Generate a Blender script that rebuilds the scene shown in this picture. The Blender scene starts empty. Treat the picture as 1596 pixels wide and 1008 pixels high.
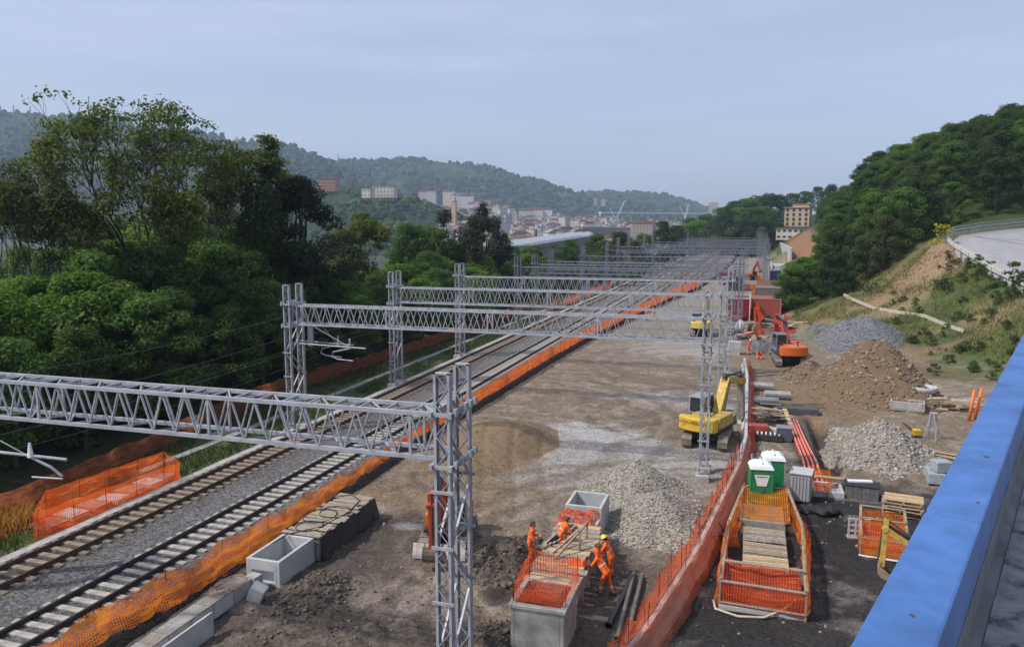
import bpy, bmesh, math, random
import numpy as np
from mathutils import Vector, Matrix
sc = bpy.context.scene
col = sc.collection
R = math.radians
rng = np.random.default_rng(7)
random.seed(5)
# ------------------------------------------------------------------ camera model (a photo pixel -> a point of the site)
F_, CX_, CY_, HC = 1197., 798., 504., 13.1
PT = math.atan(149 / F_)
YW = math.atan(372 * math.cos(PT) / F_)
def ray(px, py):
    a = (px - CX_) / F_; b = (CY_ - py) / F_
    f = math.cos(PT) + b * math.sin(PT); u = -math.sin(PT) + b * math.cos(PT)
    return a * math.cos(YW) - f * math.sin(YW), a * math.sin(YW) + f * math.cos(YW), u, f
def at(px, py, z=-.7):
    X, Y, u, f = ray(px, py); t = (z - HC) / u
    return Vector((X * t, Y * t, z))
def dep(px, py, d):
    X, Y, u, f = ray(px, py); t = d / f
    return Vector((X * t, Y * t, HC + u * t))
cam = bpy.data.cameras.new('camera'); camo = bpy.data.objects.new('camera', cam); col.objects.link(camo)
cam.sensor_width = 36; cam.lens = 36 * F_ / 1596; cam.clip_end = 12000; cam.clip_start = .05
camo.location = (0, 0, HC); camo.rotation_euler = (math.pi / 2 - PT, 0, YW)
sc.camera = camo
# ------------------------------------------------------------------ noise
def _h(ix, iy, s):
    n = (ix * 374761393 + iy * 668265263 + s * 974711) & 0x7fffffff
    n = ((n ^ (n >> 13)) * 1274126177) & 0x7fffffff
    return ((n ^ (n >> 16)) & 0xffff) / 65535.
def vn(x, y, s=0):
    x = np.asarray(x, float); y = np.asarray(y, float)
    ix = np.floor(x).astype(np.int64); iy = np.floor(y).astype(np.int64)
    fx = x - ix; fy = y - iy
    fx = fx * fx * (3 - 2 * fx); fy = fy * fy * (3 - 2 * fy)
    a = _h(ix, iy, s); b = _h(ix + 1, iy, s); c = _h(ix, iy + 1, s); d = _h(ix + 1, iy + 1, s)
    return (a + (b - a) * fx) * (1 - fy) + (c + (d - c) * fx) * fy
def fbm(x, y, s=0, o=4):
    t = 0; a = .5; n = 0
    for i in range(o):
        t = t + a * vn(x * 2 ** i + 17.3 * i, y * 2 ** i - 9.1 * i, s + i); n += a; a *= .5
    return t / n
def sst(a, b, x):
    t = np.clip((np.asarray(x, float) - a) / (b - a), 0, 1)
    return t * t * (3 - 2 * t)
# ------------------------------------------------------------------ materials
MATS = {}
def M(name, c, rough=.8, metal=0., var=.0, scale=4., c2=None, bump=0., bscale=25., vor=False, isl=0., objr=0., coat=0., stretch=None, spec=.5, lo=.35, hi=.65):
    if name in MATS: return MATS[name]
    m = bpy.data.materials.new(name); m.use_nodes = True; MATS[name] = m
    nt = m.node_tree; N = nt.nodes; L = nt.links
    b = N['Principled BSDF']; b.inputs['Roughness'].default_value = rough; b.inputs['Metallic'].default_value = metal
    b.inputs['Specular IOR Level'].default_value = spec
    if coat: b.inputs['Coat Weight'].default_value = coat
    tc = N.new('ShaderNodeTexCoord'); src = tc.outputs['Object']
    if stretch:
        mp = N.new('ShaderNodeMapping'); mp.inputs['Scale'].default_value = stretch; L.new(src, mp.inputs['Vector']); src = mp.outputs['Vector']
    c = tuple(c)
    if c2 is None: c2 = tuple(min(1, v * (1 + var)) for v in c); c1 = tuple(v * (1 - var) for v in c)
    else: c1 = c
    out = None
    if var or c2 != c1:
        no = N.new('ShaderNodeTexNoise'); no.inputs['Scale'].default_value = scale; no.inputs['Detail'].default_value = 6; no.inputs['Roughness'].default_value = .62
        L.new(src, no.inputs['Vector']); f = no.outputs['Fac']
        if vor:
            vo = N.new('ShaderNodeTexVoronoi'); vo.inputs['Scale'].default_value = scale; L.new(src, vo.inputs['Vector'])
            sp = N.new('ShaderNodeSeparateColor'); L.new(vo.outputs['Color'], sp.inputs[0]); f = sp.outputs[0]; lo, hi = 0., 1.
        rp = N.new('ShaderNodeValToRGB'); rp.color_ramp.elements[0].position = lo; rp.color_ramp.elements[1].position = hi
        rp.color_ramp.elements[0].color = (*c1, 1); rp.color_ramp.elements[1].color = (*c2, 1); L.new(f, rp.inputs['Fac']); out = rp.outputs['Color']
    for amt, kind in ((isl, 0), (objr, 1)):
        if not amt: continue
        g = N.new('ShaderNodeNewGeometry' if kind == 0 else 'ShaderNodeObjectInfo')
        r = g.outputs['Random Per Island'] if kind == 0 else g.outputs['Random']
        mr = N.new('ShaderNodeMapRange'); mr.inputs['To Min'].default_value = 1 - amt; mr.inputs['To Max'].default_value = 1 + amt; L.new(r, mr.inputs['Value'])
        vm = N.new('ShaderNodeVectorMath'); vm.operation = 'MULTIPLY'
        if out is None: vm.inputs[0].default_value = c
        else: L.new(out, vm.inputs[0])
        L.new(mr.outputs['Result'], vm.inputs[1]); out = vm.outputs['Vector']
    if out is None: b.inputs['Base Color'].default_value = (*c, 1)
    else: L.new(out, b.inputs['Base Color'])
    if bump:
        n2 = N.new('ShaderNodeTexNoise'); n2.inputs['Scale'].default_value = bscale; n2.inputs['Detail'].default_value = 5; L.new(src, n2.inputs['Vector'])
        bp = N.new('ShaderNodeBump'); bp.inputs['Strength'].default_value = min(1, bump); bp.inputs['Distance'].default_value = .05 if bump <= 1 else .05 * bump
        L.new(n2.outputs['Fac'], bp.inputs['Height']); L.new(bp.outputs['Normal'], b.inputs['Normal'])
    return m
def leafmat(name, ca, cb, objr=.25, trans=.45):
    m = bpy.data.materials.new(name); m.use_nodes = True
    nt = m.node_tree; N = nt.nodes; L = nt.links; b = N['Principled BSDF']; b.inputs['Roughness'].default_value = .62; b.inputs['Specular IOR Level'].default_value = .25
    g = N.new('ShaderNodeNewGeometry'); rp = N.new('ShaderNodeValToRGB')
    rp.color_ramp.elements[0].color = (*ca, 1); rp.color_ramp.elements[1].color = (*cb, 1); L.new(g.outputs['Random Per Island'], rp.inputs['Fac'])
    oi = N.new('ShaderNodeObjectInfo'); mr = N.new('ShaderNodeMapRange'); mr.inputs['To Min'].default_value = 1 - objr; mr.inputs['To Max'].default_value = 1 + objr
    L.new(oi.outputs['Random'], mr.inputs['Value']); vm = N.new('ShaderNodeVectorMath'); vm.operation = 'MULTIPLY'
    L.new(rp.outputs['Color'], vm.inputs[0]); L.new(mr.outputs['Result'], vm.inputs[1]); L.new(vm.outputs['Vector'], b.inputs['Base Color'])
    t = N.new('ShaderNodeBsdfTranslucent'); v2 = N.new('ShaderNodeVectorMath'); v2.operation = 'MULTIPLY'; v2.inputs[1].default_value = (1.3, 1.25, .6)
    L.new(vm.outputs['Vector'], v2.inputs[0]); L.new(v2.outputs['Vector'], t.inputs['Color'])
    mx = N.new('ShaderNodeMixShader'); mx.inputs['Fac'].default_value = trans; L.new(b.outputs[0], mx.inputs[1]); L.new(t.outputs[0], mx.inputs[2])
    L.new(mx.outputs[0], N['Material Output'].inputs['Surface']); MATS[name] = m
    return m
def netmat(name, c, c2, cell=.06, fill=.62, patch=.2):
    m = bpy.data.materials.new(name); m.use_nodes = True
    nt = m.node_tree; N = nt.nodes; L = nt.links; b = N['Principled BSDF']; b.inputs['Roughness'].default_value = .55
    uv = N.new('ShaderNodeTexCoord'); sp = N.new('ShaderNodeSeparateXYZ'); L.new(uv.outputs['UV'], sp.inputs[0])
    def mth(op, a, bb):
        n = N.new('ShaderNodeMath'); n.operation = op
        for i, v in enumerate((a, bb)):
            if v is None: continue
            if isinstance(v, (int, float)): n.inputs[i].default_value = v
            else: L.new(v, n.inputs[i])
        return n.outputs[0]
    th = 1 - math.sqrt(1 - fill)
    g1 = mth('LESS_THAN', mth('FRACT', mth('DIVIDE', sp.outputs['X'], cell), None), th)
    g2 = mth('LESS_THAN', mth('FRACT', mth('DIVIDE', sp.outputs['Y'], cell * .75), None), th)
    g = mth('MAXIMUM', g1, g2)
    no = N.new('ShaderNodeTexNoise'); no.inputs['Scale'].default_value = 1.5; no.inputs['Detail'].default_value = 5; mp = N.new('ShaderNodeMapping'); mp.inputs['Scale'].default_value = (.7, 3.2, 1); L.new(uv.outputs['UV'], mp.inputs['Vector']); L.new(mp.outputs['Vector'], no.inputs['Vector'])
    dense = mth('GREATER_THAN', no.outputs['Fac'], 1 - patch - .22)      # folds where the net lies double
    a = mth('MAXIMUM', g, mth('MULTIPLY', dense, .75))
    rp = N.new('ShaderNodeValToRGB'); rp.color_ramp.elements[0].position = .35; rp.color_ramp.elements[1].position = .65
    rp.color_ramp.elements[0].color = (*c, 1); rp.color_ramp.elements[1].color = (*c2, 1); L.new(no.outputs['Fac'], rp.inputs['Fac']); L.new(rp.outputs['Color'], b.inputs['Base Color'])
    tl = N.new('ShaderNodeBsdfTranslucent'); L.new(rp.outputs['Color'], tl.inputs['Color'])
    m1 = N.new('ShaderNodeMixShader'); m1.inputs['Fac'].default_value = .55; L.new(b.outputs[0], m1.inputs[1]); L.new(tl.outputs[0], m1.inputs[2])
    tr = N.new('ShaderNodeBsdfTransparent'); m2 = N.new('ShaderNodeMixShader'); L.new(a, m2.inputs['Fac']); L.new(tr.outputs[0], m2.inputs[1]); L.new(m1.outputs[0], m2.inputs[2])
    L.new(m2.outputs[0], N['Material Output'].inputs['Surface']); MATS[name] = m
    return m
steel = M('galvanised_steel', (.36, .38, .42), .55, .15, .18, 3., bump=0)
steel_far = M('galvanised_steel_dull', (.19, .21, .25), .55, .3, .15, 2.)
conc = M('concrete', (.36, .35, .33), .85, 0, .22, 2.2, bump=.25, bscale=18)
conc_new = M('precast_concrete', (.43, .44, .44), .8, 0, .14, 1.8, bump=.15, bscale=14)
conc_old = M('weathered_concrete', (.26, .25, .235), .9, 0, .3, 1.6, bump=.3, bscale=12)
wood = M('weathered_wood', (.30, .24, .17), .85, 0, .35, 3., stretch=(1, 6, 6), bump=.2, isl=.3)
wood_new = M('fresh_wood', (.46, .34, .19), .8, 0, .25, 3., stretch=(1, 6, 6), isl=.22)
wood_grey = M('grey_wood', (.27, .235, .20), .9, 0, .35, 3., stretch=(5, 1, 5), isl=.3)
black = M('black_rubber', (.02, .021, .023), .7, 0, .3, 8)
dark = M('dark_metal', (.05, .05, .055), .6, .3, .3, 4)
pipe_blk = M('black_pipe', (.022, .024, .028), .45, 0, .3, 3)
pipe_gry = M('dusty_black_pipe', (.12, .115, .11), .7, 0, .35, 3)
glass = M('tinted_glass', (.02, .028, .03), .08, 0, 0, spec=.8)
yellow = M('yellow_paint', (.62, .40, .035), .45, 0, .2, 3, coat=.1, bump=.05)
yellow2 = M('pale_yellow_paint', (.60, .47, .10), .5, 0, .15, 3)
orange = M('orange_paint', (.62, .13, .015), .4, 0, .15, 3, coat=.2)
red = M('red_paint', (.42, .03, .02), .5, 0, .2, 3)
cabgrey = M('cab_grey', (.20, .21, .22), .5, .1, .15, 3)
muddy = M('muddy_steel', (.24, .20, .165), .75, .1, .3, 4, bump=.4)
bucketst = M('worn_bucket_steel', (.30, .28, .26), .5, .4, .3, 5)
white = M('white_plastic', (.72, .74, .76), .5, 0, .06, 4)
green = M('green_plastic', (.012, .21, .085), .4, 0, .1, 3)
greyplastic = M('grey_plastic', (.30, .31, .33), .55, 0, .12, 3)
rust = M('rusty_rail', (.085, .055, .04), .7, .2, .35, 6)
railtop = M('dark_rail', (.05, .045, .045), .5, .4, .3, 6)
sleeper_m = M('concrete_sleeper', (.36, .335, .30), .9, 0, .25, 5., isl=0)
sleeper_r = M('rust_stained_sleeper', (.235, .185, .14), .9, 0, .35, 5.)
redpipe = M('red_corrugated_pipe', (.60, .10, .055), .5, 0, .12, 3)
orangepipe = M('orange_pipe', (.78, .17, .03), .45, 0, .08, 3)
blue = M('blue_paint', (.056, .145, .37), .5, 0, .22, 5., bump=.06, bscale=60, spec=.45)
ropem = M('pale_hose', (.52, .44, .33), .7, 0, .2, 5)
copper = M('pinkish_cable', (.42, .26, .19), .7, 0, .3, 5)
net_o = netmat('orange_safety_net', (.95, .17, .015), (.95, .33, .03), .10, .58, .24)
net_r = netmat('red_orange_safety_net', (.80, .10, .03), (.86, .17, .045), .10, .52, .20)
net_dull = netmat('faded_safety_net', (.36, .10, .05), (.45, .16, .07), .10, .60, .30)
net_y = netmat('amber_safety_net', (.72, .20, .02), (.85, .36, .03), .10, .55, .2)
net_f = netmat('far_safety_net', (.92, .13, .02), (.95, .26, .035), .10, .80, .25)
net_d = netmat('draped_safety_net', (.95, .24, .10), (.96, .38, .22), .09, .55, .10)
# ------------------------------------------------------------------ mesh builder
class MB:
    def __init__(s): s.v = []; s.f = []; s.uv = None
    def add(s, vs, fs):
        o = len(s.v); s.v += [tuple(v) for v in vs]; s.f += [tuple(i + o for i in f) for f in fs]; return s
    def box(s, c, d, rz=0, m=None):
        x, y, z = d[0] / 2, d[1] / 2, d[2] / 2
        vs = [Vector((a, b, e)) for a in (-x, x) for b in (-y, y) for e in (-z, z)]
        if rz: q = Matrix.Rotation(rz, 3, 'Z'); vs = [q @ v for v in vs]
        if m is not None: vs = [m @ v for v in vs]
        c = Vector(c)
        return s.add([v + c for v in vs], [(0, 1, 3, 2), (4, 6, 7, 5), (0, 4, 5, 1), (2, 3, 7, 6), (0, 2, 6, 4), (1, 5, 7, 3)])
    def bar(s, a, b, w, h=None, up=(0, 0, 1)):
        a, b = Vector(a), Vector(b); d = (b - a); L = d.length
        if L < 1e-6: return s
        d /= L; up = Vector(up)
        if abs(d.dot(up)) > .98: up = Vector((0, 1, 0)) if abs(d.y) < .9 else Vector((1, 0, 0))
        x = d.cross(up).normalized(); y = x.cross(d); h = h or w
        vs = [p + x * i * w / 2 + y * j * h / 2 for p in (a, b) for i, j in ((-1, -1), (1, -1), (1, 1), (-1, 1))]
        return s.add(vs, [(3, 2, 1, 0), (4, 5, 6, 7), (0, 1, 5, 4), (1, 2, 6, 5), (2, 3, 7, 6), (3, 0, 4, 7)])
    def tube(s, pts, r, n=8, caps=True):
        pts = [Vector(p) for p in pts]; rs = r if isinstance(r, (list, tuple)) else [r] * len(pts)
        o = len(s.v); px = None
        for i, p in enumerate(pts):
            d = (pts[min(i + 1, len(pts) - 1)] - pts[max(i - 1, 0)]).normalized()
            if px is None:
                px = d.orthogonal().normalized()
            px = (px - d * px.dot(d)); px = px.normalized() if px.length > 1e-5 else d.orthogonal().normalized()
            py = d.cross(px)
            for k in range(n):
                a = 2 * math.pi * k / n; s.v.append(tuple(p + (px * math.cos(a) + py * math.sin(a)) * rs[i]))
        for i in range(len(pts) - 1):
            for k in range(n):
                k2 = (k + 1) % n; s.f.append((o + i * n + k, o + i * n + k2, o + (i + 1) * n + k2, o + (i + 1) * n + k))
        if caps:
            s.f.append(tuple(o + k for k in range(n - 1, -1, -1))); e = o + (len(pts) - 1) * n; s.f.append(tuple(e + k for k in range(n)))
        return s
    def prism(s, poly, a, b, axis='x'):
        def P(u, v, w):
            return (w, u, v) if axis == 'x' else ((u, w, v) if axis == 'y' else (u, v, w))
        n = len(poly); vs = [P(u, v, a) for u, v in poly] + [P(u, v, b) for u, v in poly]
        return s.add(vs, [tuple(range(n - 1, -1, -1)), tuple(range(n, 2 * n))] + [(i, (i + 1) % n, n + (i + 1) % n, n + i) for i in range(n)])
    def grid(s, P):
        o = len(s.v); nr, nc = len(P), len(P[0])
        for row in P: s.v += [tuple(p) for p in row]
        for i in range(nr - 1):
            for j in range(nc - 1): s.f.append((o + i * nc + j, o + i * nc + j + 1, o + (i + 1) * nc + j + 1, o + (i + 1) * nc + j))
        return s
    def lathe(s, c, prof, n=20, rot=None):
        c = Vector(c); P = []
        for r, z in prof:
            row = []
            for k in range(n + 1):
                a = 2 * math.pi * k / n; v = Vector((r * math.cos(a), r * math.sin(a), z)); row.append(c + (rot @ v if rot else v))
            P.append(row)
        return s.grid(P)
    def xf(s, m):
        s.v = [tuple(m @ Vector(v)) for v in s.v]; return s
    def build(s, name, mat, parent=None, smooth=False, bev=0, world=False, recalc=True):
        me = bpy.data.meshes.new(name); vs = s.v
        o = bpy.data.objects.new(name, me); col.objects.link(o)
        if parent is not None:
            o.parent = parent
            if world:
                q = parent.matrix_basis.inverted() if parent.parent is None else (parent.parent.matrix_basis @ parent.matrix_basis).inverted()
                vs = [tuple(q @ Vector(v)) for v in vs]
        me.from_pydata(vs, [], s.f)
        if recalc and len(s.f) < 60000:
            bm = bmesh.new(); bm.from_mesh(me); bmesh.ops.recalc_face_normals(bm, faces=bm.faces); bm.to_mesh(me); bm.free()
        if s.uv is not None:
            ul = me.uv_layers.new(name='UVMap'); a = np.zeros(len(me.loops), np.int32); me.loops.foreach_get('vertex_index', a)
            ul.data.foreach_set('uv', np.asarray(s.uv, np.float32)[a].ravel())
        if smooth: me.polygons.foreach_set('use_smooth', [True] * len(me.polygons))
        if mat: me.materials.append(mat)
        if bev:
            b = o.modifiers.new('edge', 'BEVEL'); b.width = bev; b.segments = 2; b.limit_method = 'ANGLE'
        return o
def npmesh(name, V, Fq, mat, parent=None, smooth=False):
    me = bpy.data.meshes.new(name); V = np.asarray(V, np.float32); Fq = np.asarray(Fq, np.int32); k = Fq.shape[1]
    me.vertices.add(len(V)); me.vertices.foreach_set('co', V.ravel())
    me.loops.add(Fq.size); me.loops.foreach_set('vertex_index', Fq.ravel())
    me.polygons.add(len(Fq)); me.polygons.foreach_set('loop_start', np.arange(len(Fq), dtype=np.int32) * k)
    me.update(calc_edges=True); me.validate()
    if smooth: me.polygons.foreach_set('use_smooth', [True] * len(me.polygons))
    if mat: me.materials.append(mat)
    o = bpy.data.objects.new(name, me); col.objects.link(o)
    if parent is not None: o.parent = parent
    return o
def tag(o, label=None, cat=None, group=None, kind=None):
    for k, v in (('label', label), ('category', cat), ('group', group), ('kind', kind)):
        if v: o[k] = v
    return o
def thing(name, label, cat, loc=(0, 0, 0), rz=0, group=None):
    o = bpy.data.objects.new(name, None); col.objects.link(o); o.empty_display_size = .2
    o.location = loc; o.rotation_euler = (0, 0, rz)
    o.matrix_basis = Matrix.Translation(Vector(loc)) @ Matrix.Rotation(rz, 4, 'Z')
    return tag(o, label, cat, group)
def kids(o): return [c for c in bpy.data.objects if c.parent == o]
def dup(root, loc, rz=0, label=None, group=None, scale=None, ch=None):
    r = root.copy(); col.objects.link(r); r.location = loc; r.rotation_euler = (0, 0, rz)
    if scale is not None: r.scale = scale if isinstance(scale, (tuple, list)) else (scale,) * 3
    if label: r['label'] = label
    if group: r['group'] = group
    for c in (ch if ch is not None else kids(root)):
        d = c.copy(); col.objects.link(d); d.parent = r
        for g in (kids(c) if ch is None else []):
            e = g.copy(); col.objects.link(e); e.parent = d
    return r
# ------------------------------------------------------------------ terrain
CP = []
def cp(px, py, d, dz=0): p = dep(px, py, d); CP.append((p.x, p.y, p.z + dz))
for y in (0, 20, 35, 50, 62, 75, 90, 105, 120, 140, 170, 200, 250, 320, 400, 520): CP.append((1.5, y, -.7))
for x in (5, 9, 13, 18): 
    for y in (15, 30, 45, 58): CP.append((x, y, -.7))
for q in ((4, 70), (7, 66), (12, 70), (3, 90), (3, 105), (3.5, 120), (16, 69), (4, 140), (4.5, 160), (5, 190), (6, 230), (8, 280), (11, 340), (12.6, 300), (12.6, 350), (12.6, 400), (12.8, 284), (12, 260), (11, 235), (9.5, 205), (7.5, 175)): CP.append((*q, -.7))
for x, y, z in ((16, 284, 3.5), (15.2, 310, 5.4), (15.2, 350, 5.6), (15.2, 395, 5.8), (25, 40, 0), (25, 60, .5), (32, 20, 3), (32, 45, 3.5), (40, 60, 6), (30, -10, 2), (60, 0, 10), (60, 40, 11)): CP.append((x, y, z))
for a in ((1320, 465, 122), (1345, 512, 88), (1500, 520, 81), (1410, 490, 92), (1315, 462, 108), (1250, 470, 122), (1450, 420, 100), (1400, 432, 107), (1360, 450, 108), (1540, 480, 83), (1596, 505, 76),
          (1466, 384, 101), (1512, 415, 92), (1590, 466, 79), (1560, 555, 74), (1480, 555, 77)):
    cp(*a)
for px, d, z in ((1596, 125, 19), (1596, 150, 27.5), (1596, 180, 33), (1750, 150, 36), (1500, 128, 16), (1500, 150, 23), (1500, 185, 28), (1400, 118, 9), (1400, 140, 15.5), (1400, 165, 21.5), (1400, 200, 26), (1320, 130, 6.5), (1330, 150, 11), (1330, 175, 16), (1320, 215, 20),
                 (1290, 155, 7.5), (1290, 195, 12), (1250, 140, 1.5), (1255, 175, .6), (1245, 225, .2), (1235, 200, -.5), (1290, 200, 6), (1240, 300, 5.2), (1272, 300, 11), (1238, 350, 7), (1250, 375, 12.5), (1240, 430, 15), (1180, 450, 13.5), (1230, 470, 17), (1130, 470, 12.5), (1150, 520, 12), (1180, 330, -.7), (1215, 330, -.7), (1300, 320, 22), (1450, 260, 34)):
    p = dep(px, 355, d); CP.append((p.x, p.y, z))
rp = [dep(1700, 478, 76), dep(1640, 464, 79), dep(1596, 452, 82), dep(1545, 428, 89), dep(1510, 405, 95), dep(1486, 390, 100), dep(1474, 379, 104), dep(1486, 371, 107), dep(1530, 364, 109), dep(1596, 357, 112), dep(1660, 354, 114), dep(1740, 352, 116)]
rcen = dep(1640, 400, 96)
for q in rp[1:]:
    for s_ in (.35, .7, .93): e_ = rcen.lerp(q, s_); CP.append((e_.x, e_.y, e_.z - (.25 if s_ > .9 else .9)))
CP.append((rcen.x, rcen.y, rcen.z - .9))
CP = np.array(CP)
_d = np.sqrt(((CP[:, None, :2] - CP[None, :, :2]) ** 2).sum(-1) + 4.)
_A = np.block([[_d, np.c_[np.ones(len(CP)), CP[:, :2] / 50]], [np.r_[[np.ones(len(CP))], CP[:, :2].T / 50], np.zeros((3, 3))]])
_W = np.linalg.solve(_A + np.eye(len(_A)) * 1e-9, np.r_[CP[:, 2], 0, 0, 0])
def rbf(X, Y):
    X = np.asarray(X, float); sh = X.shape; x = X.ravel(); y = np.asarray(Y, float).ravel(); o = np.zeros(len(x))
    for i in range(0, len(x), 20000):
        a, b = x[i:i + 20000], y[i:i + 20000]
        o[i:i + 20000] = np.sqrt((a[:, None] - CP[:, 0]) ** 2 + (b[:, None] - CP[:, 1]) ** 2 + 4.) @ _W[:len(CP)] + _W[-3] + (_W[-2] * a + _W[-1] * b) / 50
    return o.reshape(sh)
FX = [(-19.6, 0), (-19.6, 40), (-19.9, 46), (-19.4, 60), (-19.2, 75), (-18.6, 92), (-17.8, 103), (-16.2, 123), (-14.5, 146), (-10.7, 180), (-8, 230), (-6, 330), (-6, 900)]
def fxr(Y): return np.interp(Y, [q[1] for q in FX], [q[0] for q in FX])
def Hn(X, Y, fine=False):
    X = np.asarray(X, float); Y = np.asarray(Y, float)
    z = np.full(X.shape, -.7)
    z = z + .45 * sst(-28.2, -29.2, X)
    z = z + np.clip((-35 - X), 0, 22) * .035 - 9 * sst(-60, -115, X) 
    z = z - 7 * sst(140, 320, Y) * sst(-36, -70, X)
    far = sst(380, 620, Y); z = z * (1 - far) + far * (-12 + .03 * np.clip(Y - 650, 0, 1700))
    w = sst(2, 5, X) * (1 - sst(480, 700, Y)) * sst(-60, -20, Y)
    if np.any(w > 0):
        i = w > 0; r = np.zeros(X.shape); r[i] = rbf(X[i], Y[i])
        r = np.where(X > 130, np.minimum(r, 45), r)
        z = z * (1 - w) + np.clip(r, -1.2, 60) * w
    # sand mound, bank of spoil, trench for the ducts
    z = z + .55 * np.exp(-(((X + 15.3) / 3.1) ** 2 + ((Y - 45.5) / 5.2) ** 2) ** 2)
    z = z - .9 * np.exp(-((X - 5.0 - .0 * Y) / .55) ** 4) * sst(45, 47, Y) * (1 - sst(58, 60, Y))
    if fine:
        work = sst(-20, -18, X) * (1 - sst(60, 95, Y))
        hill = np.clip((z - .2) / 3, 0, 1) * sst(3, 6, X)
        rough = np.clip(.25 + .9 * np.exp(-(((X + 12.5) / 5.5) ** 2 + ((Y - 21.5) / 5.) ** 2)) + .6 * np.exp(-(((X + 9) / 2) ** 2 + ((Y - 28.5) / 3) ** 2)) + .5 * np.exp(-(((X - 8) / 4) ** 2 + ((Y - 66) / 6) ** 2)) + .4 * np.exp(-(((X + 17) / 1.6) ** 2 + ((Y - 25) / 4) ** 2)), 0, 1.2)
        z = z + (fbm(X * .6, Y * .6, 3) - .5) * .3 * work + (fbm(X * 2.6, Y * 2.6, 5, 3) - .5) * .42 * work * rough
        z = z + (fbm(X * .35, Y * .35, 9) - .5) * 1.1 * hill + (fbm(X * 1.5, Y * 1.5, 11, 3) - .5) * .5 * hill
        # wheel ruts curving through the yard
        t = X + 12 - 2.2 * np.sin((Y - 20) * .16)
        for k in (-1.9, -.1, 1.7): z = z - .09 * np.exp(-((t - k) / .22) ** 2) * work * (1 - sst(40, 60, Y))
    return z
def gz(x, y, fine=True): return float(Hn(np.array([x]), np.array([y]), fine)[0])
def axis(a, b, step, lo, hi, g=1.13):
    c = list(np.arange(a, b + 1e-6, step)); s = step; x = b
    while x < hi: s *= g; x += s; c.append(min(x, hi))
    s = step; x = a; l = []
    while x > lo: s *= g; x -= s; l.append(max(x, lo))
    return np.array(l[::-1] + c)
xs = axis(-20.5, 15, .17, -6000, 6000); ys = axis(16, 80, .2, -80, 7000, 1.06)
GX, GY = np.meshgrid(xs, ys); GZ = Hn(GX, GY, True)
def blob(C, c, cx, cy, rx, ry, a=1, ns=.9, sd=0, rz=0, hard=.35):
    dx, dy = GX - cx, GY - cy
    if rz: dx, dy = dx * math.cos(rz) + dy * math.sin(rz), -dx * math.sin(rz) + dy * math.cos(rz)
    q = np.sqrt((dx / rx) ** 2 + (dy / ry) ** 2) + (fbm(GX * .8, GY * .8, 40 + sd) - .5) * ns
    w = (a * (1 - sst(1 - hard, 1 + hard * .4, q)))[..., None]
    return C * (1 - w) + np.array(c) * w
n1 = fbm(GX * .25, GY * .25, 21); n2 = fbm(GX * 1.3, GY * 1.3, 22); n3 = fbm(GX * 4, GY * 4, 23, 2)
C = np.zeros(GX.shape + (3,)); dirt = np.array((.185, .146, .106))
C[:] = dirt; C *= (.72 + .56 * n1)[..., None]
lt = (sst(.5, .66, n2) * .55)[..., None] ; C = C * (1 - lt) + np.array((.30, .265, .225)) * lt
C = blob(C, (.31, .295, .28), -9, 47, 8, 5, .85, 1.3, 1)
C = blob(C, (.38, .37, .37), -11.5, 51, 2.6, 1.5, .85, 1.2, 2); C = blob(C, (.36, .345, .335), -8.5, 49.5, 2.0, 2.4, .8, 1.3, 34); C = blob(C, (.34, .33, .32), -5, 62, 6, 3, .5, 1.4, 35); C = blob(C, (.35, .34, .33), -6.5, 90, 7, 7, .6, 1.2, 36)
C = blob(C, (.33, .31, .29), -3.2, 45.5, 4.5, 3, .8, 1.2, 3)
C = blob(C, (.29, .26, .23), -8.5, 40.5, 7, 2.6, .7, 1.3, 4)
C = blob(C, (.185, .125, .07), -15.2, 44, 3.9, 6.8, .92, .5, 5)
C = blob(C, (.19, .135, .08), -15, 36.5, 4, 4, .75, .8, 6)
C = blob(C, (.082, .066, .054), -12.5, 20.5, 7.5, 4.2, .85, 1.2, 7)
C = blob(C, (.062, .05, .043), -15.2, 27.5, 3.2, 6.2, .85, .9, 8)
C = blob(C, (.04, .035, .03), -8.4, 28.2, 1.5, 2.6, .9, .7, 9)
C = blob(C, (.21, .17, .15), -12, 25.2, 2.6, 1.4, .7, 1.2, 10)
C = blob(C, (.075, .06, .05), -4.2, 26.5, 2.2, 6, .75, .8, 11)
C = blob(C, (.25, .24, .25), -14.7, 31.4, .8, .5, .8, .8, 30)
for tcx, tcy, tr_, tw, ta in ((-14, 62, 9, .5, .22), (-14, 62, 11.2, .5, .22), (-4, 58, 6, .45, .2), (-4, 58, 8.1, .45, .2), (-20, 52, 14, .5, .25), (-20, 52, 16.2, .5, .25), (4, 30, 15.5, .4, .3), (4, 30, 17.4, .4, .3), (-24, 28, 10.5, .4, .35), (-24, 28, 12.3, .4, .35), (-3, 80, 11, .6, .2), (-3, 80, 13, .6, .2)):
    dd_ = np.hypot(GX - tcx, GY - tcy) - tr_ + (n1 - .5) * 3; w_ = (1.7 * ta * np.exp(-(dd_ / tw) ** 4) * (.4 + n2) * sst(-19, -17.5, GX) * (1 - sst(-1, 0, GX)))[..., None]; C = C * (1 - w_) + np.array((.095, .075, .058)) * w_
    w_ = (ta * .7 * np.exp(-((dd_ - tw * 1.6) / (tw * .5)) ** 2) * (.3 + n2) * sst(-19, -17.5, GX) * (1 - sst(-1, 0, GX)))[..., None]; C = C * (1 - w_) + np.array((.30, .26, .21)) * w_
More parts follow.
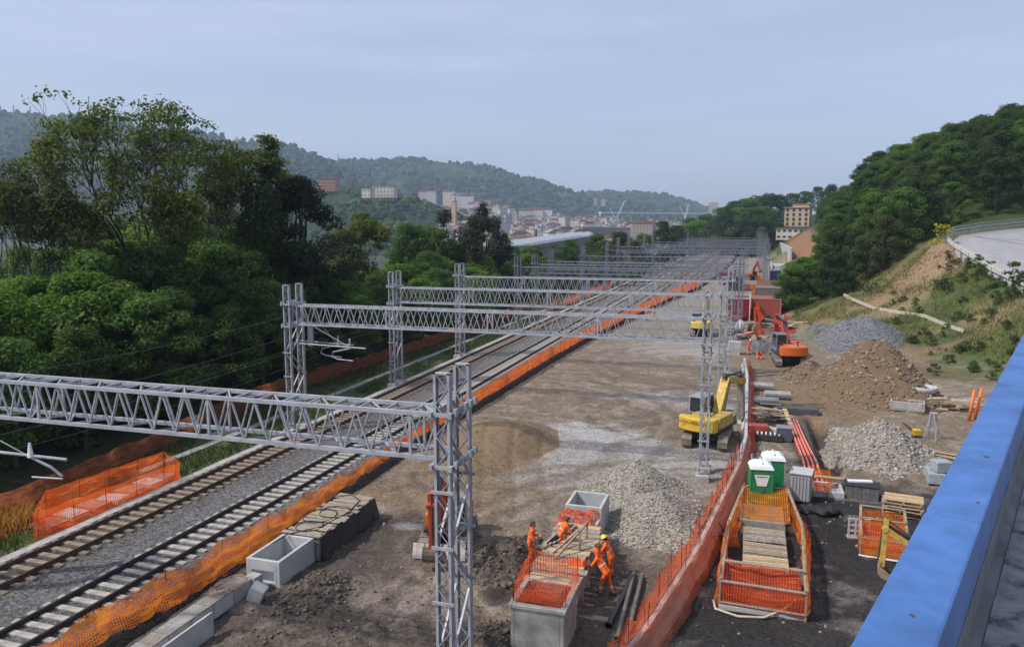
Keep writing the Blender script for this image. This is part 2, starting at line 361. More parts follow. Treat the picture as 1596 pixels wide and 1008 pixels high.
# darker yard ground with paler blotches on the right of the barrier
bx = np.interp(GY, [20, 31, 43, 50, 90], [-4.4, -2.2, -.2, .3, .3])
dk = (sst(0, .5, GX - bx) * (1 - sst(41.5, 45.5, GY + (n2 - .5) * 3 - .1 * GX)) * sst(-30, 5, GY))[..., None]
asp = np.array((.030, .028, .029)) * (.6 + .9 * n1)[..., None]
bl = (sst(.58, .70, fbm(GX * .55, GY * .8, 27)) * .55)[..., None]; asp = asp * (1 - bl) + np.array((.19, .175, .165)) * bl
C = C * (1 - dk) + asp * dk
# light strip beyond the fence, far yard paler
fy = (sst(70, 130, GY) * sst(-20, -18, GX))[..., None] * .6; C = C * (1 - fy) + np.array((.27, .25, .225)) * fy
C = blob(C, (.19, .13, .075), 5.5, 66, 5.5, 9, .8, .8, 12); C = blob(C, (.16, .12, .085), 7.5, 52, 3, 8, .5, .9, 14)
C = blob(C, (.085, .07, .058), 4.2, 51, 1.3, 7.5, .85, .7, 15)
C = blob(C, (.055, .048, .042), 5.1, 52, .65, 6.5, .9, .3, 16)
C = blob(C, (.20, .14, .085), 3, 85, 5, 10, .7, .9, 17)
# hillside on the right: grass, straw and bare soil
hl = np.clip((GZ + .3) / .9, 0, 1) * sst(2.5, 5, GX)
straw = np.array((.21, .165, .09)); grs = np.array((.062, .088, .027)); soil = np.array((.26, .175, .115)); leafy = np.array((.03, .05, .015))
g1 = sst(.33, .55, fbm(GX * .16, GY * .16, 31) * .65 + n2 * .35)[..., None]; hc = straw * (1 - g1) + grs * g1
g2 = sst(.56, .62, fbm(GX * .5, GY * .5, 33) * .6 + n3 * .4)[..., None] * .6; hc = hc * (1 - g2) + np.array((.06, .085, .025)) * g2
hc = hc * (.75 + .5 * n3)[..., None]
hl = hl[..., None]; C = C * (1 - hl) + hc * hl
p = dep(1440, 430, 100); C = blob(C, soil, p.x, p.y, 8, 6, .9, .9, 18)
p = dep(1560, 520, 78); C = blob(C, soil * .85, p.x, p.y, 3, 2.5, .8, 1.3, 51); p = dep(1480, 535, 79); C = blob(C, soil * .9, p.x, p.y, 4, 2, .7, 1.3, 52); p = dep(1430, 560, 78); C = blob(C, soil * .8, p.x, p.y, 3, 4, .7, 1.3, 53)
p = dep(1400, 470, 97); C = blob(C, straw, p.x, p.y, 9, 4, .7, .9, 19)
p = dep(1330, 490, 100); C = blob(C, straw * .95, p.x, p.y, 7, 8, .75, .9, 20)
p = dep(1290, 450, 120); C = blob(C, (.072, .105, .03), p.x, p.y, 5, 12, .9, .8, 24)
p = dep(1540, 592, 69); C = blob(C, (.095, .105, .04), p.x, p.y, 7, 3.2, .8, 1.1, 37); p = dep(1450, 590, 72); C = blob(C, (.12, .105, .05), p.x, p.y, 3.5, 4, .7, 1.1, 38)
p = dep(1570, 545, 75); C = blob(C, (.075, .10, .03), p.x, p.y, 8, 4, .85, .9, 25)
wd = np.clip(sst(6, 10, GZ) * sst(108, 122, GY * math.cos(YW) - GX * math.sin(YW)) * sst(3, 8, GX), 0, 1)[..., None]; C = C * (1 - wd) + leafy * wd
C = blob(C, (.24, .125, .07), 19, 305, 6, 75, .95, .4, 26)
# left verge: grass and leaf litter
lf = sst(-28.4, -29.4, GX)[..., None]; lg = np.array((.05, .075, .022)) * (.6 + .9 * n2)[..., None]; C = C * (1 - lf) + lg * lf
lf = (sst(-32, -35, GX))[..., None]; C = C * (1 - lf) + np.array((.045, .045, .02)) * (.6 + .8 * n2)[..., None] * lf
vf = sst(450, 620, GY)[..., None]; C = C * (1 - vf) + np.array((.055, .07, .04)) * vf
idx = np.arange(GX.size).reshape(GX.shape)
Q = np.stack([idx[:-1, :-1], idx[:-1, 1:], idx[1:, 1:], idx[1:, :-1]], -1).reshape(-1, 4)
gm = bpy.data.materials.new('site_ground'); gm.use_nodes = True
def groundnodes(m, attr='Col', gs=9., amt=.5, bmp=.5, bsc=7., vv=.25):
    nt = m.node_tree; N = nt.nodes; L = nt.links; b = N['Principled BSDF']; b.inputs['Roughness'].default_value = .92; b.inputs['Specular IOR Level'].default_value = .2
    ca = N.new('ShaderNodeAttribute'); ca.attribute_name = attr
    tc = N.new('ShaderNodeTexCoord'); no = N.new('ShaderNodeTexNoise'); no.inputs['Scale'].default_value = gs; no.inputs['Detail'].default_value = 7; no.inputs['Roughness'].default_value = .7
    L.new(tc.outputs['Object'], no.inputs['Vector']); mr = N.new('ShaderNodeMapRange'); mr.inputs['From Min'].default_value = .3; mr.inputs['From Max'].default_value = .7; mr.inputs['To Min'].default_value = 1 - amt; mr.inputs['To Max'].default_value = 1 + amt
    L.new(no.outputs['Fac'], mr.inputs['Value']); vm = N.new('ShaderNodeVectorMath'); vm.operation = 'MULTIPLY'; L.new(ca.outputs['Color'], vm.inputs[0]); L.new(mr.outputs['Result'], vm.inputs[1])
    vo = N.new('ShaderNodeTexVoronoi'); vo.inputs['Scale'].default_value = bsc; L.new(tc.outputs['Object'], vo.inputs['Vector'])
    sp = N.new('ShaderNodeSeparateColor'); L.new(vo.outputs['Color'], sp.inputs[0]); m2 = N.new('ShaderNodeMapRange'); m2.inputs['To Min'].default_value = 1 - vv; m2.inputs['To Max'].default_value = 1 + vv; L.new(sp.outputs[0], m2.inputs['Value'])
    v2 = N.new('ShaderNodeVectorMath'); v2.operation = 'MULTIPLY'; L.new(vm.outputs['Vector'], v2.inputs[0]); L.new(m2.outputs['Result'], v2.inputs[1]); L.new(v2.outputs['Vector'], b.inputs['Base Color'])
    bp = N.new('ShaderNodeBump'); bp.inputs['Strength'].default_value = bmp; bp.inputs['Distance'].default_value = .12; L.new(no.outputs['Fac'], bp.inputs['Height']); L.new(bp.outputs['Normal'], b.inputs['Normal'])
groundnodes(gm)
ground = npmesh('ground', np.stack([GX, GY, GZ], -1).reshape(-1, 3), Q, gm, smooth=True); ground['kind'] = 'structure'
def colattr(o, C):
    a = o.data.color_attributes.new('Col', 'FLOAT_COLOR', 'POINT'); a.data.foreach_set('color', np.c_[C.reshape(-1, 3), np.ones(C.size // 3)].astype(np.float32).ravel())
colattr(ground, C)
# ------------------------------------------------------------------ ballast and tracks
by = axis(14, 90, .5, -40, 700, 1.06); prof = np.linspace(0, 1, 30)
BX = []; BZ = []
for y in by:
    xr = float(fxr(y)) - .75; xl = -28.35
    r = [xl - .35] + list(np.linspace(xl, xr, 26)) + [xr + .35, xr + .75, xr + 1.15]
    zz = [-.6] + [-.04] * 26 + [-.16, -.5, -.85]
    BX.append(r); BZ.append(zz)
BX = np.array(BX); BZ = np.array(BZ); BY = np.repeat(by[:, None], BX.shape[1], 1)
BZ = BZ + (fbm(BX * 2, BY * 2, 50) - .5) * .10 - .07 * (np.exp(-((BX + 24.2) / .55) ** 2))
bi = np.arange(BX.size).reshape(BX.shape); BQ = np.stack([bi[:-1, :-1], bi[:-1, 1:], bi[1:, 1:], bi[1:, :-1]], -1).reshape(-1, 4)
bm_ = bpy.data.materials.new('ballast_stone'); bm_.use_nodes = True; groundnodes(bm_, 'Col', 16., .75, .9, 11., .55)
bal = npmesh('ballast_bed', np.stack([BX, BY, BZ], -1).reshape(-1, 3), BQ, bm_, smooth=True); bal['kind'] = 'structure'
BC = np.zeros(BX.shape + (3,)); BC[:] = (.165, .16, .157)
w = (np.exp(-((BX + 26.4) / 1.25) ** 4) * .8)[..., None]; BC = BC * (1 - w) + np.array((.10, .07, .05)) * w
w = (np.exp(-((BX + 22.0) / 1.1) ** 4) * .5)[..., None]; BC = BC * (1 - w) + np.array((.125, .115, .105)) * w
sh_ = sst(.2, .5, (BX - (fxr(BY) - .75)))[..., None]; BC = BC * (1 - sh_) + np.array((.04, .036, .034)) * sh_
BC *= (.8 + .4 * fbm(BX * .5, BY * .5, 52))[..., None]
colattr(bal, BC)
def track(x, y0, y1, label, rm, sm, xf=None):
    t = thing('railway_track', label, 'railway track', (x, y0, 0), 0, 'railway tracks on the ballast')
    xf = xf or (lambda y: 0)
    ysq = [y0 + (y1 - y0) * k / 60 for k in range(61)]
    for s in (-.7175, .7175):
        m = MB()
        for k in range(60):
            a = (s + xf(ysq[k]), ysq[k] - y0, 0); b = (s + xf(ysq[k + 1]), ysq[k + 1] - y0, 0)
            m.bar((a[0], a[1], .02), (b[0], b[1], .02), .15, .035).bar((a[0], a[1], .09), (b[0], b[1], .09), .035, .11).bar((a[0], a[1], .16), (b[0], b[1], .16), .075, .05)
        m.build('rail', rm, t)
    m = MB().box((0, 0, 0), (2.4, .26, .16), 0); m.v = [(a, b, c if c < 0 else c - (.035 if abs(a) < .4 else 0)) for a, b, c in m.v]
    p = m.build('sleeper', sm, t, bev=.015)
    n = int((y1 - y0) / .6); p.location = (xf(y0), 0, -.055)
    for k in range(1, min(100, n)):
        c = p.copy(); col.objects.link(c); c.parent = t; c.location = (xf(y0 + .6 * k), .6 * k, -.055); c.rotation_euler = (0, 0, random.gauss(0, .008))
    if n > 100:
        m = MB()
        for k in range(100, n): m.box((xf(y0 + .6 * k), .6 * k, -.055), (2.4, .26, .16))
        o = m.build('sleepers', sm, t); o['kind'] = 'stuff'
    return t
track(-26.45, 15, 420, 'rusty brown railway track beside the cable duct and portal masts', rust, sleeper_r)
track(-22.0, 13, 420, 'cleaner railway track with pale sleepers beside the orange net fence', railtop, sleeper_m)
track(-18.2, 112, 420, 'third railway track starting far away beside the net fence', rust, sleeper_r, lambda y: (y - 112) * .004)
track(-13.8, 178, 420, 'fourth and most distant railway track starting under the far portals', rust, sleeper_r, lambda y: (y - 178) * .006)
# cable ducts along the line
def duct(x, y0, y1, w, h, label, mat, z=-.2, name='cable_duct'):
    t = thing(name, label, 'cable duct', (x, y0, z)); m = MB(); n = int((y1 - y0) / 1.0); r = random.Random(int(x * 10))
    for k in range(n): m.box((r.gauss(0, .012), k + .5, h / 2 + r.gauss(0, .006)), (w + .06, .985, .07), r.gauss(0, .008))
    m.build('cover', mat, t)
    MB().box((-w / 2, (y1 - y0) / 2, h / 2 - .2), (.09, y1 - y0, h + .3)).box((w / 2, (y1 - y0) / 2, h / 2 - .2), (.09, y1 - y0, h + .3)).build('trough', conc_old, t)
duct(-27.95, 14, 330, .42, .16, 'pale concrete cable duct along the rusty track', conc, -.1)
duct(-31.6, 33, 260, .5, .16, 'mossy concrete duct in the grass below the brown net fence', conc_old, -.3)
# ------------------------------------------------------------------ overhead line portals
def column(m, x, y, z0, z1, w, dd, pitch, ch=.07, lace=.035, both=True):
    for sx in (-1, 1):
        for sy in (-1, 1): m.bar((x + sx * (w / 2 - ch / 2), y + sy * (dd / 2 - .02), z0), (x + sx * (w / 2 - ch / 2), y + sy * (dd / 2 - .02), z1), ch, .04, (0, 1, 0))
        m.bar((x + sx * (w / 2 - .012), y, z0), (x + sx * (w / 2 - .012), y, z1), .02, dd - .06, (0, 1, 0))
    n = max(2, int(round((z1 - z0) / pitch))); 
    for sy in ((-1, 1) if both else (-1,)):
        for k in range(n):
            za = z0 + (z1 - z0) * k / n; zb = z0 + (z1 - z0) * (k + 1) / n; s = 1 if k % 2 else -1
            m.bar((x + s * (w / 2 - .06), y + sy * (dd / 2), za), (x - s * (w / 2 - .06), y + sy * (dd / 2), zb), lace, .02)
    m.box((x, y, z1 - .02), (w, dd, .04))
def beam(m, x0, x1, y, zb, zt, wd, pitch, ch=.11, br=.06, near=True):
    n = int(round((x1 - x0) / pitch)); X = [x0 + (x1 - x0) * k / n for k in range(n + 1)]
    for sy in (-1, 1):
        yy = y + sy * wd / 2
        m.bar((x0, yy, zt), (x1, yy, zt), ch).bar((x0, yy, zb), (x1, yy, zb), ch)
        for k in range(n):
            xm = (X[k] + X[k + 1]) / 2
            m.bar((X[k], yy, zt), (xm, yy, zb), br, br * .6).bar((xm, yy, zb), (X[k + 1], yy, zt), br, br * .6)
        for k in range(0, n + 1, 8): m.bar((X[k], yy, zt), (X[k], yy, zb), br * 1.2)
    if near:
        for k in range(n + 1): m.bar((X[k], y - wd / 2, zt), (X[k], y + wd / 2, zt), br * .8)
        for k in range(n):
            a = -1 if k % 2 else 1; m.bar((X[k], y + a * wd / 2, zt + .0), (X[k + 1], y - a * wd / 2, zt), .04)
            m.bar(((X[k] + X[k + 1]) / 2, y + a * wd / 2, zb), ((X[min(k + 1, n)] + X[min(k + 2, n)]) / 2, y - a * wd / 2, zb), .05)
def portal(y, xl, xr, label, near=1, ztop=9.5, zbase=-.75, zb=6.95, zt=8.15, drop=()):
    mt = steel if near >= 1 else steel_far
    t = thing('overhead_line_portal', label, 'portal', ((xl + xr) / 2, y, 0), 0, 'lattice portals over the railway')
    ox, oy = (xl + xr) / 2, y; gap = 1.45; cw = .46
    pit = .42 if near == 2 else (.55 if near == 1 else .8)
    m = MB(); beam(m, xl + .25 - ox, xr - .25 - ox, 0, zb, zt, .95, .82 if near else 1.0, .11 if near else .10, .06 if near else .05, near > 0); m.build('beam', mt, t)
    for x in (xl, xr):
        zg = zbase if x == xr else -.2
        for s in (-1, 1):
            m = MB(); column(m, x - ox, s * gap / 2, zg, ztop, cw, .22, pit, .075 if near else .085, .035 if near else .04, near > 0); m.build('mast_column', mt, t)
        d = 1 if x == xr else -1
        for zz in (zt + .10, zb - .12):
            m = MB(); m.box((x - ox + d * (cw / 2 + .05), 0, zz), (.1, gap + .5, .14)).box((x - ox - d * (cw / 2 + .05), 0, zz), (.1, gap + .5, .14))
            for k in range(5): m.box((x - ox + d * (cw / 2 + .14), -gap / 2 + gap * k / 4, zz + .07), (.09, .2, .2))
            m.box((x - ox, -gap / 2 - .15, zz), (cw + .2, .05, .1)).build('bracket', mt, t)
        if near:
            m = MB(); k = 0
            for zz in np.arange(zg + .7, zb - .6, 1.55):
                m.box((x - ox, -gap / 2 - .14, zz), (cw + .16, .05, .08)).box((x - ox, gap / 2 + .14, zz), (cw + .16, .05, .08))
                s = 1 if k % 2 else -1; k += 1
                for q in (-1, 1): m.bar((x - ox + q * cw / 2.2, -s * gap / 2, zz), (x - ox + q * cw / 2.2, s * gap / 2, zz + 1.5), .06)
            m.build('cross_brace', mt, t)
        for s in (-1, 1): MB().box((x - ox, s * gap / 2, zg - .1), (.75, .75, .9)).build('footing', conc, t, bev=.03)
    for dx in drop:   # drop posts with cantilever arms for the contact wire
        m = MB(); m.box((dx - ox, 0, zb - .75), (.3, .2, 1.35)); m.build('drop_post', mt, t)
        m = MB(); a = 1
        for yy, ln in ((-.5, 4.2), (.5, 2.8)):
            m.tube([(dx - ox - 1.2, yy, 5.75), (dx - ox + ln, yy, 5.62)], .045, 6)
            m.tube([(dx - ox + .4, yy, zb), (dx - ox + ln - 1.2, yy, 5.7)], .02, 5)
            m.tube([(dx - ox + ln - 1.1, yy, 6.2), (dx - ox + ln - 1.1, yy, 5.6)], .06, 6)
            m.tube([(dx - ox + ln - 1.0, yy, 5.6), (dx - ox + ln - 2.3, yy, 5.3), (dx - ox + ln - 2.4, yy, 5.0), (dx - ox + ln - 2.0, yy, 4.85), (dx - ox + ln - .9, yy, 4.8)], .035, 6)
        m.build('cantilever_arm', steel, t)
    return t
portal(19.05, -28.4, -7.55, 'nearest lattice portal whose bright beam crosses the lower picture', 2, 9.35)
portal(43.1, -28.1, -2.05, 'second lattice portal with cantilever arms hanging over the rusty track', 1, drop=(-26.9,))
portal(58.4, -28.25, -1.7, 'third lattice portal from the bridge, behind the yellow excavator', 1)
portal(73.6, -28.3, -1.6, 'fourth lattice portal from the bridge', 1)
portal(94, -28.2, -1.3, 'fifth lattice portal from the bridge', 0)
portal(101.5, -28, -.85, 'sixth lattice portal, close behind the fifth', 0)
portal(111, -28.2, -1, 'seventh lattice portal from the bridge', 0, 10)
portal(134, -28.2, -.5, 'eighth lattice portal, before the far tracks fan out', 0, 10)
for k, y in enumerate((158, 172, 188, 199, 216, 236, 258, 283, 310, 340, 372, 405)):
    portal(y, -28.2, 3.6, 'portal %s in the dense far cluster of lattice portals' % ('ninth tenth eleventh twelfth thirteenth fourteenth fifteenth sixteenth seventeenth eighteenth nineteenth twentieth'.split()[k]), 0, 10.2 + (k % 3) * .8, zb=7.2 + (k % 2) * .4, zt=8.5 + (k % 2) * .4)
# single cantilever seen below the near beam
t = thing('cantilever_bracket', 'pale cantilever bracket with insulator at the left picture edge', 'cantilever', at(60, 720, 5.0))
b = Vector(t.location); m = MB()
def rel(px, py, d=23.5): return dep(px, py, d)
m.tube([rel(-40, 700), rel(104, 716)], .05, 8).tube([rel(48, 712), rel(80, 728), rel(97, 742)], .045, 8).tube([rel(50, 743), rel(98, 746)], .03, 6).tube([rel(-30, 670), rel(40, 708)], .02, 6)
m.build('arm', steel, t, world=True); MB().tube([rel(48, 712), rel(47, 703), rel(46, 690)], [.1, .07, .035], 8).build('insulator', white, t, world=True)
def wire(pts, label, r=.019, group='overhead wires along the line'):
    p = []
    for a, b in zip(pts[:-1], pts[1:]):
        for k in range(8):
            q = k / 8; v = Vector(a).lerp(Vector(b), q); v.z -= .35 * math.sin(math.pi * q) * ((Vector(b) - Vector(a)).length / 25); p.append(v)
    p.append(Vector(pts[-1])); o = Vector(pts[0]); m = MB().tube([q - o for q in p], r, 5).build('overhead_wire', dark, None); m.location = o
    tag(m, label, 'wire', group)
PY = (-6, 19.05, 43.1, 58.4, 73.6, 94, 111, 134, 158, 188)
wire([(-29.0, y, 7.3) for y in PY], 'highest thin wire strung along the outer masts')
wire([(-29.0, y, 5.9) for y in PY], 'thin wire strung just above the lowest outer mast wire')
wire([(-28.9, y, 4.9) for y in PY], 'lowest thin wire strung along the outer masts')
wire([(-26.45, y, 5.9) for y in PY], 'messenger wire above the rusty track', .012)
wire([(-26.45, y, 4.85) for y in PY], 'contact wire above the rusty track', .012)
# ------------------------------------------------------------------ net fences
def net(path, hts, label, mat, name='net_fence', stakes=2.2, group=None, prof=None, wr=.06, sag=.12, cat='net fence', seed=1, stake_m=None, dense=.25):
    """path: ground points; prof: list of (sideways, height) rows from bottom to top"""
    r = np.random.default_rng(seed); pts = [Vector(p) for p in path]
    cum = [0]
    for a, b in zip(pts[:-1], pts[1:]): cum.append(cum[-1] + (b - a).length)
    L = cum[-1]; n = max(4, int(L / dense)); S = np.linspace(0, L, n + 1)
    P = np.array([[np.interp(s, cum, [p[i] for p in pts]) for i in range(3)] for s in S])
    T = np.gradient(P, axis=0); T[:, 2] = 0; T /= np.linalg.norm(T, axis=1)[:, None] + 1e-9; Nn = np.stack([T[:, 1], -T[:, 0], 0 * T[:, 0]], -1)
    h = np.interp(S, np.linspace(0, L, len(hts)), hts)
    prof = prof or [(0, 0), (.02, .2), (.0, .4), (.03, .6), (.0, .8), (0, 1)]
    nst = max(1, int(round(L / stakes))); ph = (S / L * nst) % 1.0
    sg0 = sag * np.sin(np.pi * ph) * (.5 + r.random(nst + 1)[np.minimum((S / L * nst).astype(int), nst)])
    rows = []; uvs = []
    for j, (a, b) in enumerate(prof):
        q = P + Nn * (a + (fbm(S * 1.1, S * 0 + j * .9, seed) - .5)[:, None] * wr * 4 * (.3 + b))
        q += Nn * ((vn(S * 3.1 + b * 5, S * 0 + j * 1.3, seed + 8) - .5) * wr * 1.6)[:, None]
        q[:, 2] += b * h * (1 - sg0 * (1 if b > .75 or prof[-1][0] == 0 else .1)) + (vn(S * 2.2, S * 0 + j, seed + 3) - .5) * wr
        rows.append(q); uvs.append(np.c_[S, np.full(n + 1, b * 1.1)])
    t = thing(name, label, cat, tuple(pts[0]), 0, group)
    m = MB(); m.grid([[tuple(v) for v in row] for row in rows]); m.uv = np.concatenate(uvs); m.build('netting', mat, t, world=True, smooth=True, recalc=False)
    if stake_m is not None or stakes < 90:
        k = 0
        for s in np.linspace(0, L, nst + 1):
            if k >= 95: break
            q = [np.interp(s, S, P[:, i]) for i in range(3)]; hh = float(np.interp(s, S, h)); k += 1
            MB().tube([(q[0], q[1], q[2] - .1), (q[0] + r.normal(0, .03), q[1] + r.normal(0, .03), q[2] + hh * 1.06)], .014, 5).build('stake', stake_m or rust, t, world=True)
    return t
def gp(pts, z=-.7): return [at(px, py, z) for px, py in pts]
mid = [Vector((-20.35, 15.5, -.55)), Vector((-20.0, 18.5, -.6)), Vector((-19.75, 22, -.62)), Vector((-19.75, 27, -.62)), Vector((-19.9, 33, -.62)), Vector((-19.95, 40, -.62))]
net(mid, [1.35, 1.4, 1.35, 1.15, 1.05, .85], 'bright orange net fence sagging along the near track edge', net_o, stakes=3.2, wr=.09, sag=.16, seed=4, prof=[(.25, 0), (.16, .2), (.12, .4), (.05, .6), (.1, .8), (0, 1)])
mid2 = [Vector((x - .25, y, -.5)) for x, y in ((-19.9, 40.2), (-19.8, 46), (-19.4, 60), (-19.2, 75), (-18.6, 92), (-17.8, 103), (-16.2, 123), (-14.5, 146), (-10.7, 180))]
net(mid2, [.8, 1.3, 1.4, 1.4, 1.6, 1.9, 2.1], 'long red orange net fence on the dark ballast bank beyond the near portal', net_f, stakes=4, sag=.12, seed=5, dense=.5)
net([(-32.2, 22, -.3), (-32.7, 30, -.3), (-34, 39, -.3), (-35, 47, -.2), (-35.3, 55, -.2), (-34.6, 70, -.2), (-34, 86, -.2), (-34, 120, -.2)], [1.4, 1.4, 1.5, 1.3, 1.2, 1.3, 1.5, 1.6], 'faded brown net fence at the foot of the wood', net_dull, stakes=3, seed=6, dense=.5)
net([(-30.5, 118, -.3), (-30, 140, -.3), (-29.6, 175, -.3)], [1.5, 1.6], 'distant red net fence beside the far portals', net_r, stakes=5, seed=7, dense=.6)
pen = [(-31.0, 26.6, -.25), (-28.9, 24.1, -.25), (-28.35, 32.4, -.25), (-30.4, 33.6, -.25), (-31.0, 26.6, -.25)]
net_p = netmat('red_pen_net', (.90, .13, .025), (.94, .22, .045), .10, .56, .2)
net(pen, [1.2, 1.25, 1.15, 1.2, 1.2], 'orange net pen around concrete slabs beside the rusty track', net_p, name='net_pen', stakes=1.7, seed=8, wr=.03, sag=.05, cat='net pen')
t = thing('slab_stack', 'concrete slabs lying inside the orange net pen', 'slabs', (-29.6, 28.9, -.25))
for k in range(7):
    MB().box((random.uniform(-.15, .25), -3.3 + k * 1.15, .12 + .04 * (k % 3)), (1.25, .95, .2), random.gauss(0, .08)).build('slab', conc_new if k % 2 else wood_grey, t, bev=.01)
# ------------------------------------------------------------------ concrete barriers with draped net on the right of the yard
BP = [Vector((-3.35, 21.6, -.75)), Vector((-2.72, 24.2, -.75)), Vector((-1.6, 30.8, -.75)), Vector((-.12, 43.2, -.75)), Vector((.2, 49.2, -.75)), Vector((.2, 70, -.75)), Vector((-.1, 79, -.75))]
cum = [0]
for a, b in zip(BP[:-1], BP[1:]): cum.append(cum[-1] + (b - a).length)
def bpos(s): return Vector([float(np.interp(s, cum, [p[i] for p in BP])) for i in range(3)])
m = MB().prism([(-.32, 0), (-.32, .16), (-.14, .42), (-.09, .95), (.09, .95), (.14, .42), (.32, .16), (.32, 0)], -.985, .985, 'y')
tb = None; s = 1.; k = 0
while s < cum[-1] - .5:
    p = bpos(s); d = bpos(s + .9) - bpos(s - .9); rz = math.atan2(d.y, d.x) - math.pi / 2
    where = 'under the draped orange net' if p.y < 44 else 'in the bare far run beside the yellow excavator'
    if tb is None:
        tb = m.build('concrete_barrier', conc_new, None, bev=.02); tag(tb, None, 'barrier', 'concrete barriers along the yard'); o = tb
    else:
        o = tb.copy(); col.objects.link(o)
    o.location = p; o.rotation_euler = (0, 0, rz); o['label'] = 'concrete barrier ' + where; o['group'] = 'concrete barriers ' + where; s += 2.0
net([bpos(q) for q in np.linspace(0, 24.5, 12)], [1.62, 1.75, 1.6, 1.65, 1.55], 'red orange net draped over the near concrete barriers', net_d, stakes=2.4, seed=9, wr=.05, sag=.15, dense=.2,
    prof=[(.6, .0), (.48, .2), (.34, .4), (.22, .6), (.14, .67), (-.12, .67)])
net([bpos(q) + Vector((-.3, 0, 0)) for q in np.linspace(0, 24.5, 12)], [1.5, 1.75, 1.5, 1.6, 1.45], 'red net standing along the yard side of the draped barriers', net_r, stakes=1.6, seed=19, wr=.07, sag=.2, dense=.2, prof=[(-.35, 0), (-.25, .2), (-.12, .45), (-.02, .65), (.02, .85), (-.05, 1.0)])
net([bpos(q) + Vector((.42, 0, 0)) for q in np.linspace(24, 57, 14)], [.9, 1.05, .9, 1.0], 'narrow orange net hanging on the outer face of the far barriers', net_r, stakes=3, seed=10, wr=.1, dense=.35, prof=[(.2, 0), (.1, .4), (.02, .75), (-.25, 1.0)])
# ------------------------------------------------------------------ stones and heaps
_bm = bmesh.new(); bmesh.ops.create_icosphere(_bm, subdivisions=1, radius=1); _SV = np.array([v.co[:] for v in _bm.verts]); _SF = np.array([[v.index for v in f.verts] for f in _bm.faces]); _bm.free()
def stones(pos, size, r, flat=.75):
    n = len(pos); V = np.repeat(_SV[None], n, 0) * (1 + (r.random((n, len(_SV), 1)) - .5) * .7)
    sc_ = np.stack([r.uniform(.7, 1.3, n), r.uniform(.7, 1.2, n), r.uniform(.45, .9, n) * flat / .75], -1) * np.asarray(size)[:, None]
    V = V * sc_[:, None, :]; a = r.uniform(0, 6.28, n); c, s = np.cos(a)[:, None], np.sin(a)[:, None]; b = r.normal(0, .5, n)
    x = V[..., 0] * c - V[..., 1] * s; y = V[..., 0] * s + V[..., 1] * c; z = V[..., 2]; cb, sb = np.cos(b)[:, None], np.sin(b)[:, None]
    V = np.stack([x, y * cb - z * sb, y * sb + z * cb], -1) + pos[:, None, :]
    Fq = (_SF[None] + (np.arange(n) * len(_SV))[:, None, None]).reshape(-1, 3)
    return V.reshape(-1, 3), Fq
def heap(name, label, cx, cy, rx, ry, h, mat, n=2500, s0=.05, s1=.12, seed=1, rz=0, rough=.25, power=1.15, ridge=0, cat='heap', group=None, res=64, smat=None):
    r = np.random.default_rng(seed); o = thing(name, label, cat, (cx, cy, gz(cx, cy)), rz, group)
    u = np.linspace(-1.15, 1.15, res); U, V_ = np.meshgrid(u, u)
    def hf(U, V_):
        q = np.sqrt(np.maximum(np.abs(U) - ridge, 0) ** 2 / (1 - ridge) ** 2 + V_ ** 2) * (1 + (fbm(U * 1.6 + seed, V_ * 1.6, seed) - .5) * .55)
        return h * np.clip(1 - q, -.25, 1) ** 1.0 * np.where(q < 1, np.clip(1 - q, 0, 1) ** (power - 1), 1) + (fbm(U * 5, V_ * 5, seed + 2) - .5) * rough * np.clip(1.2 - q, 0, 1)
    Z = hf(U, V_)
    cr, sr = math.cos(rz), math.sin(rz)
    def gl(U, V_): x, y = U * rx, V_ * ry; return Hn(cx + x * cr - y * sr, cy + x * sr + y * cr, True) - o.location.z
    G = gl(U, V_); V = np.stack([U * rx, V_ * ry, G + Z - .04], -1).reshape(-1, 3); i = np.arange(res * res).reshape(res, res)
    Q = np.stack([i[:-1, :-1], i[:-1, 1:], i[1:, 1:], i[1:, :-1]], -1).reshape(-1, 4)
    npmesh('heap_body', V, Q, mat, o, smooth=True)
    a = r.uniform(0, 6.28, n); q = np.sqrt(r.random(n)) * 1.12; sp_ = r.random(n) < .16; q = np.where(sp_, 1 + .55 * r.random(n) ** 2, q); uu, vv = q * np.cos(a), q * np.sin(a)
    z = hf(uu, vv) + gl(uu, vv); sz = s0 + (s1 - s0) * r.random(n) ** 3
    SV, SF = stones(np.stack([uu * rx, vv * ry, z - .02], -1), sz, r)
    npmesh('stones', SV, SF, smat or mat, o)['kind'] = 'stuff'
    return o
m_grav = M('tan_gravel', (.20, .18, .15), .9, 0, .0, 14, c2=(.36, .33, .28), bump=1., bscale=22, vor=True, isl=.3)
m_gst = M('tan_gravel_stone', (.30, .275, .235), .9, 0, .2, 6, isl=.4)
m_rub = M('white_rubble', (.16, .135, .11), .9, 0, 0, 9, c2=(.34, .31, .27), bump=1., bscale=14, vor=True)
m_rst = M('white_rubble_stone', (.30, .27, .235), .9, 0, .2, 5, isl=.45)
m_brn = M('brown_spoil', (.13, .085, .05), .95, 0, 0, 3, c2=(.18, .122, .072), bump=1.5, bscale=7)
m_bst = M('brown_spoil_stone', (.215, .165, .115), .9, 0, .3, 5, isl=.5)
m_gry = M('blue_grey_ballast', (.09, .093, .10), .9, 0, 0, 10, c2=(.21, .215, .23), bump=1., bscale=14, vor=True)
m_grs = M('blue_grey_stone', (.155, .16, .172), .9, 0, .2, 5, isl=.4)
m_dkd = M('dark_spoil', (.035, .03, .026), .95, 0, 0, 4, c2=(.13, .10, .078), bump=1.5, bscale=8)
m_dks = M('dark_clod', (.105, .083, .066), .95, 0, .3, 5, isl=.5)
GH = 'gravel heaps in the yard'
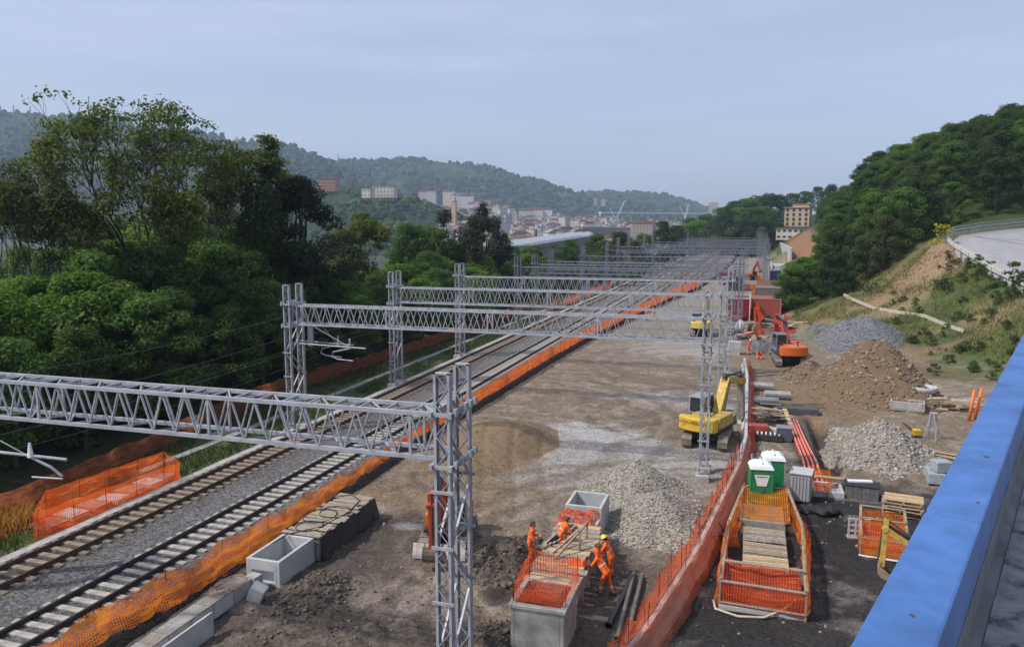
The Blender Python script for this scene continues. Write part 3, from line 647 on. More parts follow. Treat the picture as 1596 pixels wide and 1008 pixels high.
heap('gravel_heap', 'flat topped tan gravel heap behind the larger one', -5.3, 39.6, 3.1, 3.0, 1.75, m_grav, 4200, .03, .075, 11, rough=.15, group=GH, smat=m_gst)
heap('gravel_heap', 'larger tan gravel heap beside the open concrete chamber', -3.6, 35.4, 3.0, 3.5, 1.55, m_grav, 5200, .03, .075, 12, rough=.15, group=GH, smat=m_gst)
m_snd = M('brown_sand', (.15, .10, .055), .95, 0, 0, 3, c2=(.215, .15, .088), bump=.8, bscale=5)
heap('sand_heap', 'low brown sand mound between net fence and nearest mast', -15.0, 46.0, 3.7, 5.6, .75, m_snd, 260, .02, .06, 25, rough=.18, ridge=.3)
heap('rubble_heap', 'white rubble heap with blocks beside the red corrugated pipes', 8.3, 51.2, 3.5, 5.4, 2.1, m_rub, 4200, .03, .14, 13, rough=.35, smat=m_rst)
heap('soil_heap', 'big brown stony soil heap behind the white rubble', 10.4, 70.2, 5.3, 7.4, 4.5, m_brn, 2600, .05, .2, 14, rough=.5, ridge=.15, smat=m_bst)
p = dep(1345, 540, 86)
heap('ballast_heap', 'blue grey ballast heap on the slope behind the brown soil', p.x - .7, p.y, 4.6, 6.0, 1.9, m_gry, 2200, .06, .12, 15, rough=.2, ridge=.3, smat=m_grs)
heap('soil_heap', 'low brown spoil bank below the orange excavator', 5.5, 76, 2.6, 4.5, 1.3, m_brn, 900, .05, .16, 16, rough=.5, smat=m_bst)
heap('soil_heap', 'dark spoil bank beside the standing worker', -9.3, 29.3, 1.7, 2.7, .75, m_dkd, 900, .03, .13, 17, rough=.4, smat=m_dks)
heap('soil_heap', 'dark earth bank against the timber covered chamber', -15.4, 24.2, 1.5, 2.2, .55, m_dkd, 700, .03, .12, 18, rough=.4, smat=m_dks)
heap('soil_heap', 'dark earth heaped against the closed concrete box', -8.0, 22.2, 1.6, 2.2, .7, m_dkd, 700, .03, .13, 19, rough=.4, smat=m_dks)
heap('soil_heap', 'dirt under the bucket of the yellow excavator', -.9, 51.6, 1.1, 1.8, .6, m_brn, 400, .04, .12, 20, rough=.4, smat=m_bst)
p = dep(1275, 515, 96); heap('ballast_heap', 'small dark patch of ballast on the grass slope', p.x, p.y, 1.6, 3.0, .45, m_gry, 500, .06, .12, 21, rough=.2, smat=m_grs)
# loose stones and clods over the yard
r = np.random.default_rng(3); n = 9000
X = r.uniform(-19, 12, n); Y = 15 + 60 * r.random(n) ** 1.3
kp = (r.random(n) < np.clip(.35 + 1.2 * (fbm(X * .3, Y * .3, 61) - .4), .12, 1)) & ~((np.abs(X + 6.4) < 1.6) & (Y < 36)); X, Y = X[kp], Y[kp]
SV, SF = stones(np.stack([X, Y, Hn(X, Y, True) + .005], -1), .018 + .075 * r.random(len(X)) ** 4, r)
o = npmesh('loose_stones', SV, SF, M('loose_stone', (.19, .165, .14), .9, 0, .3, 5, isl=.5)); tag(o, 'loose stones and clods scattered over the dirt yard', 'stones', kind='stuff')
n = 2600; X = r.normal(-13, 3.6, n); Y = r.normal(20, 2.8, n); kp = (X > -16.3) & (X < -8.3); X, Y = X[kp], Y[kp]
SV, SF = stones(np.stack([X, Y, Hn(X, Y, True) + .0], -1), .02 + .07 * r.random(len(X)) ** 4, r)
o = npmesh('earth_clods', SV, SF, m_dks); tag(o, 'dark churned earth clods before the nearest mast', 'earth', kind='stuff')
# ------------------------------------------------------------------ precast chambers
def chamber(label, c, w, l, h, mat, th=.14, arch=False, bottom=False, lip=False):
    t = thing('concrete_chamber', label, 'concrete box', c, 0, 'precast concrete chambers')
    m = MB()
    for s in (-1, 1): m.box((s * (w / 2 - th / 2), 0, h / 2), (th, l, h))
    def end(y, open_):
        if not open_: m.box((0, y, h / 2), (w - 2 * th, th, h))
        else:
            m.box((0, y, h - .22), (w - 2 * th, th, .44)); 
            for s in (-1, 1): m.box((s * (w / 2 - th - .05), y, (h - .44) / 2), (.1, th, h - .44))
    end(-l / 2 + th / 2, arch); end(l / 2 - th / 2, False)
    m.box((0, 0, .06), (w - 2 * th, l - 2 * th, .1))
    m.build('wall', mat, t, bev=.02)
    if lip:
        m = MB()
        for s in (-1, 1): m.box((s * (w / 2), 0, h - .07), (.14, l + .14, .14)).box((0, s * l / 2, h - .07), (w - .14, .14, .14))
        m.build('rim', mat, t, bev=.025)
    return t
c1 = chamber('light concrete chamber with an opening, beside the timber covered one', (-17.62, 25.55, -.72), 1.5, 2.5, 1.05, conc_new, arch=True)
t = thing('covered_chamber', 'long chamber roofed with old boards and wrapped in dark sheet', 'chamber', (-17.55, 29.4, -.7), 0)
MB().box((0, 0, .5), (1.7, 5.0, 1.0)).build('wall', conc_old, t)
m = MB(); r = random.Random(3)
for k in range(9): m.bar((.9 + r.uniform(0, .06), -2.5 + k * .56, 1.0), (.92 + r.uniform(0, .07), -2.5 + (k + 1) * .56, .98), .05, 1.0 + r.uniform(-.1, .05))
P = [[(.93 + .06 * math.sin(j * 1.7 + i * .8) - .0 * i + .12 * (i / 5) ** 2, -2.5 + j * .2, 1.02 - i * .2) for j in range(26)] for i in range(6)]
MB().grid(P).build('dark_sheet', M('dark_plastic_sheet', (.03, .03, .034), .5, 0, .4, 4), t, smooth=True)
for k in range(17):
    MB().box((r.uniform(-.12, .12), -2.45 + k * .3, 1.03 + r.uniform(0, .05)), (1.8 + r.uniform(-.3, .15), .25, .035), r.gauss(0, .07)).build('board', wood if k % 3 else wood_grey, t)
hose = thing('cable_coil', 'black cables looped over the board roofed chamber', 'cable', (-17.55, 29.2, .45))
for k, (cx, cy, rr) in enumerate(((-.3, -.3, .7), (.1, .3, .62), (-.1, -1.5, .5))):
    MB().tube([(cx + rr * math.cos(a * .35) * (1 + .06 * k), cy + rr * 1.2 * math.sin(a * .35), -.05 + .02 * math.sin(a)) for a in range(19)], .025, 6).build('loop', black, hose, smooth=True)
MB().tube([(-.9, 2.2, -.08), (-.2, 2.4, 0), (.5, 1.9, -.02), (.7, .4, -.05), (.4, -1.4, -.06), (-.5, -2.6, -.05), (-.6, -3.4, -.1)], .025, 6).build('cable', black, hose, smooth=True)
# duct line leading to the chamber, with blocks
t = thing('precast_duct', 'grey precast duct with lids running to the light chamber', 'cable duct', (-18.0, 16, -.7))
for k in range(7):
    MB().box((0, .55 + k * 1.1, .28), (.62, 1.07, .56)).build('unit', conc_new if k % 3 else conc, t, bev=.02)
for k in range(11): MB().box((-.02, .35 + k * .66, .59), (.66, .63, .05), random.gauss(0, .015)).build('lid', wood_grey if k % 4 == 0 else conc_old, t, bev=.01)
tag(MB().box((0, 0, 0), (.09, 2.7, .85)).build('edge_slab', conc_new, None, bev=.015), 'upright pale edge slab standing beside the precast duct', 'concrete slab').location = (-17.15, 19.4, -.35)
tag(MB().box((0, 0, 0), (.55, .5, .62), .2, Matrix.Rotation(.45, 3, 'Y')).build('concrete_block', conc_new, None, bev=.03), 'tilted grey concrete block beside the cable coil', 'concrete block').location = (-17.1, 23.2, -.42)
tag(MB().box((0, 0, 0), (.5, .45, .6), -.1).build('concrete_block', conc, None, bev=.03), 'upright concrete block touching the light chamber', 'concrete block').location = (-17.75, 23.9, -.4)
t = thing('cable_coil', 'pinkish cables coiled on top of the precast duct', 'cable', (-18.0, 22.9, -.05))
r = random.Random(8)
for k in range(6):
    a0 = r.uniform(0, 6); rr = r.uniform(.28, .5); MB().tube([(r.uniform(-.05, .05) + rr * math.cos(a0 + a * .4), rr * 1.5 * math.sin(a0 + a * .4) - k * .12, .03 + .02 * k) for a in range(16)], .016, 5).build('loop', copper, t, smooth=True)
# box line: closed box under net, board deck, net covered box, open box
BX0 = -6.4
cB = chamber('weathered concrete box capped by orange net, nearest of its row', (BX0 + .22, 23.75, -.75), 1.8, 1.9, 1.65, M('stained_concrete', (.37, .36, .33), .85, 0, .3, 1.3, bump=.3, bscale=9), lip=True)
cC = chamber('open new concrete chamber beside the gravel heap', (-6.76, 33.85, -.72), 1.68, 2.0, 1.36, conc_new)
MB().tube([(.45 * math.cos(a / 12 * math.pi), -1.02, .55 + .5 * math.sin(a / 12 * math.pi)) for a in range(13)], .035, 6).build('pipe_seal', black, cC, smooth=True)
cD = chamber('concrete chamber covered by crumpled net, between deck and open box', (-6.72, 31.4, -.75), 1.75, 1.7, 1.15, conc_new)
def drape(label, c, w, l, ht, mat, seed, name='net_cover', peak=.4, frame=False):
    t = thing(name, label, 'net', c); n = 22; P = []; uv = []
    for i in range(n + 1):
        row = []
        for j in range(n + 1):
            x, y = (i / n - .5) * w, (j / n - .5) * l; e = max(abs(i / n - .5), abs(j / n - .5)) * 2
            z = ht * (1 - sst(.75, 1, e)) - float(sst(.8, 1., e)) * .12 + (float(fbm(x * 2.2 + seed, y * 2.2, seed)) - .5) * peak
            row.append((x + (float(vn(x * 4, y * 4, seed + 1)) - .5) * .08, y, z)); uv.append((x, y))
        P.append(row)
    m = MB().grid(P); m.uv = uv; m.build('netting', mat, t, smooth=True, recalc=False); return t
drape('crumpled orange net heaped over the middle concrete chamber', (-6.72, 31.5, .42), 1.8, 1.8, .3, net_r, 31, peak=.9)
net([(-7.05, 23.0, .92), (-5.35, 22.95, .92), (-5.25, 25.1, .92), (-7.05, 25.2, .92), (-7.05, 23.0, .92)], [.5, .5, .85, 1.0, .6], 'orange net upright around the top of the nearest concrete box', net_r, name='net_guard', stakes=1.9, seed=33, wr=.05, cat='net')
drape('flat reddish net stretched over the nearest concrete box', (-6.2, 23.8, .9), 1.55, 1.7, .1, net_r, 35, peak=.15)
t = thing('board_deck', 'timber board deck on props between the concrete boxes', 'timber deck', (-6.35, 27.9, -.7))
r = random.Random(5)
for k in range(13):
    MB().box((r.uniform(-.1, .1), -2.55 + k * .43, 1.3 + r.uniform(0, .04)), (1.9 + r.uniform(-.2, .2), .36, .045), r.gauss(0, .05)).build('board', (wood_new, wood, wood_grey)[k % 3], t)
for k in range(4): MB().bar((-.95 + k * .12, 0 + k * .2, 1.42), (-.55 + k * .1, 2.5, 1.42), .17, .05).build('board', wood_grey, t)
for sx in (-.85, .85):
    for k in range(5): MB().box((sx, -2.3 + k * 1.15, .62), (.09, .12, 1.28)).build('prop', wood_grey, t)
MB().box((.9, 0, .75), (.04, 4.9, .5)).build('side_board', wood_grey, t)
for a, b in (((-.5, -.4, 1.36), (.5, 1.3, 2.05)), ((-.3, -.9, 1.36), (.35, .3, 2.0)), ((.45, .2, 1.3), (.45, .2, 2.15)), ((.5, 1.3, 1.3), (.5, 1.3, 2.1)), ((.45, .2, 2.1), (.5, 1.3, 2.08))):
    MB().bar(a, b, .07).build('handrail', wood, t)
drape('orange jacket lying on the edge of the board deck', (-5.75, 26.9, .68), .7, .5, .1, M('orange_cloth', (.75, .12, .02), .8, 0, .15, 5), 37, name='jacket', peak=.25)
for k, (a, b, mt, lb) in enumerate((((948, 975), (985, 898), pipe_blk, 'blackest and shortest of three pipes lying by the barrier net'), ((962, 995), (988, 893), pipe_gry, 'middle dusty one of three pipes lying by the barrier net'), ((975, 1004), (1001, 896), pipe_gry, 'outer dusty pipe lying closest to the barrier net'))):
    A, B = at(*a, -.6), at(*b, -.6); m = MB().tube([(0, 0, 0), B - A], .105 if k == 0 else .085, 12, False).tube([(0, 0, 0), B - A], .08 if k == 0 else .065, 12, False)
    for q in (.02, .98): m.tube([(B - A) * (q - .015), (B - A) * (q + .015)], .12 if k == 0 else .1, 12, False)
    o = m.build('black_pipe', mt, None, smooth=True, recalc=False); o.location = A; tag(o, lb, 'pipe', 'pipes lying by the barrier net')
# ------------------------------------------------------------------ portable toilets, bin, drums
def toilet(label, loc, rz, first):
    t = thing('portable_toilet', label, 'toilet', loc, rz, 'green portable toilets')
    MB().box((0, 0, .07), (1.12, 1.12, .12)).build('skid', greyplastic, t, bev=.02)
    MB().box((0, 0, 1.08), (1.06, 1.06, 1.9)).build('cabin', green, t, bev=.05)
    m = MB()
    for sx in (-1, 1):
        for sy in (-1, 1): m.box((sx * .52, sy * .52, 1.08), (.07, .07, 1.92))
    m.build('corner_post', greyplastic if not first else green, t, bev=.015)
    MB().box((.545, 0, 1.02), (.03, .8, 1.75)).build('door', M('dark_grey_plastic', (.12, .13, .13), .6, 0, .1, 3), t, bev=.01)
    m = MB(); P = [[( .58, -.58), (.58, .58), (-.58, .58), (-.58, -.58)], [(.5, -.5), (.5, .5), (-.5, .5), (-.5, -.5)], [(.3, -.36), (.3, .36), (-.3, .36), (-.3, -.36)]]
    zs = [2.03, 2.2, 2.33]; vs = [(x, y, z) for row, z in zip(P, zs) for x, y in row]; f = [(3, 2, 1, 0), (8, 9, 10, 11)]
    for a in range(2):
        for b in range(4): f.append((a * 4 + b, a * 4 + (b + 1) % 4, a * 4 + 4 + (b + 1) % 4, a * 4 + 4 + b))
    m.add(vs, f).box((0, 0, 2.35), (.08, .9, .05)).build('roof', white, t, bev=.04)
    MB().tube([(-.4, .4, 2.2), (-.4, .4, 2.55)], .05, 8).build('vent_pipe', greyplastic, t)
    if first:
        s = MB().prism([(-.36, 1.78), (.36, 1.78), (.22, 1.22), (-.22, 1.22)], -.555, -.548, 'y').build('sign', white, t)
        MB().box((-.2, -.56, 1.68), (.09, .006, .06)).build('red_mark', red, s)
        m = MB(); x = -.12
        for wd in (.05, .03, .06, .04, .05, .03, .05): m.box((x + wd / 2, -.56, 1.68), (wd, .006, .045)); x += wd + .015
        m.build('lettering', dark, s)
        MB().bar((.02, -.56, .85), (.16, -.56, 1.1), .02).build('handle', dark, t)
    return t
toilet('green portable toilet with a white trapezoid sign, nearer of two', (.92, 39.05, -.72), .12, True)
toilet('green portable toilet without sign, half hidden behind the other', (1.55, 40.75, -.72), .1, False)
t = thing('storage_bin', 'grey plastic storage bin beside the green toilets', 'bin', (2.95, 40.6, -.7), -.15)
MB().box((0, 0, .75), (1.0, 1.1, 1.4)).build('body', greyplastic, t, bev=.06); MB().box((0, 0, 1.5), (1.1, 1.2, .1)).build('lid', M('pale_plastic', (.45, .46, .48), .5, 0, .08, 4), t, bev=.03)
m = MB()
for k in range(6): m.box((-.4 + k * .16, -.56, .75), (.05, .04, 1.2))
m.build('rib', M('pale_plastic2', (.38, .39, .41), .5, 0, .08, 4), t)
t = thing('pipe_bundle', 'bundle of grey ribbed pipes lying behind the toilets', 'pipes', (1.05, 43.6, -.7), 0)
for k in range(5): MB().tube([(-.75, k * .22, .15 + .12 * (k % 2)), (.8, k * .22 + .05, .15 + .12 * (k % 2))], .12, 12, False).build('pipe', M('ribbed_pipe', (.24, .25, .27), .6, 0, .25, 14), t, smooth=True, recalc=False)
t = thing('plastic_bags', 'black plastic rubbish bags between bin and dark sheet', 'bags', (3.6, 38.6, -.7))
for k in range(4):
    r2 = np.random.default_rng(k); u = np.linspace(0, 2 * math.pi, 19); P = []
    for i in range(9):
        f = i / 8; rad = .40 * math.sin(math.pi * (.12 + .88 * f)) ** .6 if i < 8 else .05; P.append([(-.6 + k * .42 + rad * math.cos(a_) * (1 + .5 * (float(vn(math.cos(a_) * 2.2 + k, math.sin(a_) * 2.2 + f * 3, k)) - .5)), (k % 2) * .3 + rad * math.sin(a_) * (1 + .6 * (float(vn(math.cos(a_) * 2.5 + 7, math.sin(a_) * 2.5 + f * 4, k)) - .5)), f * .42 + .1 * (float(vn(math.cos(a_) * 2, math.sin(a_) * 2 + f, k + 9)) - .5)) for a_ in u])
    MB().grid(P).build('bag', black, t, smooth=True)
# red corrugated pipes
for k in range(4):
    A = [at(1228 + k * 4.2, 655, -.55), at(1240 + k * 5, 688, -.5), at(1252 + k * 6.5, 720, -.5), at(1259 + k * 7.6, 752, -.6), at(1262 + k * 8.2, 772, -.75)]
    o = MB().tube([q - A[0] for q in A], .085, 10).build('red_pipe', redpipe, None, smooth=True); o.location = A[0]; o.location.z += .06
    tag(o, ('red corrugated pipe on the toilet side of the curving four', 'second red corrugated pipe from the toilets in the curving four', 'third red corrugated pipe from the toilets in the curving four', 'red corrugated pipe on the rubble side of the curving four')[k], 'pipe', 'curving red corrugated pipes')
    MB().tube([(A[1] - A[0]) * .04 + Vector((0, 0, .086)), (A[1] - A[0]) + Vector((0, 0, .086)), A[2] - A[0] + Vector((0, 0, .086)), A[3] - A[0] + Vector((0, 0, .086))], .012, 4).build('white_stripe', white, o)
net([at(1258, 770), at(1290, 775), at(1296, 752), at(1262, 745), at(1258, 770)], [.8, .85, .7, .9, .8], 'orange net round the shaft where the red pipes end', net_o, name='net_pen', stakes=1.6, seed=41, wr=.1, cat='net pen')
chamber('pale shaft rim inside the orange net at the red pipes', (4.35, 42.2, -.75), 1.5, 1.7, .35, conc_new)
A, B = at(1270, 742, .05), at(1325, 748, -.2)
o = MB().tube([(0, 0, 0), B - A], .09, 8).build('wooden_pole', wood_new, None); o.location = A; tag(o, 'pale round pole lying from the shaft net to the dark blocks', 'pole')
# ------------------------------------------------------------------ fenced excavation in front of the toilets
t = thing('excavation_pen', 'timber framed orange net pen around a shaft with pallets', 'net pen', (.85, 33, -.7))
def wl(px, py, z): return at(px, py, z) - Vector((.85, 33, -.7))
c_ = [(-1.45, -5.3), (1.5, -5.45), (1.75, 1.0), (1.35, 6.0), (-.7, 5.8), (-1.3, .6)]
for a, (x, y) in enumerate(c_):
    MB().box((x, y, .55), (.07, .07, 1.25)).build('post', wood, t)
for a in range(6):
    x0, y0 = c_[a]; x1, y1 = c_[(a + 1) % 6]
    for z in ((1.05,) if a != 0 else (.25, 1.05)): MB().bar((x0, y0, z), (x1, y1, z), .14, .035).build('rail', wood_grey if a in (0, 3) else wood, t)
MB().bar((-1.35, -3.6, 1.1), (1.55, -3.9, 1.2), .16, .04).build('rail', wood_grey, t)
MB().box((0.05, -5.3, .08), (3.0, .25, .16), .0).build('kerb', conc_new, t)
def pnet(pts, h, mat, sd, z0=.02, bulge=.0):
    pts = [Vector((x, y, 0)) for x, y in pts]; S = [0]
    for a, b in zip(pts[:-1], pts[1:]): S.append(S[-1] + (b - a).length)
    n = int(S[-1] / .2); ss = np.linspace(0, S[-1], n); P = []; uv = []
    for j in range(7):
        row = []
        for s in ss:
            x, y = np.interp(s, S, [p.x for p in pts]), np.interp(s, S, [p.y for p in pts]); w_ = (float(fbm(s * 1.5, j * .6, sd)) - .5) * .22
            row.append((x + w_ + bulge * math.sin(j / 6 * math.pi), y + w_ * .4, z0 + h * j / 6 * (1 - .1 * float(vn(s * 1.2, 3, sd))))); uv.append((s, h * j / 6))
        P.append(row)
    m = MB().grid(P); m.uv = uv; m.build('netting', mat, t, smooth=True, recalc=False)
pnet(c_[3:5], 1.15, net_y, 51); PENFLAT = 1; pnet(c_[0:2], 1.1, net_r, 52); pnet(c_[1:4], 1.2, net_o, 53, bulge=.18); pnet([c_[4], c_[5], c_[0]], 1.15, net_o, 54); pnet([(1.9, -2.), (2.0, .8), (1.9, 2.5)], .9, net_o, 55)
MB().box((.15, 2.2, .2), (1.9, .12, .9)).build('shaft_wall', conc_old, t); MB().box((.15, 3.9, .1), (2.0, 3.2, .3)).build('shaft_cover', wood_grey, t)
P = []; uv = []
for i in range(13):
    row = []
    for j in range(13):
        u, v = i / 12, j / 12; row.append((-.75 + 2.1 * u, 5.8 - 3.4 * v, 1.05 - .5 * v - .25 * math.sin(math.pi * u) + .1 * float(vn(u * 4, v * 4, 99)))); uv.append((u * 2.1, v * 3.4))
    P.append(row)
m = MB().grid(P); m.uv = uv; m.build('netting', net_y, t, smooth=True, recalc=False)
P = []; uv = []
for i in range(13):
    row = []
    for j in range(11):
        u, v = i / 12, j / 10; row.append((-1.35 + 2.75 * u, -5.25 + 2.2 * v, .55 + .35 * v - .35 * math.sin(math.pi * u) * (1 - .5 * v) + .16 * float(vn(u * 5, v * 4, 98)))); uv.append((u * 2.7, v * 2.2))
    P.append(row)
m = MB().grid(P); m.uv = uv; m.build('netting', net_r, t, smooth=True, recalc=False)
pnet([(-1.5, -5.3), (-1.42, -2.5), (-1.3, .4), (-.75, .5)], 1.2, net_o, 57, bulge=-.12); pnet([(-1.0, -3.0), (1.3, -3.1)], .8, net_r, 58)
for k, (y, z, rz) in enumerate(((1.2, .42, -.02), (.6, .5, .03), (0., .4, .01), (-.6, .45, -.04), (-1.3, .4, .02), (-2.0, .45, .05))):
    g = Vector((.2, y, z)); m = MB()
    for q in range(7): m.box(g + Vector((0, -.5 + q * .165, .06)), (1.75, .11, .025), rz)
    for q in (-.8, 0, .8): m.box(g + Vector((q, 0, 0)), (.1, 1.15, .09), rz)
    m.build('pallet', (wood, wood_grey, wood_grey, wood, wood_grey, wood_new)[k], t)
MB().box((.15, -1.2, -.02), (2.3, 7.6, .04)).build('shaft_floor', M('dark_pit', (.03, .026, .024), .95, 0, .3, 4), t)
pts = [Vector(at(1112, 937)), Vector(at(1115, 950)), Vector(at(1150, 962)), Vector(at(1190, 964)), Vector(at(1220, 952, -.5)), Vector(at(1240, 937, -.2)), Vector(at(1253, 937, -.4))]
o = MB().tube([q - pts[0] + Vector((0, 0, .05)) for q in pts], .045, 8).build('pale_hose', ropem, None, smooth=True); o.location = pts[0]; tag(o, 'pale hose curving round the front of the shaft pen', 'hose')
t = thing('hose_coil', 'dark blue hoses coiled between barrier net and shaft pen', 'hoses', (-1.0, 34.3, -.65))
for k in range(5): MB().tube([(.42 * math.cos(a * .4), .9 * math.sin(a * .4), .06 + .05 * k + .12 * math.sin(a * .8 + k)) for a in range(17)], .04, 7).build('loop', M('blue_grey_hose', (.09, .11, .14), .5, 0, .2, 4) if k % 2 else black, t, smooth=True)
# ------------------------------------------------------------------ right edge of the dark yard
t = thing('block_stack', 'stack of dark grey blocks wrapped in black film', 'block stack', at(1344, 778) + Vector((0, .4, 0)), -.12)
for i in range(4):
    for j in range(2):
        for k in range(2): MB().box((-.6 + i * .4, -.3 + j * .5, .17 + k * .34), (.385, .48, .33)).build('block', M('dark_block', (.12, .12, .125), .9, 0, .3, 4), t, bev=.012)
MB().box((0, -.05, .72), (1.72, 1.06, .05)).build('film', black, t, bev=.02); MB().box((-.1, .1, .8), (1.2, .3, .08), .3).build('plank', white, t)
t = thing('pallet_stack', 'stack of pale wooden pallets behind the orange netted frame', 'pallets', at(1402, 812) + Vector((.25, .8, 0)), -.18)
for k in range(6):
    m = MB(); dx, dy, rz = random.gauss(0, .05), random.gauss(0, .05), random.gauss(0, .06)
    for q in range(7): m.box((dx, dy - .5 + q * .165, .135 + k * .15), (1.7, .12, .022), rz)
    for q in (-.75, 0, .75): m.box((dx + q, dy, .065 + k * .15), (.1, 1.1, .09), rz)
    m.build('pallet', wood_new if k % 2 else wood, t)
t = thing('plastic_barrier', 'small grey plastic barrier grid beside the orange netted frame', 'barrier', at(1338, 838), .1)
m = MB()
for k in range(4): m.box((-.42 + k * .28, 0, .45), (.09, .07, .9))
for z in (.08, .32, .58, .86): m.box((0, 0, z), (.95, .06, .1))
m.build('grid_panel', M('light_grey_plastic', (.40, .43, .46), .5, 0, .08, 3), t, bev=.015); MB().box((0, 0, .03), (1.0, .4, .06)).build('foot', greyplastic, t)
t = thing('netted_frame', 'orange netted timber frame over a shaft near the yellow arm', 'net frame', (6.0, 35.5, -.7), -.12)
for x in (-.9, .9):
    for y in (-1.6, .2, 1.7): MB().box((x, y, .55), (.07, .07, 1.3 if y > -1 else .9)).build('post', wood, t)
for a, b in (((-.9, -1.6, .85), (.9, -1.6, .85)), ((-.9, .2, 1.1), (.9, .2, 1.1)), ((-.9, 1.7, 1.15), (.9, 1.7, 1.15)), ((-.9, -1.6, .85), (-.9, 1.7, 1.1)), ((.9, -1.6, .85), (.9, 1.7, 1.1)), ((-.95, -1.7, .1), (.95, -1.7, .1))):
    MB().bar(a, b, .11, .035).build('rail', wood if a[2] > .3 else white, t)
MB().box((0, -.7, .2), (1.7, 1.7, .35)).build('shaft_rim', conc_old, t)
def flatnet(x0, x1, y0, y1, z0, z1, mat, sd):
    n = 14; P = []; uv = []
    for i in range(n + 1):
        row = []
        for j in range(n + 1):
            u, v = i / n, j / n; row.append((x0 + (x1 - x0) * u, y0 + (y1 - y0) * v, z0 + (z1 - z0) * v - .12 * math.sin(math.pi * u) * math.sin(math.pi * v) + (float(vn(u * 5, v * 5, sd)) - .5) * .06)); uv.append((u * abs(x1 - x0), v * 1.5))
        P.append(row)
    m = MB().grid(P); m.uv = uv; m.build('netting', mat, t, smooth=True, recalc=False)
flatnet(-.95, .95, -1.65, .2, .5, .75, net_r, 61); pnet([(-.92, -1.6), (-.95, 1.7), (.92, 1.75), (.95, -1.6), (-.92, -1.62)], 1.0, net_o, 62); pnet([(-.9, .2), (.9, .2)], 1.1, net_o, 63)
t = thing('leaning_boards', 'pale boards leaning upright near the blue parapet and netted frame', 'boards', at(1375, 925) + Vector((.3, .3, 0)), 0)
for k in range(2): MB().bar((.1 * k, 0, 0), (.75 + .1 * k, 1.6, .9), .2, .04).build('board', wood if k else white, t)
# upper right corner of the yard
t = thing('mixing_tub', 'round concrete hopper standing between trough and timber pile', 'hopper', at(1440, 632) + Vector((0, .5, 0)))
MB().lathe((0, 0, 0), [(.35, .55), (.45, .6), (.95, 1.15), (1.0, 1.45), (.92, 1.45), (.86, 1.2), (.3, .75)], 24).build('bowl', conc_new, t, smooth=True)
for k in range(4): a = k * math.pi / 2 + .5; MB().bar((.75 * math.cos(a), .75 * math.sin(a), 0), (.5 * math.cos(a), .5 * math.sin(a), .8), .07).build('leg', steel, t)
t = thing('concrete_trough', 'pale concrete trough beside the round hopper', 'trough', at(1415, 640) + Vector((0, .3, 0)), -.15)
MB().box((0, 0, .1), (2.3, 1.2, .16)).box((-1.1, 0, .42), (.14, 1.2, .6)).box((1.1, 0, .42), (.14, 1.2, .6)).box((0, -.55, .42), (2.06, .12, .6)).box((0, .55, .42), (2.06, .12, .6)).build('wall', conc, t, bev=.04)
t = thing('timber_pile', 'loose pile of pale squared timbers by the orange pipes', 'timber pile', at(1485, 640) + Vector((0, .6, 0)))
r = random.Random(9)
for k in range(26):
    x, y, z = r.uniform(-1.7, 1.7), r.uniform(-.7, .7), .1 + .13 * (k % 6); MB().box((x, y, z), (r.uniform(1.2, 2.2), .16, .13), r.gauss(0, .35)).build('timber', (wood_new, wood, M('pale_timber', (.50, .44, .33), .85, 0, .2, 4, isl=.2))[k % 3], t)
for k in range(2):
    A = at(1510 + k * 9, 655 - k * 2, -.7); A.z = gz(A.x, A.y)
    o = MB().tube([(0, 0, 0), (.3 + .1 * k, .3, 2.25)], .11, 12).build('orange_pipe', orangepipe, None, smooth=True); o.location = A
    tag(o, ('leaning orange pipe farther from the blue parapet', 'leaning orange pipe touching the blue parapet edge')[k], 'pipe', 'leaning orange pipes')
t = thing('tripod', 'grey steel trestle tripod beside the yellow compactor', 'tripod', at(1452, 685))
for a in (.4, 1.9, 3.5, 5.0): MB().bar((.55 * math.cos(a), .5 * math.sin(a), 0), (.14 * math.cos(a), .14 * math.sin(a), 1.75), .06).build('leg', steel, t)
MB().box((0, 0, 1.78), (.4, .35, .07)).box((0, 0, .8), (.75, .06, .05)).build('head_plate', steel, t)
t = thing('plate_compactor', 'small yellow plate compactor with looped handle', 'compactor', at(1428, 682), .3)
MB().box((0, 0, .06), (.75, .5, .06)).build('base_plate', dark, t); MB().box((0, 0, .38), (.5, .45, .42)).build('engine', yellow, t, bev=.06)
MB().tube([(-.2, -.2, .4), (-.9, -.22, 1.0), (-1.0, 0, 1.05), (-.9, .22, 1.0), (-.2, .2, .4)], .025, 6).build('handle', dark, t)
t = thing('plank_pile', 'grey planks lying on the ground below the trestle', 'planks', at(1478, 712))
for k in range(9): MB().box((r.uniform(-.5, .5), r.uniform(-1, 1), .04 + .03 * (k % 4)), (2.6, .2, .05), -.5 + r.gauss(0, .1)).build('plank', wood_grey if k % 3 else wood_new, t)
t = thing('crate_stack', 'pale blue grey crates at the foot of the rubble heap', 'crates', at(1458, 752))
for k, (x, y, z) in enumerate(((0, 0, .3), (.9, .4, .3), (.1, .9, .3), (.3, .3, .9))):
    MB().box((x, y, z), (.85, .75, .56), .1 * k).build('crate', M('light_grey_plastic2', (.30, .34, .36), .6, 0, .15, 4), t, bev=.02)
A = at(1408, 688); m = MB().lathe((0, 0, 0), [(.02, .03), (.5, .03), (.55, .1), (.5, .14), (.1, .2), (.02, .2)], 16); o = m.build('pink_lid', M('pink_plastic', (.55, .22, .24), .6, 0, .1, 3), None, smooth=True); o.location = A; tag(o, 'pink round plastic lid lying on the dirt', 'lid')
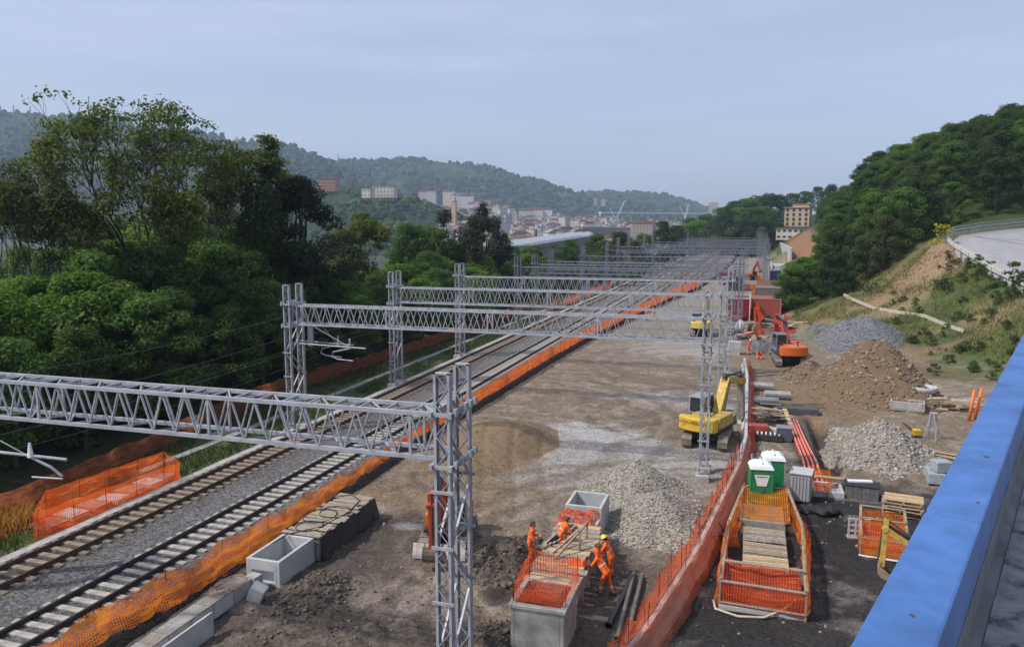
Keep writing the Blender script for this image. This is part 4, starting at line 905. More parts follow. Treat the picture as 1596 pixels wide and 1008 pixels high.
# between barrier and slope: troughs, wood heap, crates
for k, (px, py, w_, lb) in enumerate(((1187, 608, 1.9, 'half round concrete channel, farthest of three behind the barrier'), (1212, 622, 2.0, 'half round concrete channel standing out on the brown dirt'), (1194, 632, 1.9, 'half round concrete channel with dark inside, next to the wood heap'))):
    A = at(px, py); t = thing('concrete_channel', lb, 'concrete channel', A, .02, 'concrete channels behind the barrier')
    n = 10; P = []
    for rr in (.55, .45): P.append([(rr * math.cos(math.pi + math.pi * i / n), rr * math.sin(math.pi + math.pi * i / n) + .58) for i in range(n + 1)])
    poly = P[0] + P[1][::-1]; MB().prism(poly, -w_ / 2, w_ / 2, 'x').build('shell', conc_new, t); MB().box((-w_ / 2, 0, .28), (.08, .9, .5)).build('end_plate', conc, t)
t = thing('wood_heap', 'heap of broken boards beside the barrier net', 'wood heap', at(1197, 660) + Vector((0, .6, 0)))
r = random.Random(12)
for k in range(34): MB().box((r.gauss(0, .5), r.gauss(0, .8), .1 + .025 * k), (r.uniform(1.1, 2.0), r.uniform(.1, .22), .04), r.gauss(.1, .5), Matrix.Rotation(r.gauss(0, .1), 3, 'Y')).build('board', (wood_new, wood, wood_grey)[k % 3], t)
MB().bar((1.15, 1.2, .75), (1.5, -1.6, .2), .28, .05).build('board', wood_new, t)
t = thing('steel_crate', 'dark grey steel box beside the red pipes', 'crate', at(1222, 688) + Vector((0, .3, 0)))
MB().box((0, 0, .45), (.95, .85, .88)).build('body', M('slate_paint', (.085, .10, .125), .5, .1, .15, 3), t, bev=.03); MB().box((0, 0, .91), (1.0, .9, .05)).build('lid', M('slate_light', (.22, .24, .27), .5, .1, .1, 3), t)
t = thing('pallet_rack', 'white slatted rack lying next to the steel box', 'rack', at(1200, 686))
for k in range(6): MB().box((-.8 + k * .27, 0, .45), (.09, .5, .09)).build('slat', white, t)
MB().box((-.1, 0, .2), (1.7, .6, .35)).build('frame', dark, t)
t = thing('red_bin', 'dull red tilted skip beside the wood heap', 'skip', at(1180, 680), .2)
MB().prism([(-.6, .1), (.5, 0), (.7, .8), (-.75, .85)], -.4, .4, 'y').build('hopper', M('faded_red', (.35, .06, .055), .6, 0, .2, 3), t, bev=.02)
o = drape('pale sack lying between the wood heap and the steel box', at(1208, 672, -.4), 1.0, .6, .3, M('pale_sack', (.50, .42, .38), .9, 0, .15, 4), 66, name='sack', peak=.3); o['category'] = 'sack'
A = at(1216, 640, -.5); o = MB().box((0, 0, 0), (3.0, .9, .5)).build('dark_panel', M('dark_formwork', (.075, .075, .08), .8, 0, .3, 3), None, bev=.03); o.location = A + Vector((1.2, .5, .0)); tag(o, 'dark formwork panel lying beyond the wood heap', 'panel')
# ------------------------------------------------------------------ excavators
def excavator(label, loc, rz, swing, s, paint, ang, boomp, stickm, bucketm, blade=None, letters=None, group=None, cabm=None, canopy=True):
    t = thing('excavator', label, 'excavator', loc, rz, group)
    S = Matrix.Scale(s, 4); T = Matrix.Rotation(swing, 4, 'Z') @ S
    for sx in (-1, 1):
        o = [(-1.75, .0), (-2.05, .28), (-2.05, .58), (-1.75, .86), (1.75, .86), (2.05, .58), (2.05, .28), (1.75, .0)]
        m = MB().prism(o, sx * 1.12 - .29, sx * 1.12 + .29, 'x')
        for k in range(17):
            y = -1.75 + k * 3.5 / 16; m.box((sx * 1.12, y, .88), (.62, .12, .06)).box((sx * 1.12, y, .02), (.62, .12, .06))
        for y in (-2.07, 2.07):
            for z in (.3, .45, .6): m.box((sx * 1.12, y, z), (.62, .07, .09))
        m.xf(S).build('crawler_track', muddy, t)
        m = MB()
        for y in (-1.6, -.8, 0, .8, 1.6): m.tube([(sx * 1.12 - .31, y, .36), (sx * 1.12 + .31, y, .36)], .24, 10)
        m.xf(S).build('roller', dark, t)
    MB().box((0, 0, .62), (1.7, 2.0, .5)).lathe((0, 0, .85), [(.01, 0), (.75, 0), (.75, .25), (.01, .25)], 16).xf(S).build('undercarriage', dark, t)
    if blade:
        m = MB(); P = [(2.75 + .14 * math.cos(a * .6), .05 + .2 * a) for a in range(5)]; P2 = [(y + .09, z) for y, z in P][::-1]
        m.prism(P + P2, -blade / 2, blade / 2, 'x').bar((-.6, 1.2, .45), (-.6, 2.75, .4), .14).bar((.6, 1.2, .45), (.6, 2.75, .4), .14); m.xf(S).build('dozer_blade', M('pale_blade', (.50, .46, .41), .6, .2, .25, 4), t)
    deck = MB().box((0, -.1, 1.2), (2.5, 3.6, .22)); deck.xf(T).build('upper_deck', dark, t)
    # counterweight: rounded block at the rear
    P = []
    for k in range(13):
        a = math.pi + math.pi * k / 12; P.append((1.28 * max(-1, min(1, 1.25 * math.cos(a))), -1.45 + .85 * math.sin(a)))
    MB().prism([(x, y) for x, y in P], 1.15, 2.05, 'z').xf(T).build('counterweight', paint, t, bev=.09 * s)
    MB().box((.88, -.1, 1.62), (.78, 2.4, .72)).box((-.1, -.9, 1.68), (1.2, 1.3, .75)).xf(T).build('engine_cover', M('dusty_yellow_cover', (.42, .30, .08), .6, 0, .3, 4) if letters else paint, t, bev=.05 * s)
    MB().tube([(.5, -1.1, 2.0), (.5, -1.1, 2.45)], .07, 8).xf(T).build('exhaust', dark, t)
    m = MB(); x0, x1, y0, y1, z0, z1 = -1.25, -.3, -.25, 1.5, 1.3, 2.95
    for x in (x0, x1):
        for y, z in ((y0, z1), (y1, z1 - .1)): m.bar((x, y, z0), (x, y - (.12 if y > 0 else 0), z), .1)
    m.box(((x0 + x1) / 2, (y0 + y1) / 2 - .05, z1), (x1 - x0 + .1, y1 - y0, .1)).box(((x0 + x1) / 2, (y0 + y1) / 2, z0 + .22), (x1 - x0, y1 - y0, .5)).box(((x0 + x1) / 2, y0, 1.9), (x1 - x0, .06, .1))
    c = m.xf(T).build('cab', cabm or cabgrey, t, bev=.02 * s)
    MB().box(((x0 + x1) / 2, y0 + .0, 2.42), (x1 - x0 - .12, .03, .85)).xf(T).build('window', glass, c); MB().box((x0, (y0 + y1) / 2, 2.3), (.03, y1 - y0 - .15, 1.1)).xf(T).build('window', glass, c)
    MB().box((x1, (y0 + y1) / 2, 2.3), (.03, y1 - y0 - .15, 1.1)).xf(T).build('window', glass, c); MB().box(((x0 + x1) / 2, y1 - .06, 2.25), (x1 - x0 - .12, .03, 1.25)).xf(T).build('window', glass, c)
    bx = .12; p0 = Vector((bx, .95, 1.55)); d = lambda a, l: Vector((0, math.cos(R(a)) * l, math.sin(R(a)) * l))
    p1 = p0 + d(ang[0], 2.7); p2 = p1 + d(ang[1], 2.9); p3 = p2 + d(ang[2], 2.8)
    m = MB(); m.bar(p0, p1 + d(ang[0], .12), .46, .62, (1, 0, 0)).bar(p1 - d(ang[1], .12), p2, .42, .52, (1, 0, 0)).tube([p2 + Vector((-.3, 0, 0)), p2 + Vector((.3, 0, 0))], .26, 10); m.xf(T).build('boom', boomp, t, bev=.04 * s)
    back = p2 - d(ang[2], .7); m = MB(); m.bar(back, p3, .36, .46, (1, 0, 0)); m.xf(T).build('stick', stickm, t, bev=.03 * s)
    m = MB(); ya = p1 + Vector((0, 0, .1))
    for q in (-.28, .28): m.tube([p0 + Vector((q, .35, -.3)), p1 + Vector((q, 0, -.05))], .075, 8)
    m.tube([p1 + d(ang[0] + 90, .5), back], .09, 8).tube([back + d(ang[2] - 90, .15) * -1, p3 - d(ang[2], .35) - d(ang[2] - 90, .3)], .07, 8); m.xf(T).build('hydraulic_ram', M('ram_dark', (.13, .12, .10), .4, .5, .2, 4), t)
    m = MB()
    for q in (-.16, -.05, .06, .17): m.tube([p0 + Vector((q, .2, .45)), p1 + Vector((q, 0, .42)), p2 + Vector((q, 0, .35))], .045, 5)
    m.xf(T).build('hose', black, t)
    # bucket: curved shell hanging from the stick
    ba = ang[3]; prof = []
    for k in range(9): a = R(ba + 15 + k * 22); prof.append((p3.y + .38 * math.cos(R(ba)) + .62 * math.cos(a), p3.z + .38 * math.sin(R(ba)) + .62 * math.sin(a)))
    inn = [(y + (p3.y - y) * .1, z + (p3.z - z) * .1) for y, z in prof][::-1]
    m = MB().prism(prof + inn, bx - .6, bx + .6, 'x')
    for q in (-.58, .58): m.prism(prof, bx + q - .03, bx + q + .03, 'x')
    e = Vector((0, prof[-1][0], prof[-1][1])); dd = Vector((0, prof[-1][0] - prof[-2][0], prof[-1][1] - prof[-2][1])).normalized()
    for k in range(5): m.bar(e + Vector((bx - .5 + k * .25, 0, 0)) - dd * .1, e + Vector((bx - .5 + k * .25, 0, 0)) + dd * .22, .1, .07)
    m.xf(T).build('bucket', bucketm, t)
    if letters:
        cu = bpy.data.curves.new('lettering', 'FONT'); cu.body = letters[0]; cu.size = .30 * s; cu.extrude = .004; cu.align_x = 'CENTER'
        o = bpy.data.objects.new('lettering', cu); col.objects.link(o); o.parent = t; o.parent = None; me = bpy.data.meshes.new_from_object(o); bpy.data.objects.remove(o); me.materials.append(letters[1]); o = bpy.data.objects.new('lettering', me); col.objects.link(o); o.parent = t
        o.matrix_local = T @ Matrix.Translation((0, -2.335, letters[2])) @ Matrix.Rotation(math.pi / 2, 4, 'X') @ Matrix.Scale(1 / s, 4)
        o.scale = (1, 1, 1) if s == 1 else o.scale
    return t
yb = M('worn_yellow_boom', (.50, .34, .06), .6, 0, .35, 4)
excavator('big yellow excavator seen from behind next to the bare barriers', (-2.15, 50.3, -.72), R(-4), R(-16), .98, yellow, (56, -10, -84, 205), yb, bucketst, M('grey_bucket', (.42, .41, .39), .6, .2, .2, 4), letters=('NEW HOLLAND', dark, 1.66), cabm=M('cab_light', (.28, .31, .32), .5, .1, .1, 4))
excavator('big orange excavator seen from behind on the brown dirt by the grass slope', (4.2, 82.3, gz(4.2, 82) - .05), R(4), R(8), 1.05, orange, (50, 0, -80, 200), red, red, bucketst, letters=None, cabm=M('cab_blue', (.17, .21, .26), .4, .1, .1, 4))
excavator('small orange excavator with dozer blade half hidden by the nearest mast', (-12.3, 30.4, gz(-12.3, 30) - .02), R(190), R(2), .72, orange, (75, -4, -96, 215), M('orange_red_paint', (.50, .07, .02), .45, 0, .2, 3), M('orange_red_paint', (.5, .07, .02)), M('brown_bucket', (.17, .12, .09), .7, .2, .3, 4), blade=3.1)
excavator('small yellow excavator mostly hidden behind the blue parapet', (7.6, 29.7, -.72), R(80), R(2), .52, yellow, (62, 30, -88, 205), M('dusty_yellow', (.48, .32, .07), .6, 0, .3, 4), M('dusty_yellow', (.48, .32, .07)), M('tan_bucket', (.30, .22, .15), .7, .2, .3, 4), blade=2.4)
excavator('distant pale yellow excavator standing behind the third portal masts', (-5.6, 101.5, -.72), R(2), R(-6), .95, yellow2, (66, 22, -70, 210), yellow2, yellow2, bucketst)
excavator('tiny red excavator far along the yard under the portal cluster', (.6, 214, -.72), R(-160), R(10), .8, red, (70, 40, -60, 215), red, red, bucketst)
# containers and huts in the far yard
def container(label, c, d, mat, rz=0, openm=None):
    t = thing('container', label, 'container', c, rz, 'containers in the far yard'); w, l, h = d
    m = MB()
    for k in range(int(w / .3)): m.box((-w / 2 + .15 + k * .3, 0, h / 2), (.16, l + .06, h - .1))
    for k in range(int(l / .3)): m.box((0, -l / 2 + .15 + k * .3, h / 2), (w + .06, .16, h - .1))
    m.box((0, 0, h / 2), (w, l, h)); m.build('body', mat, t)
    m = MB(); 
    for x in (-1, 1):
        for y in (-1, 1): m.box((x * w / 2, y * l / 2, h / 2), (.16, .16, h + .06))
    for x in (-1, 1): m.box((x * w / 2, 0, h), (.14, l, .14))
    for y in (-1, 1): m.box((0, y * l / 2, h), (w, .14, .14))
    m.build('frame', openm or mat, t); return t
maroon = M('maroon_paint', (.20, .012, .028), .5, 0, .2, 3)
container('dark red container with white top rim behind the portal masts', (-1.4, 122.5, -.7), (3.4, 6, 3.3), maroon, 0, M('white_rim', (.55, .52, .52), .6, 0, .1, 3))
container('rust red ribbed container touching the big green bush', (2.7, 126, -.7), (4.2, 6, 3.0), M('rust_red_paint', (.30, .075, .05), .6, 0, .25, 3), 0, M('pale_red_rim', (.36, .15, .11), .6, 0, .2, 3))
container('grey brown container behind the rust red one', (3.7, 152, -.7), (4.8, 8, 2.8), M('grey_brown_paint', (.16, .14, .13), .7, 0, .25, 3))
container('dark open skip by the far net fence', (-3.0, 178, -.7), (3.4, 5, 3.0), dark)
container('small red skip beside the dark open one', (-5.0, 196, -.7), (3.6, 5, 3.2), maroon)
container('small blue skip near the retaining wall', (6.4, 205, -.7), (2.4, 5, 3.0), M('navy_paint', (.02, .035, .12), .5, 0, .2, 3))
o = MB().box((0, 0, 0), (1.3, 1.0, 1.5), .1, Matrix.Rotation(.1, 3, 'Y')).build('concrete_block', M('pale_block', (.44, .44, .42), .85, 0, .2, 2), None, bev=.05); o.location = at(1144, 553) + Vector((0, .5, .7)); tag(o, 'tall pale concrete block behind the big yellow excavator', 'concrete block')
r2 = np.random.default_rng(77); p = at(1152, 519)
t = thing('white_sack', 'white bulk sack standing among the clutter behind the masts', 'sack', p); V, Fq = stones(np.array([[0, 0, .75]]), np.array([.95]), r2, 1.1); npmesh('body', V, Fq, white, t, smooth=True)
net([at(1160, 500), at(1175, 495), at(1178, 520), at(1182, 528), at(1215, 528), at(1240, 526)], [1.6, 2.0, 2.6, 1.8, 1.5, 1.4], 'red orange net strung behind the orange excavator', net_r, stakes=2.2, seed=71, wr=.14, dense=.3)
net([at(1176, 480), at(1180, 500), at(1185, 522)], [2.2, 3.0, 2.4], 'tall bunched orange net beside the rust red container', net_r, stakes=3, seed=72, wr=.3, dense=.3)
net([at(1150, 500), at(1162, 494), at(1172, 488)], [1.8, 2.2, 2.0], 'orange net heaped in front of the dark red container', net_o, stakes=3, seed=73, wr=.25, dense=.3)
t = thing('board_heap', 'brown heap of boards and panels below the big green bush', 'board heap', at(1218, 517)); r = random.Random(31)
for k in range(24): MB().box((r.gauss(0, 1.6), r.gauss(0, 1.2), .1 + .05 * k), (r.uniform(1.5, 4.0), r.uniform(.3, 1.2), .07), r.gauss(0, .5), Matrix.Rotation(r.gauss(0, .12), 3, 'Y')).build('board', (wood_new, wood, wood_grey)[k % 3], t)
for k, (px, py, c, lb) in enumerate(((1198, 508, black, 'black plastic sheeting heaped in front of the rust red container'), (1196, 548, M('grey_sheet', (.10, .105, .11), .6, 0, .3, 3), 'grey plastic sheet thrown over a mound beside the orange excavator'))):
    o = drape(lb, at(px, py, -.65), 4.2, 3.4, 1.1, c, 80 + k, name='plastic_sheet', peak=1.1); o['category'] = 'sheet'
for k, (x, y, c, lb) in enumerate(((1.2, 92, wood, 'brown cable drum nearest the orange excavator'), (2.6, 97, wood_grey, 'grey cable drum behind the brown one'), (.9, 103, wood_new, 'pale cable drum farthest along the barrier line'))):
    t = thing('cable_drum', lb, 'cable drum', (x, y, -.7), .4 + k, 'cable drums in the middle distance'); rt = Matrix.Rotation(math.pi / 2, 3, 'Y')
    for q in (-.45, .42): MB().lathe((q, 0, .8), [(.01, 0), (.8, 0), (.8, .08), (.01, .08)], 18, rt).build('flange', c, t)
    MB().lathe((-.42, 0, .8), [(.55, 0), (.55, .84)], 18, rt).build('coil', black, t, smooth=True)
for k, (px, py, w_) in enumerate(((1196, 492, 3), (1222, 506, 3.4), (1158, 478, 3), (1172, 462, 3.4), (1150, 452, 3.5), (1180, 446, 4), (1160, 436, 4))):
    A = at(px, py); net([A, A + Vector((w_, .3, 0)), A + Vector((w_ + .2, 3.4, 0)), A + Vector((.2, 3.4, 0)), A], [1.3, 1.5, 1.2, 1.4], 'orange net pen %s' % ('against the rust red container', 'below the big green bush', 'beside the dark red container', 'behind the dark red container', 'far along the yard before the dark open skip', 'near the grey brown container', 'far along the yard before the red excavator')[k], net_o, name='net_pen', stakes=2.5, seed=90 + k, wr=.12, dense=.4, cat='net pen')
r = random.Random(55)
for k, (px, py) in enumerate(((1143, 500), (1150, 490), (1190, 535), (1205, 540), (1146, 520), (1158, 528), (1230, 540), (1172, 512))):
    A = at(px, py); t = thing('pallet_pile', 'small pile of planks and pallets %s' % ('by the third portal mast', 'by the dark red container', 'behind the kneeling worker', 'near the grey plastic sheet', 'before the white sack', 'next to the white sack', 'behind the orange excavator cab', 'under the bunched orange net')[k], 'planks', A, r.uniform(0, 3))
    for q in range(6): MB().box((r.gauss(0, .4), r.gauss(0, .4), .1 + .14 * q), (r.uniform(1.2, 2.2), r.uniform(.5, 1.0), .1), r.gauss(0, .3)).build('board', (wood, wood_new, wood_grey, conc, orangepipe, steel_far)[(q + k) % 6], t)
# ------------------------------------------------------------------ people (one continuous body grown from a blended distance field)
hivis = M('hi_vis_orange', (.90, .13, .012), .75, 0, .12, 6); hivis_t = M('hi_vis_trousers', (.82, .14, .02), .8, 0, .2, 6); skin = M('skin', (.42, .23, .15), .6, 0, .1, 8)
silver = M('reflective_band', (.62, .64, .62), .35, .1, .1, 8); boot = M('work_boot', (.05, .04, .032), .8, 0, .3, 6); hair_m = M('dark_hair', (.02, .016, .012), .7, 0, .2, 20); eye_m = M('dark_eye', (.015, .012, .01), .3)
lip_m = M('lip', (.30, .12, .09), .6)
PM = [hivis, hivis_t, skin, silver, boot, hair_m, eye_m, lip_m]
def person(label, loc, rz, J, vox=.014, helmet=None, hood=False, group=None, hi=None):
    """J: dict of joints in metres, z up, facing +y"""
    V = {k: np.array(v, float) for k, v in J.items()}
    prim = []                                           # (a, b, ra, rb, material, k)
    def cap(a, b, ra, rb, m, band=None): prim.append((np.array(a, float), np.array(b, float), ra, rb, m, band))
    hip, ch, nk, hd = V['hip'], V['chest'], V['neck'], V['head']
    up = (hd - nk) / np.linalg.norm(hd - nk); fw = V['look'] / np.linalg.norm(V['look']); fw = fw - up * fw.dot(up); fw /= np.linalg.norm(fw); rt = np.cross(fw, up)
    sp = (ch - hip) / np.linalg.norm(ch - hip); sr = V['sr'] - V['sl']; sr /= np.linalg.norm(sr)
    for s in (-1, 1):
        cap(hip + sr * s * .075, hip + sp * .17 + sr * s * .07, .115, .11, 1); cap(hip + sp * .17 + sr * s * .065, ch + sr * s * .085, .112, .118, 0, (.35, .55)); cap(ch + sr * s * .08, ch + sp * .12 + sr * s * .06, .118, .085, 0)
    cap(ch + sp * .12, nk, .075, .058, 0); cap(nk, hd - up * .05, .054, .052, 2)
    cap(hd - up * .045 + fw * .018, hd + up * .045 - fw * .005, .074, .09, 2); cap(hd - up * .09 + fw * .04, hd - up * .07 + fw * .05, .042, .045, 2)
    cap(hd + up * .055 - fw * .02, hd - up * .02 - fw * .045, .092, .085, 0 if hood else 5)
    if hood: cap(nk, hd - up * .02 - fw * .05, .085, .09, 0)
    cap(hd + fw * .098 + up * .01, hd + fw * .115 - up * .022, .010, .015, 2)
    for s in (-1, 1): cap(hd + fw * .086 + up * .012 + rt * s * .033, hd + fw * .087 + up * .012 + rt * s * .035, .011, .011, 6); cap(hd + rt * s * .088 + up * .02, hd + rt * s * .09 - up * .022, .018, .013, 2)
    cap(hd + fw * .090 - up * .050 - rt * .018, hd + fw * .090 - up * .050 + rt * .018, .009, .009, 7)
    for q, s in (('l', -1), ('r', 1)):
        sh, el, ha = V['s' + q], V['e' + q], V['h' + q]
        cap(ch + sp * .1 + sr * s * .08, sh, .09, .075, 0); cap(sh, el, .072, .056, 0); cap(el, ha, .056, .040, 0, (.45, .65))
        f = (ha - el) / np.linalg.norm(ha - el); n = V.get('palm', np.array([0, 0, -1.])); sd = np.cross(f, n); sd = sd / (np.linalg.norm(sd) + 1e-6); n = np.cross(sd, f)
        pm = ha + f * .075; cap(ha, ha + f * .03, .028, .03, 2)
        for k in (-1, 0, 1): cap(ha + f * .025 + sd * k * .018, pm + sd * k * .022, .019, .018, 2)
        for k, L in enumerate((.062, .074, .07, .052)):
            o = sd * (k - 1.5) * .021; b1 = pm + o + f * L * .55 + n * .012; cap(pm + o, b1, .0115, .0105, 2); cap(b1, b1 + f * L * .38 + n * .03, .0105, .009, 2)
        th = ha + f * .03 - sd * .03 * s; cap(th, th + f * .04 - sd * .03 * s + n * .012, .014, .012, 2); cap(th + f * .04 - sd * .03 * s + n * .012, th + f * .07 - sd * .028 * s + n * .028, .012, .010, 2)
        kn, ft = V['k' + q], V['f' + q]; hj = hip + sr * s * .09 - sp * .03
        cap(hj, kn, .098, .066, 1); cap(kn, ft + (kn - ft) * .18, .068, .062, 1, (.35, .6)); toe = V.get('t' + q, np.array([0, 1., 0])); toe = toe / np.linalg.norm(toe)
        cap(ft + (kn - ft) * .2, ft + np.array([0, 0, .05]), .056, .052, 4); cap(ft + np.array([0, 0, .045]) - toe * .04, ft + np.array([0, 0, .04]) + toe * .15, .048, .042, 4)
    lo = np.min([np.minimum(a - ra, b - rb) for a, b, ra, rb, _, _ in prim], 0) - .05; hi_ = np.max([np.maximum(a + ra, b + rb) for a, b, ra, rb, _, _ in prim], 0) + .05
    n = np.ceil((hi_ - lo) / vox).astype(int) + 1; D = np.full(tuple(n), .12, np.float32)
    for a, b, ra, rb, mt, bd in prim:
        kk = .02 if max(ra, rb) > .04 else .004
        p0 = np.maximum(np.floor((np.minimum(a - ra, b - rb) - .1 - lo) / vox).astype(int), 0); p1 = np.minimum(np.ceil((np.maximum(a + ra, b + rb) + .1 - lo) / vox).astype(int) + 1, n)
        g = np.stack(np.meshgrid(*[lo[i] + vox * np.arange(p0[i], p1[i]) for i in range(3)], indexing='ij'), -1)
        ab = b - a; q = np.clip(((g - a) @ ab) / (ab @ ab + 1e-9), 0, 1); d = np.linalg.norm(g - a - q[..., None] * ab, axis=-1) - (ra + (rb - ra) * q)
        sl = tuple(slice(p0[i], p1[i]) for i in range(3)); c = D[sl]; h = np.maximum(kk - np.abs(c - d), 0) / kk; D[sl] = np.minimum(c, d) - h * h * kk * .25
    # surface nets
    ins = D < 0; cnt = np.zeros(tuple(n - 1)); acc = np.zeros(tuple(n - 1) + (3,))
    def corner(a, o): return a[o[0]:n[0] - 1 + o[0], o[1]:n[1] - 1 + o[1], o[2]:n[2] - 1 + o[2]]
    for ax in range(3):
        for u in (0, 1):
            for v in (0, 1):
                o0 = [0, 0, 0]; o0[(ax + 1) % 3] = u; o0[(ax + 2) % 3] = v; o1 = list(o0); o1[ax] = 1
                d0, d1 = corner(D, o0), corner(D, o1); x = (d0 < 0) != (d1 < 0); tt = np.where(x, d0 / np.where(x, d0 - d1, 1), 0)
                for i in range(3): acc[..., i] += x * (o0[i] + (tt if i == ax else 0))
                cnt += x
    act = cnt > 0; vid = -np.ones(tuple(n - 1), int); vid[act] = np.arange(act.sum()); P = (np.argwhere(act) + acc[act] / cnt[act][:, None]) * vox + lo
    faces = []
    for ax in range(3):
        u, v = (ax + 1) % 3, (ax + 2) % 3; a = ins; s0 = [slice(None)] * 3; s1 = [slice(None)] * 3; s0[ax] = slice(0, -1); s1[ax] = slice(1, None)
        x = ins[tuple(s0)] != ins[tuple(s1)]; e = np.argwhere(x); e = e[(e[:, u] > 0) & (e[:, v] > 0) & (e[:, u] < n[u] - 1) & (e[:, v] < n[v] - 1)]
        flip = ins[tuple(s0)][tuple(e.T)]; du = np.zeros(3, int); du[u] = 1; dv = np.zeros(3, int); dv[v] = 1
        q = np.stack([vid[tuple((e - du - dv).T)], vid[tuple((e - dv).T)], vid[tuple(e.T)], vid[tuple((e - du).T)]], -1); q[~flip] = q[~flip][:, ::-1]; faces.append(q)
    Fq = np.concatenate(faces); ctr = P[Fq].mean(1); best = np.full(len(Fq), 9.); mi = np.zeros(len(Fq), np.int32)
    for a, b, ra, rb, mt, bd in prim:
        ab = b - a; q = np.clip(((ctr - a) @ ab) / (ab @ ab + 1e-9), 0, 1); d = np.linalg.norm(ctr - a - q[:, None] * ab, axis=-1) - (ra + (rb - ra) * q); w = d < best
        best[w] = d[w]; mi[w] = mt
        if bd is not None: mi[w & (q > bd[0]) & (q < bd[1])] = 3
    t = thing('person', label, 'person', loc, rz, group)
    o = npmesh('body', P, Fq, None, t, smooth=True)
    for mm in PM: o.data.materials.append(mm)
    o.data.polygons.foreach_set('material_index', mi)
    if helmet:
        rot = Matrix(((rt[0], fw[0], up[0]), (rt[1], fw[1], up[1]), (rt[2], fw[2], up[2])))
        MB().lathe(tuple(hd + up * .035 - fw * .01), [(.135, .0), (.125, .012), (.117, .04), (.095, .085), (.055, .115), (.001, .125)], 20, rot).build('helmet', helmet, t, smooth=True)
    return t
def stand(lean=0, twist=0): return dict(hip=(0, 0, .93), chest=(0, .05 + lean, 1.27), neck=(0, .06 + lean * 1.3, 1.47), head=(0, .10 + lean * 1.5, 1.62), look=(0, 1, -.35), sl=(-.19, .04 + lean * 1.1, 1.39), sr=(.19, .04 + lean * 1.1, 1.39), el=(-.27, .0, 1.12), er=(.27, .0, 1.12),
    hl=(-.25, .12, .88), hr=(.25, .12, .88), kl=(-.11, .05, .50), kr=(.11, .03, .50), fl=(-.13, 0, .03), fr=(.13, -.02, .03))
hat_y = M('yellow_helmet', (.85, .62, .02), .3, 0, .05, 4, coat=.3); hat_w = M('white_helmet', (.75, .75, .72), .3, 0, .05, 4); hat_o = M('orange_cap', (.85, .16, .02), .6, 0, .05, 4)
J = stand(.02); J.update(hl=(-.06, .36, 1.17), hr=(.07, .36, 1.16), el=(-.25, .14, 1.08), er=(.25, .14, 1.08), look=(.1, 1, -.8))
p = at(826, 879, -.55); person('worker in orange standing on the dark spoil looking down at their hands', (p.x, p.y, gz(p.x, p.y) + .3), R(-78), J, .0125)
J = stand(.22); J.update(hip=(0, -.05, .90), hl=(-.2, .72, 1.06), hr=(.16, .66, 1.02), el=(-.28, .45, 1.12), er=(.26, .40, 1.10), look=(0, 1, -.6), kl=(-.13, .10, .50), kr=(.12, -.12, .50), fl=(-.14, .12, .03), fr=(.13, -.32, .03))
p = at(941, 922, -.7); person('worker in orange hood leaning over the deck edge with both arms', (p.x + .05, p.y, gz(p.x, p.y)), R(72), J, .0125, hood=True)
J = stand(.14); J.update(hl=(-.2, .62, 1.05), hr=(.2, .60, 1.0), el=(-.28, .36, 1.10), er=(.28, .34, 1.08), look=(0, 1, -.7))
p = at(949, 903, -.7); person('worker in yellow helmet standing behind the hooded one', (p.x + .05, p.y + .15, gz(p.x, p.y)), R(80), J, .0125, helmet=hat_y)
J = dict(hip=(0, -.1, .42), chest=(0, .08, .76), neck=(0, .2, .94), head=(0, .28, 1.08), look=(0, 1, -.9), sl=(-.19, .16, .86), sr=(.19, .16, .86), el=(-.27, .42, .48), er=(.27, .42, .48), hl=(-.2, .58, .26), hr=(.2, .58, .26), kl=(-.15, .28, .40), kr=(.15, .22, .12), fl=(-.15, .2, .03), fr=(.15, -.28, .06))
person('worker in orange crouching on the boards between the concrete boxes', (-6.75, 28.7, .62), R(-60), J, .0125).scale = (.85,) * 3
for k, (px, py, lb) in enumerate(((1008, 499, 'tiny worker in orange beside the far net, nearer its fold'), (1020, 497, 'tiny worker in orange and helmet farther from the far net'))):
    p = at(px, py); person(lb, (p.x, p.y, -.7), R(150 - 60 * k), stand(.05), .03, helmet=(None, hat_o)[k])
J = stand(.05); J.update(hl=(-.22, .3, 1.0), hr=(.22, .3, 1.0)); p = at(1166, 553); person('worker in orange with white helmet standing by the grey plastic sheet', (p.x, p.y, gz(p.x, p.y)), R(-100), J, .025, helmet=hat_w)
J = dict(hip=(0, -.1, .42), chest=(0, .22, .62), neck=(0, .40, .68), head=(0, .53, .70), look=(0, 1, -.6), sl=(-.19, .3, .64), sr=(.19, .3, .64), el=(-.27, .42, .40), er=(.27, .42, .40), hl=(-.2, .5, .12), hr=(.2, .5, .12), kl=(-.15, .2, .08), kr=(.15, .2, .08), fl=(-.15, -.2, .04), fr=(.15, -.2, .04))
p = at(1184, 559); person('worker in orange kneeling on the ground beside the orange excavator', (p.x, p.y, gz(p.x, p.y)), R(170), J, .025)
p = at(1187, 432); person('tiny worker in orange far away below the retaining wall', (p.x, p.y, -.7), R(150), stand(), .035)
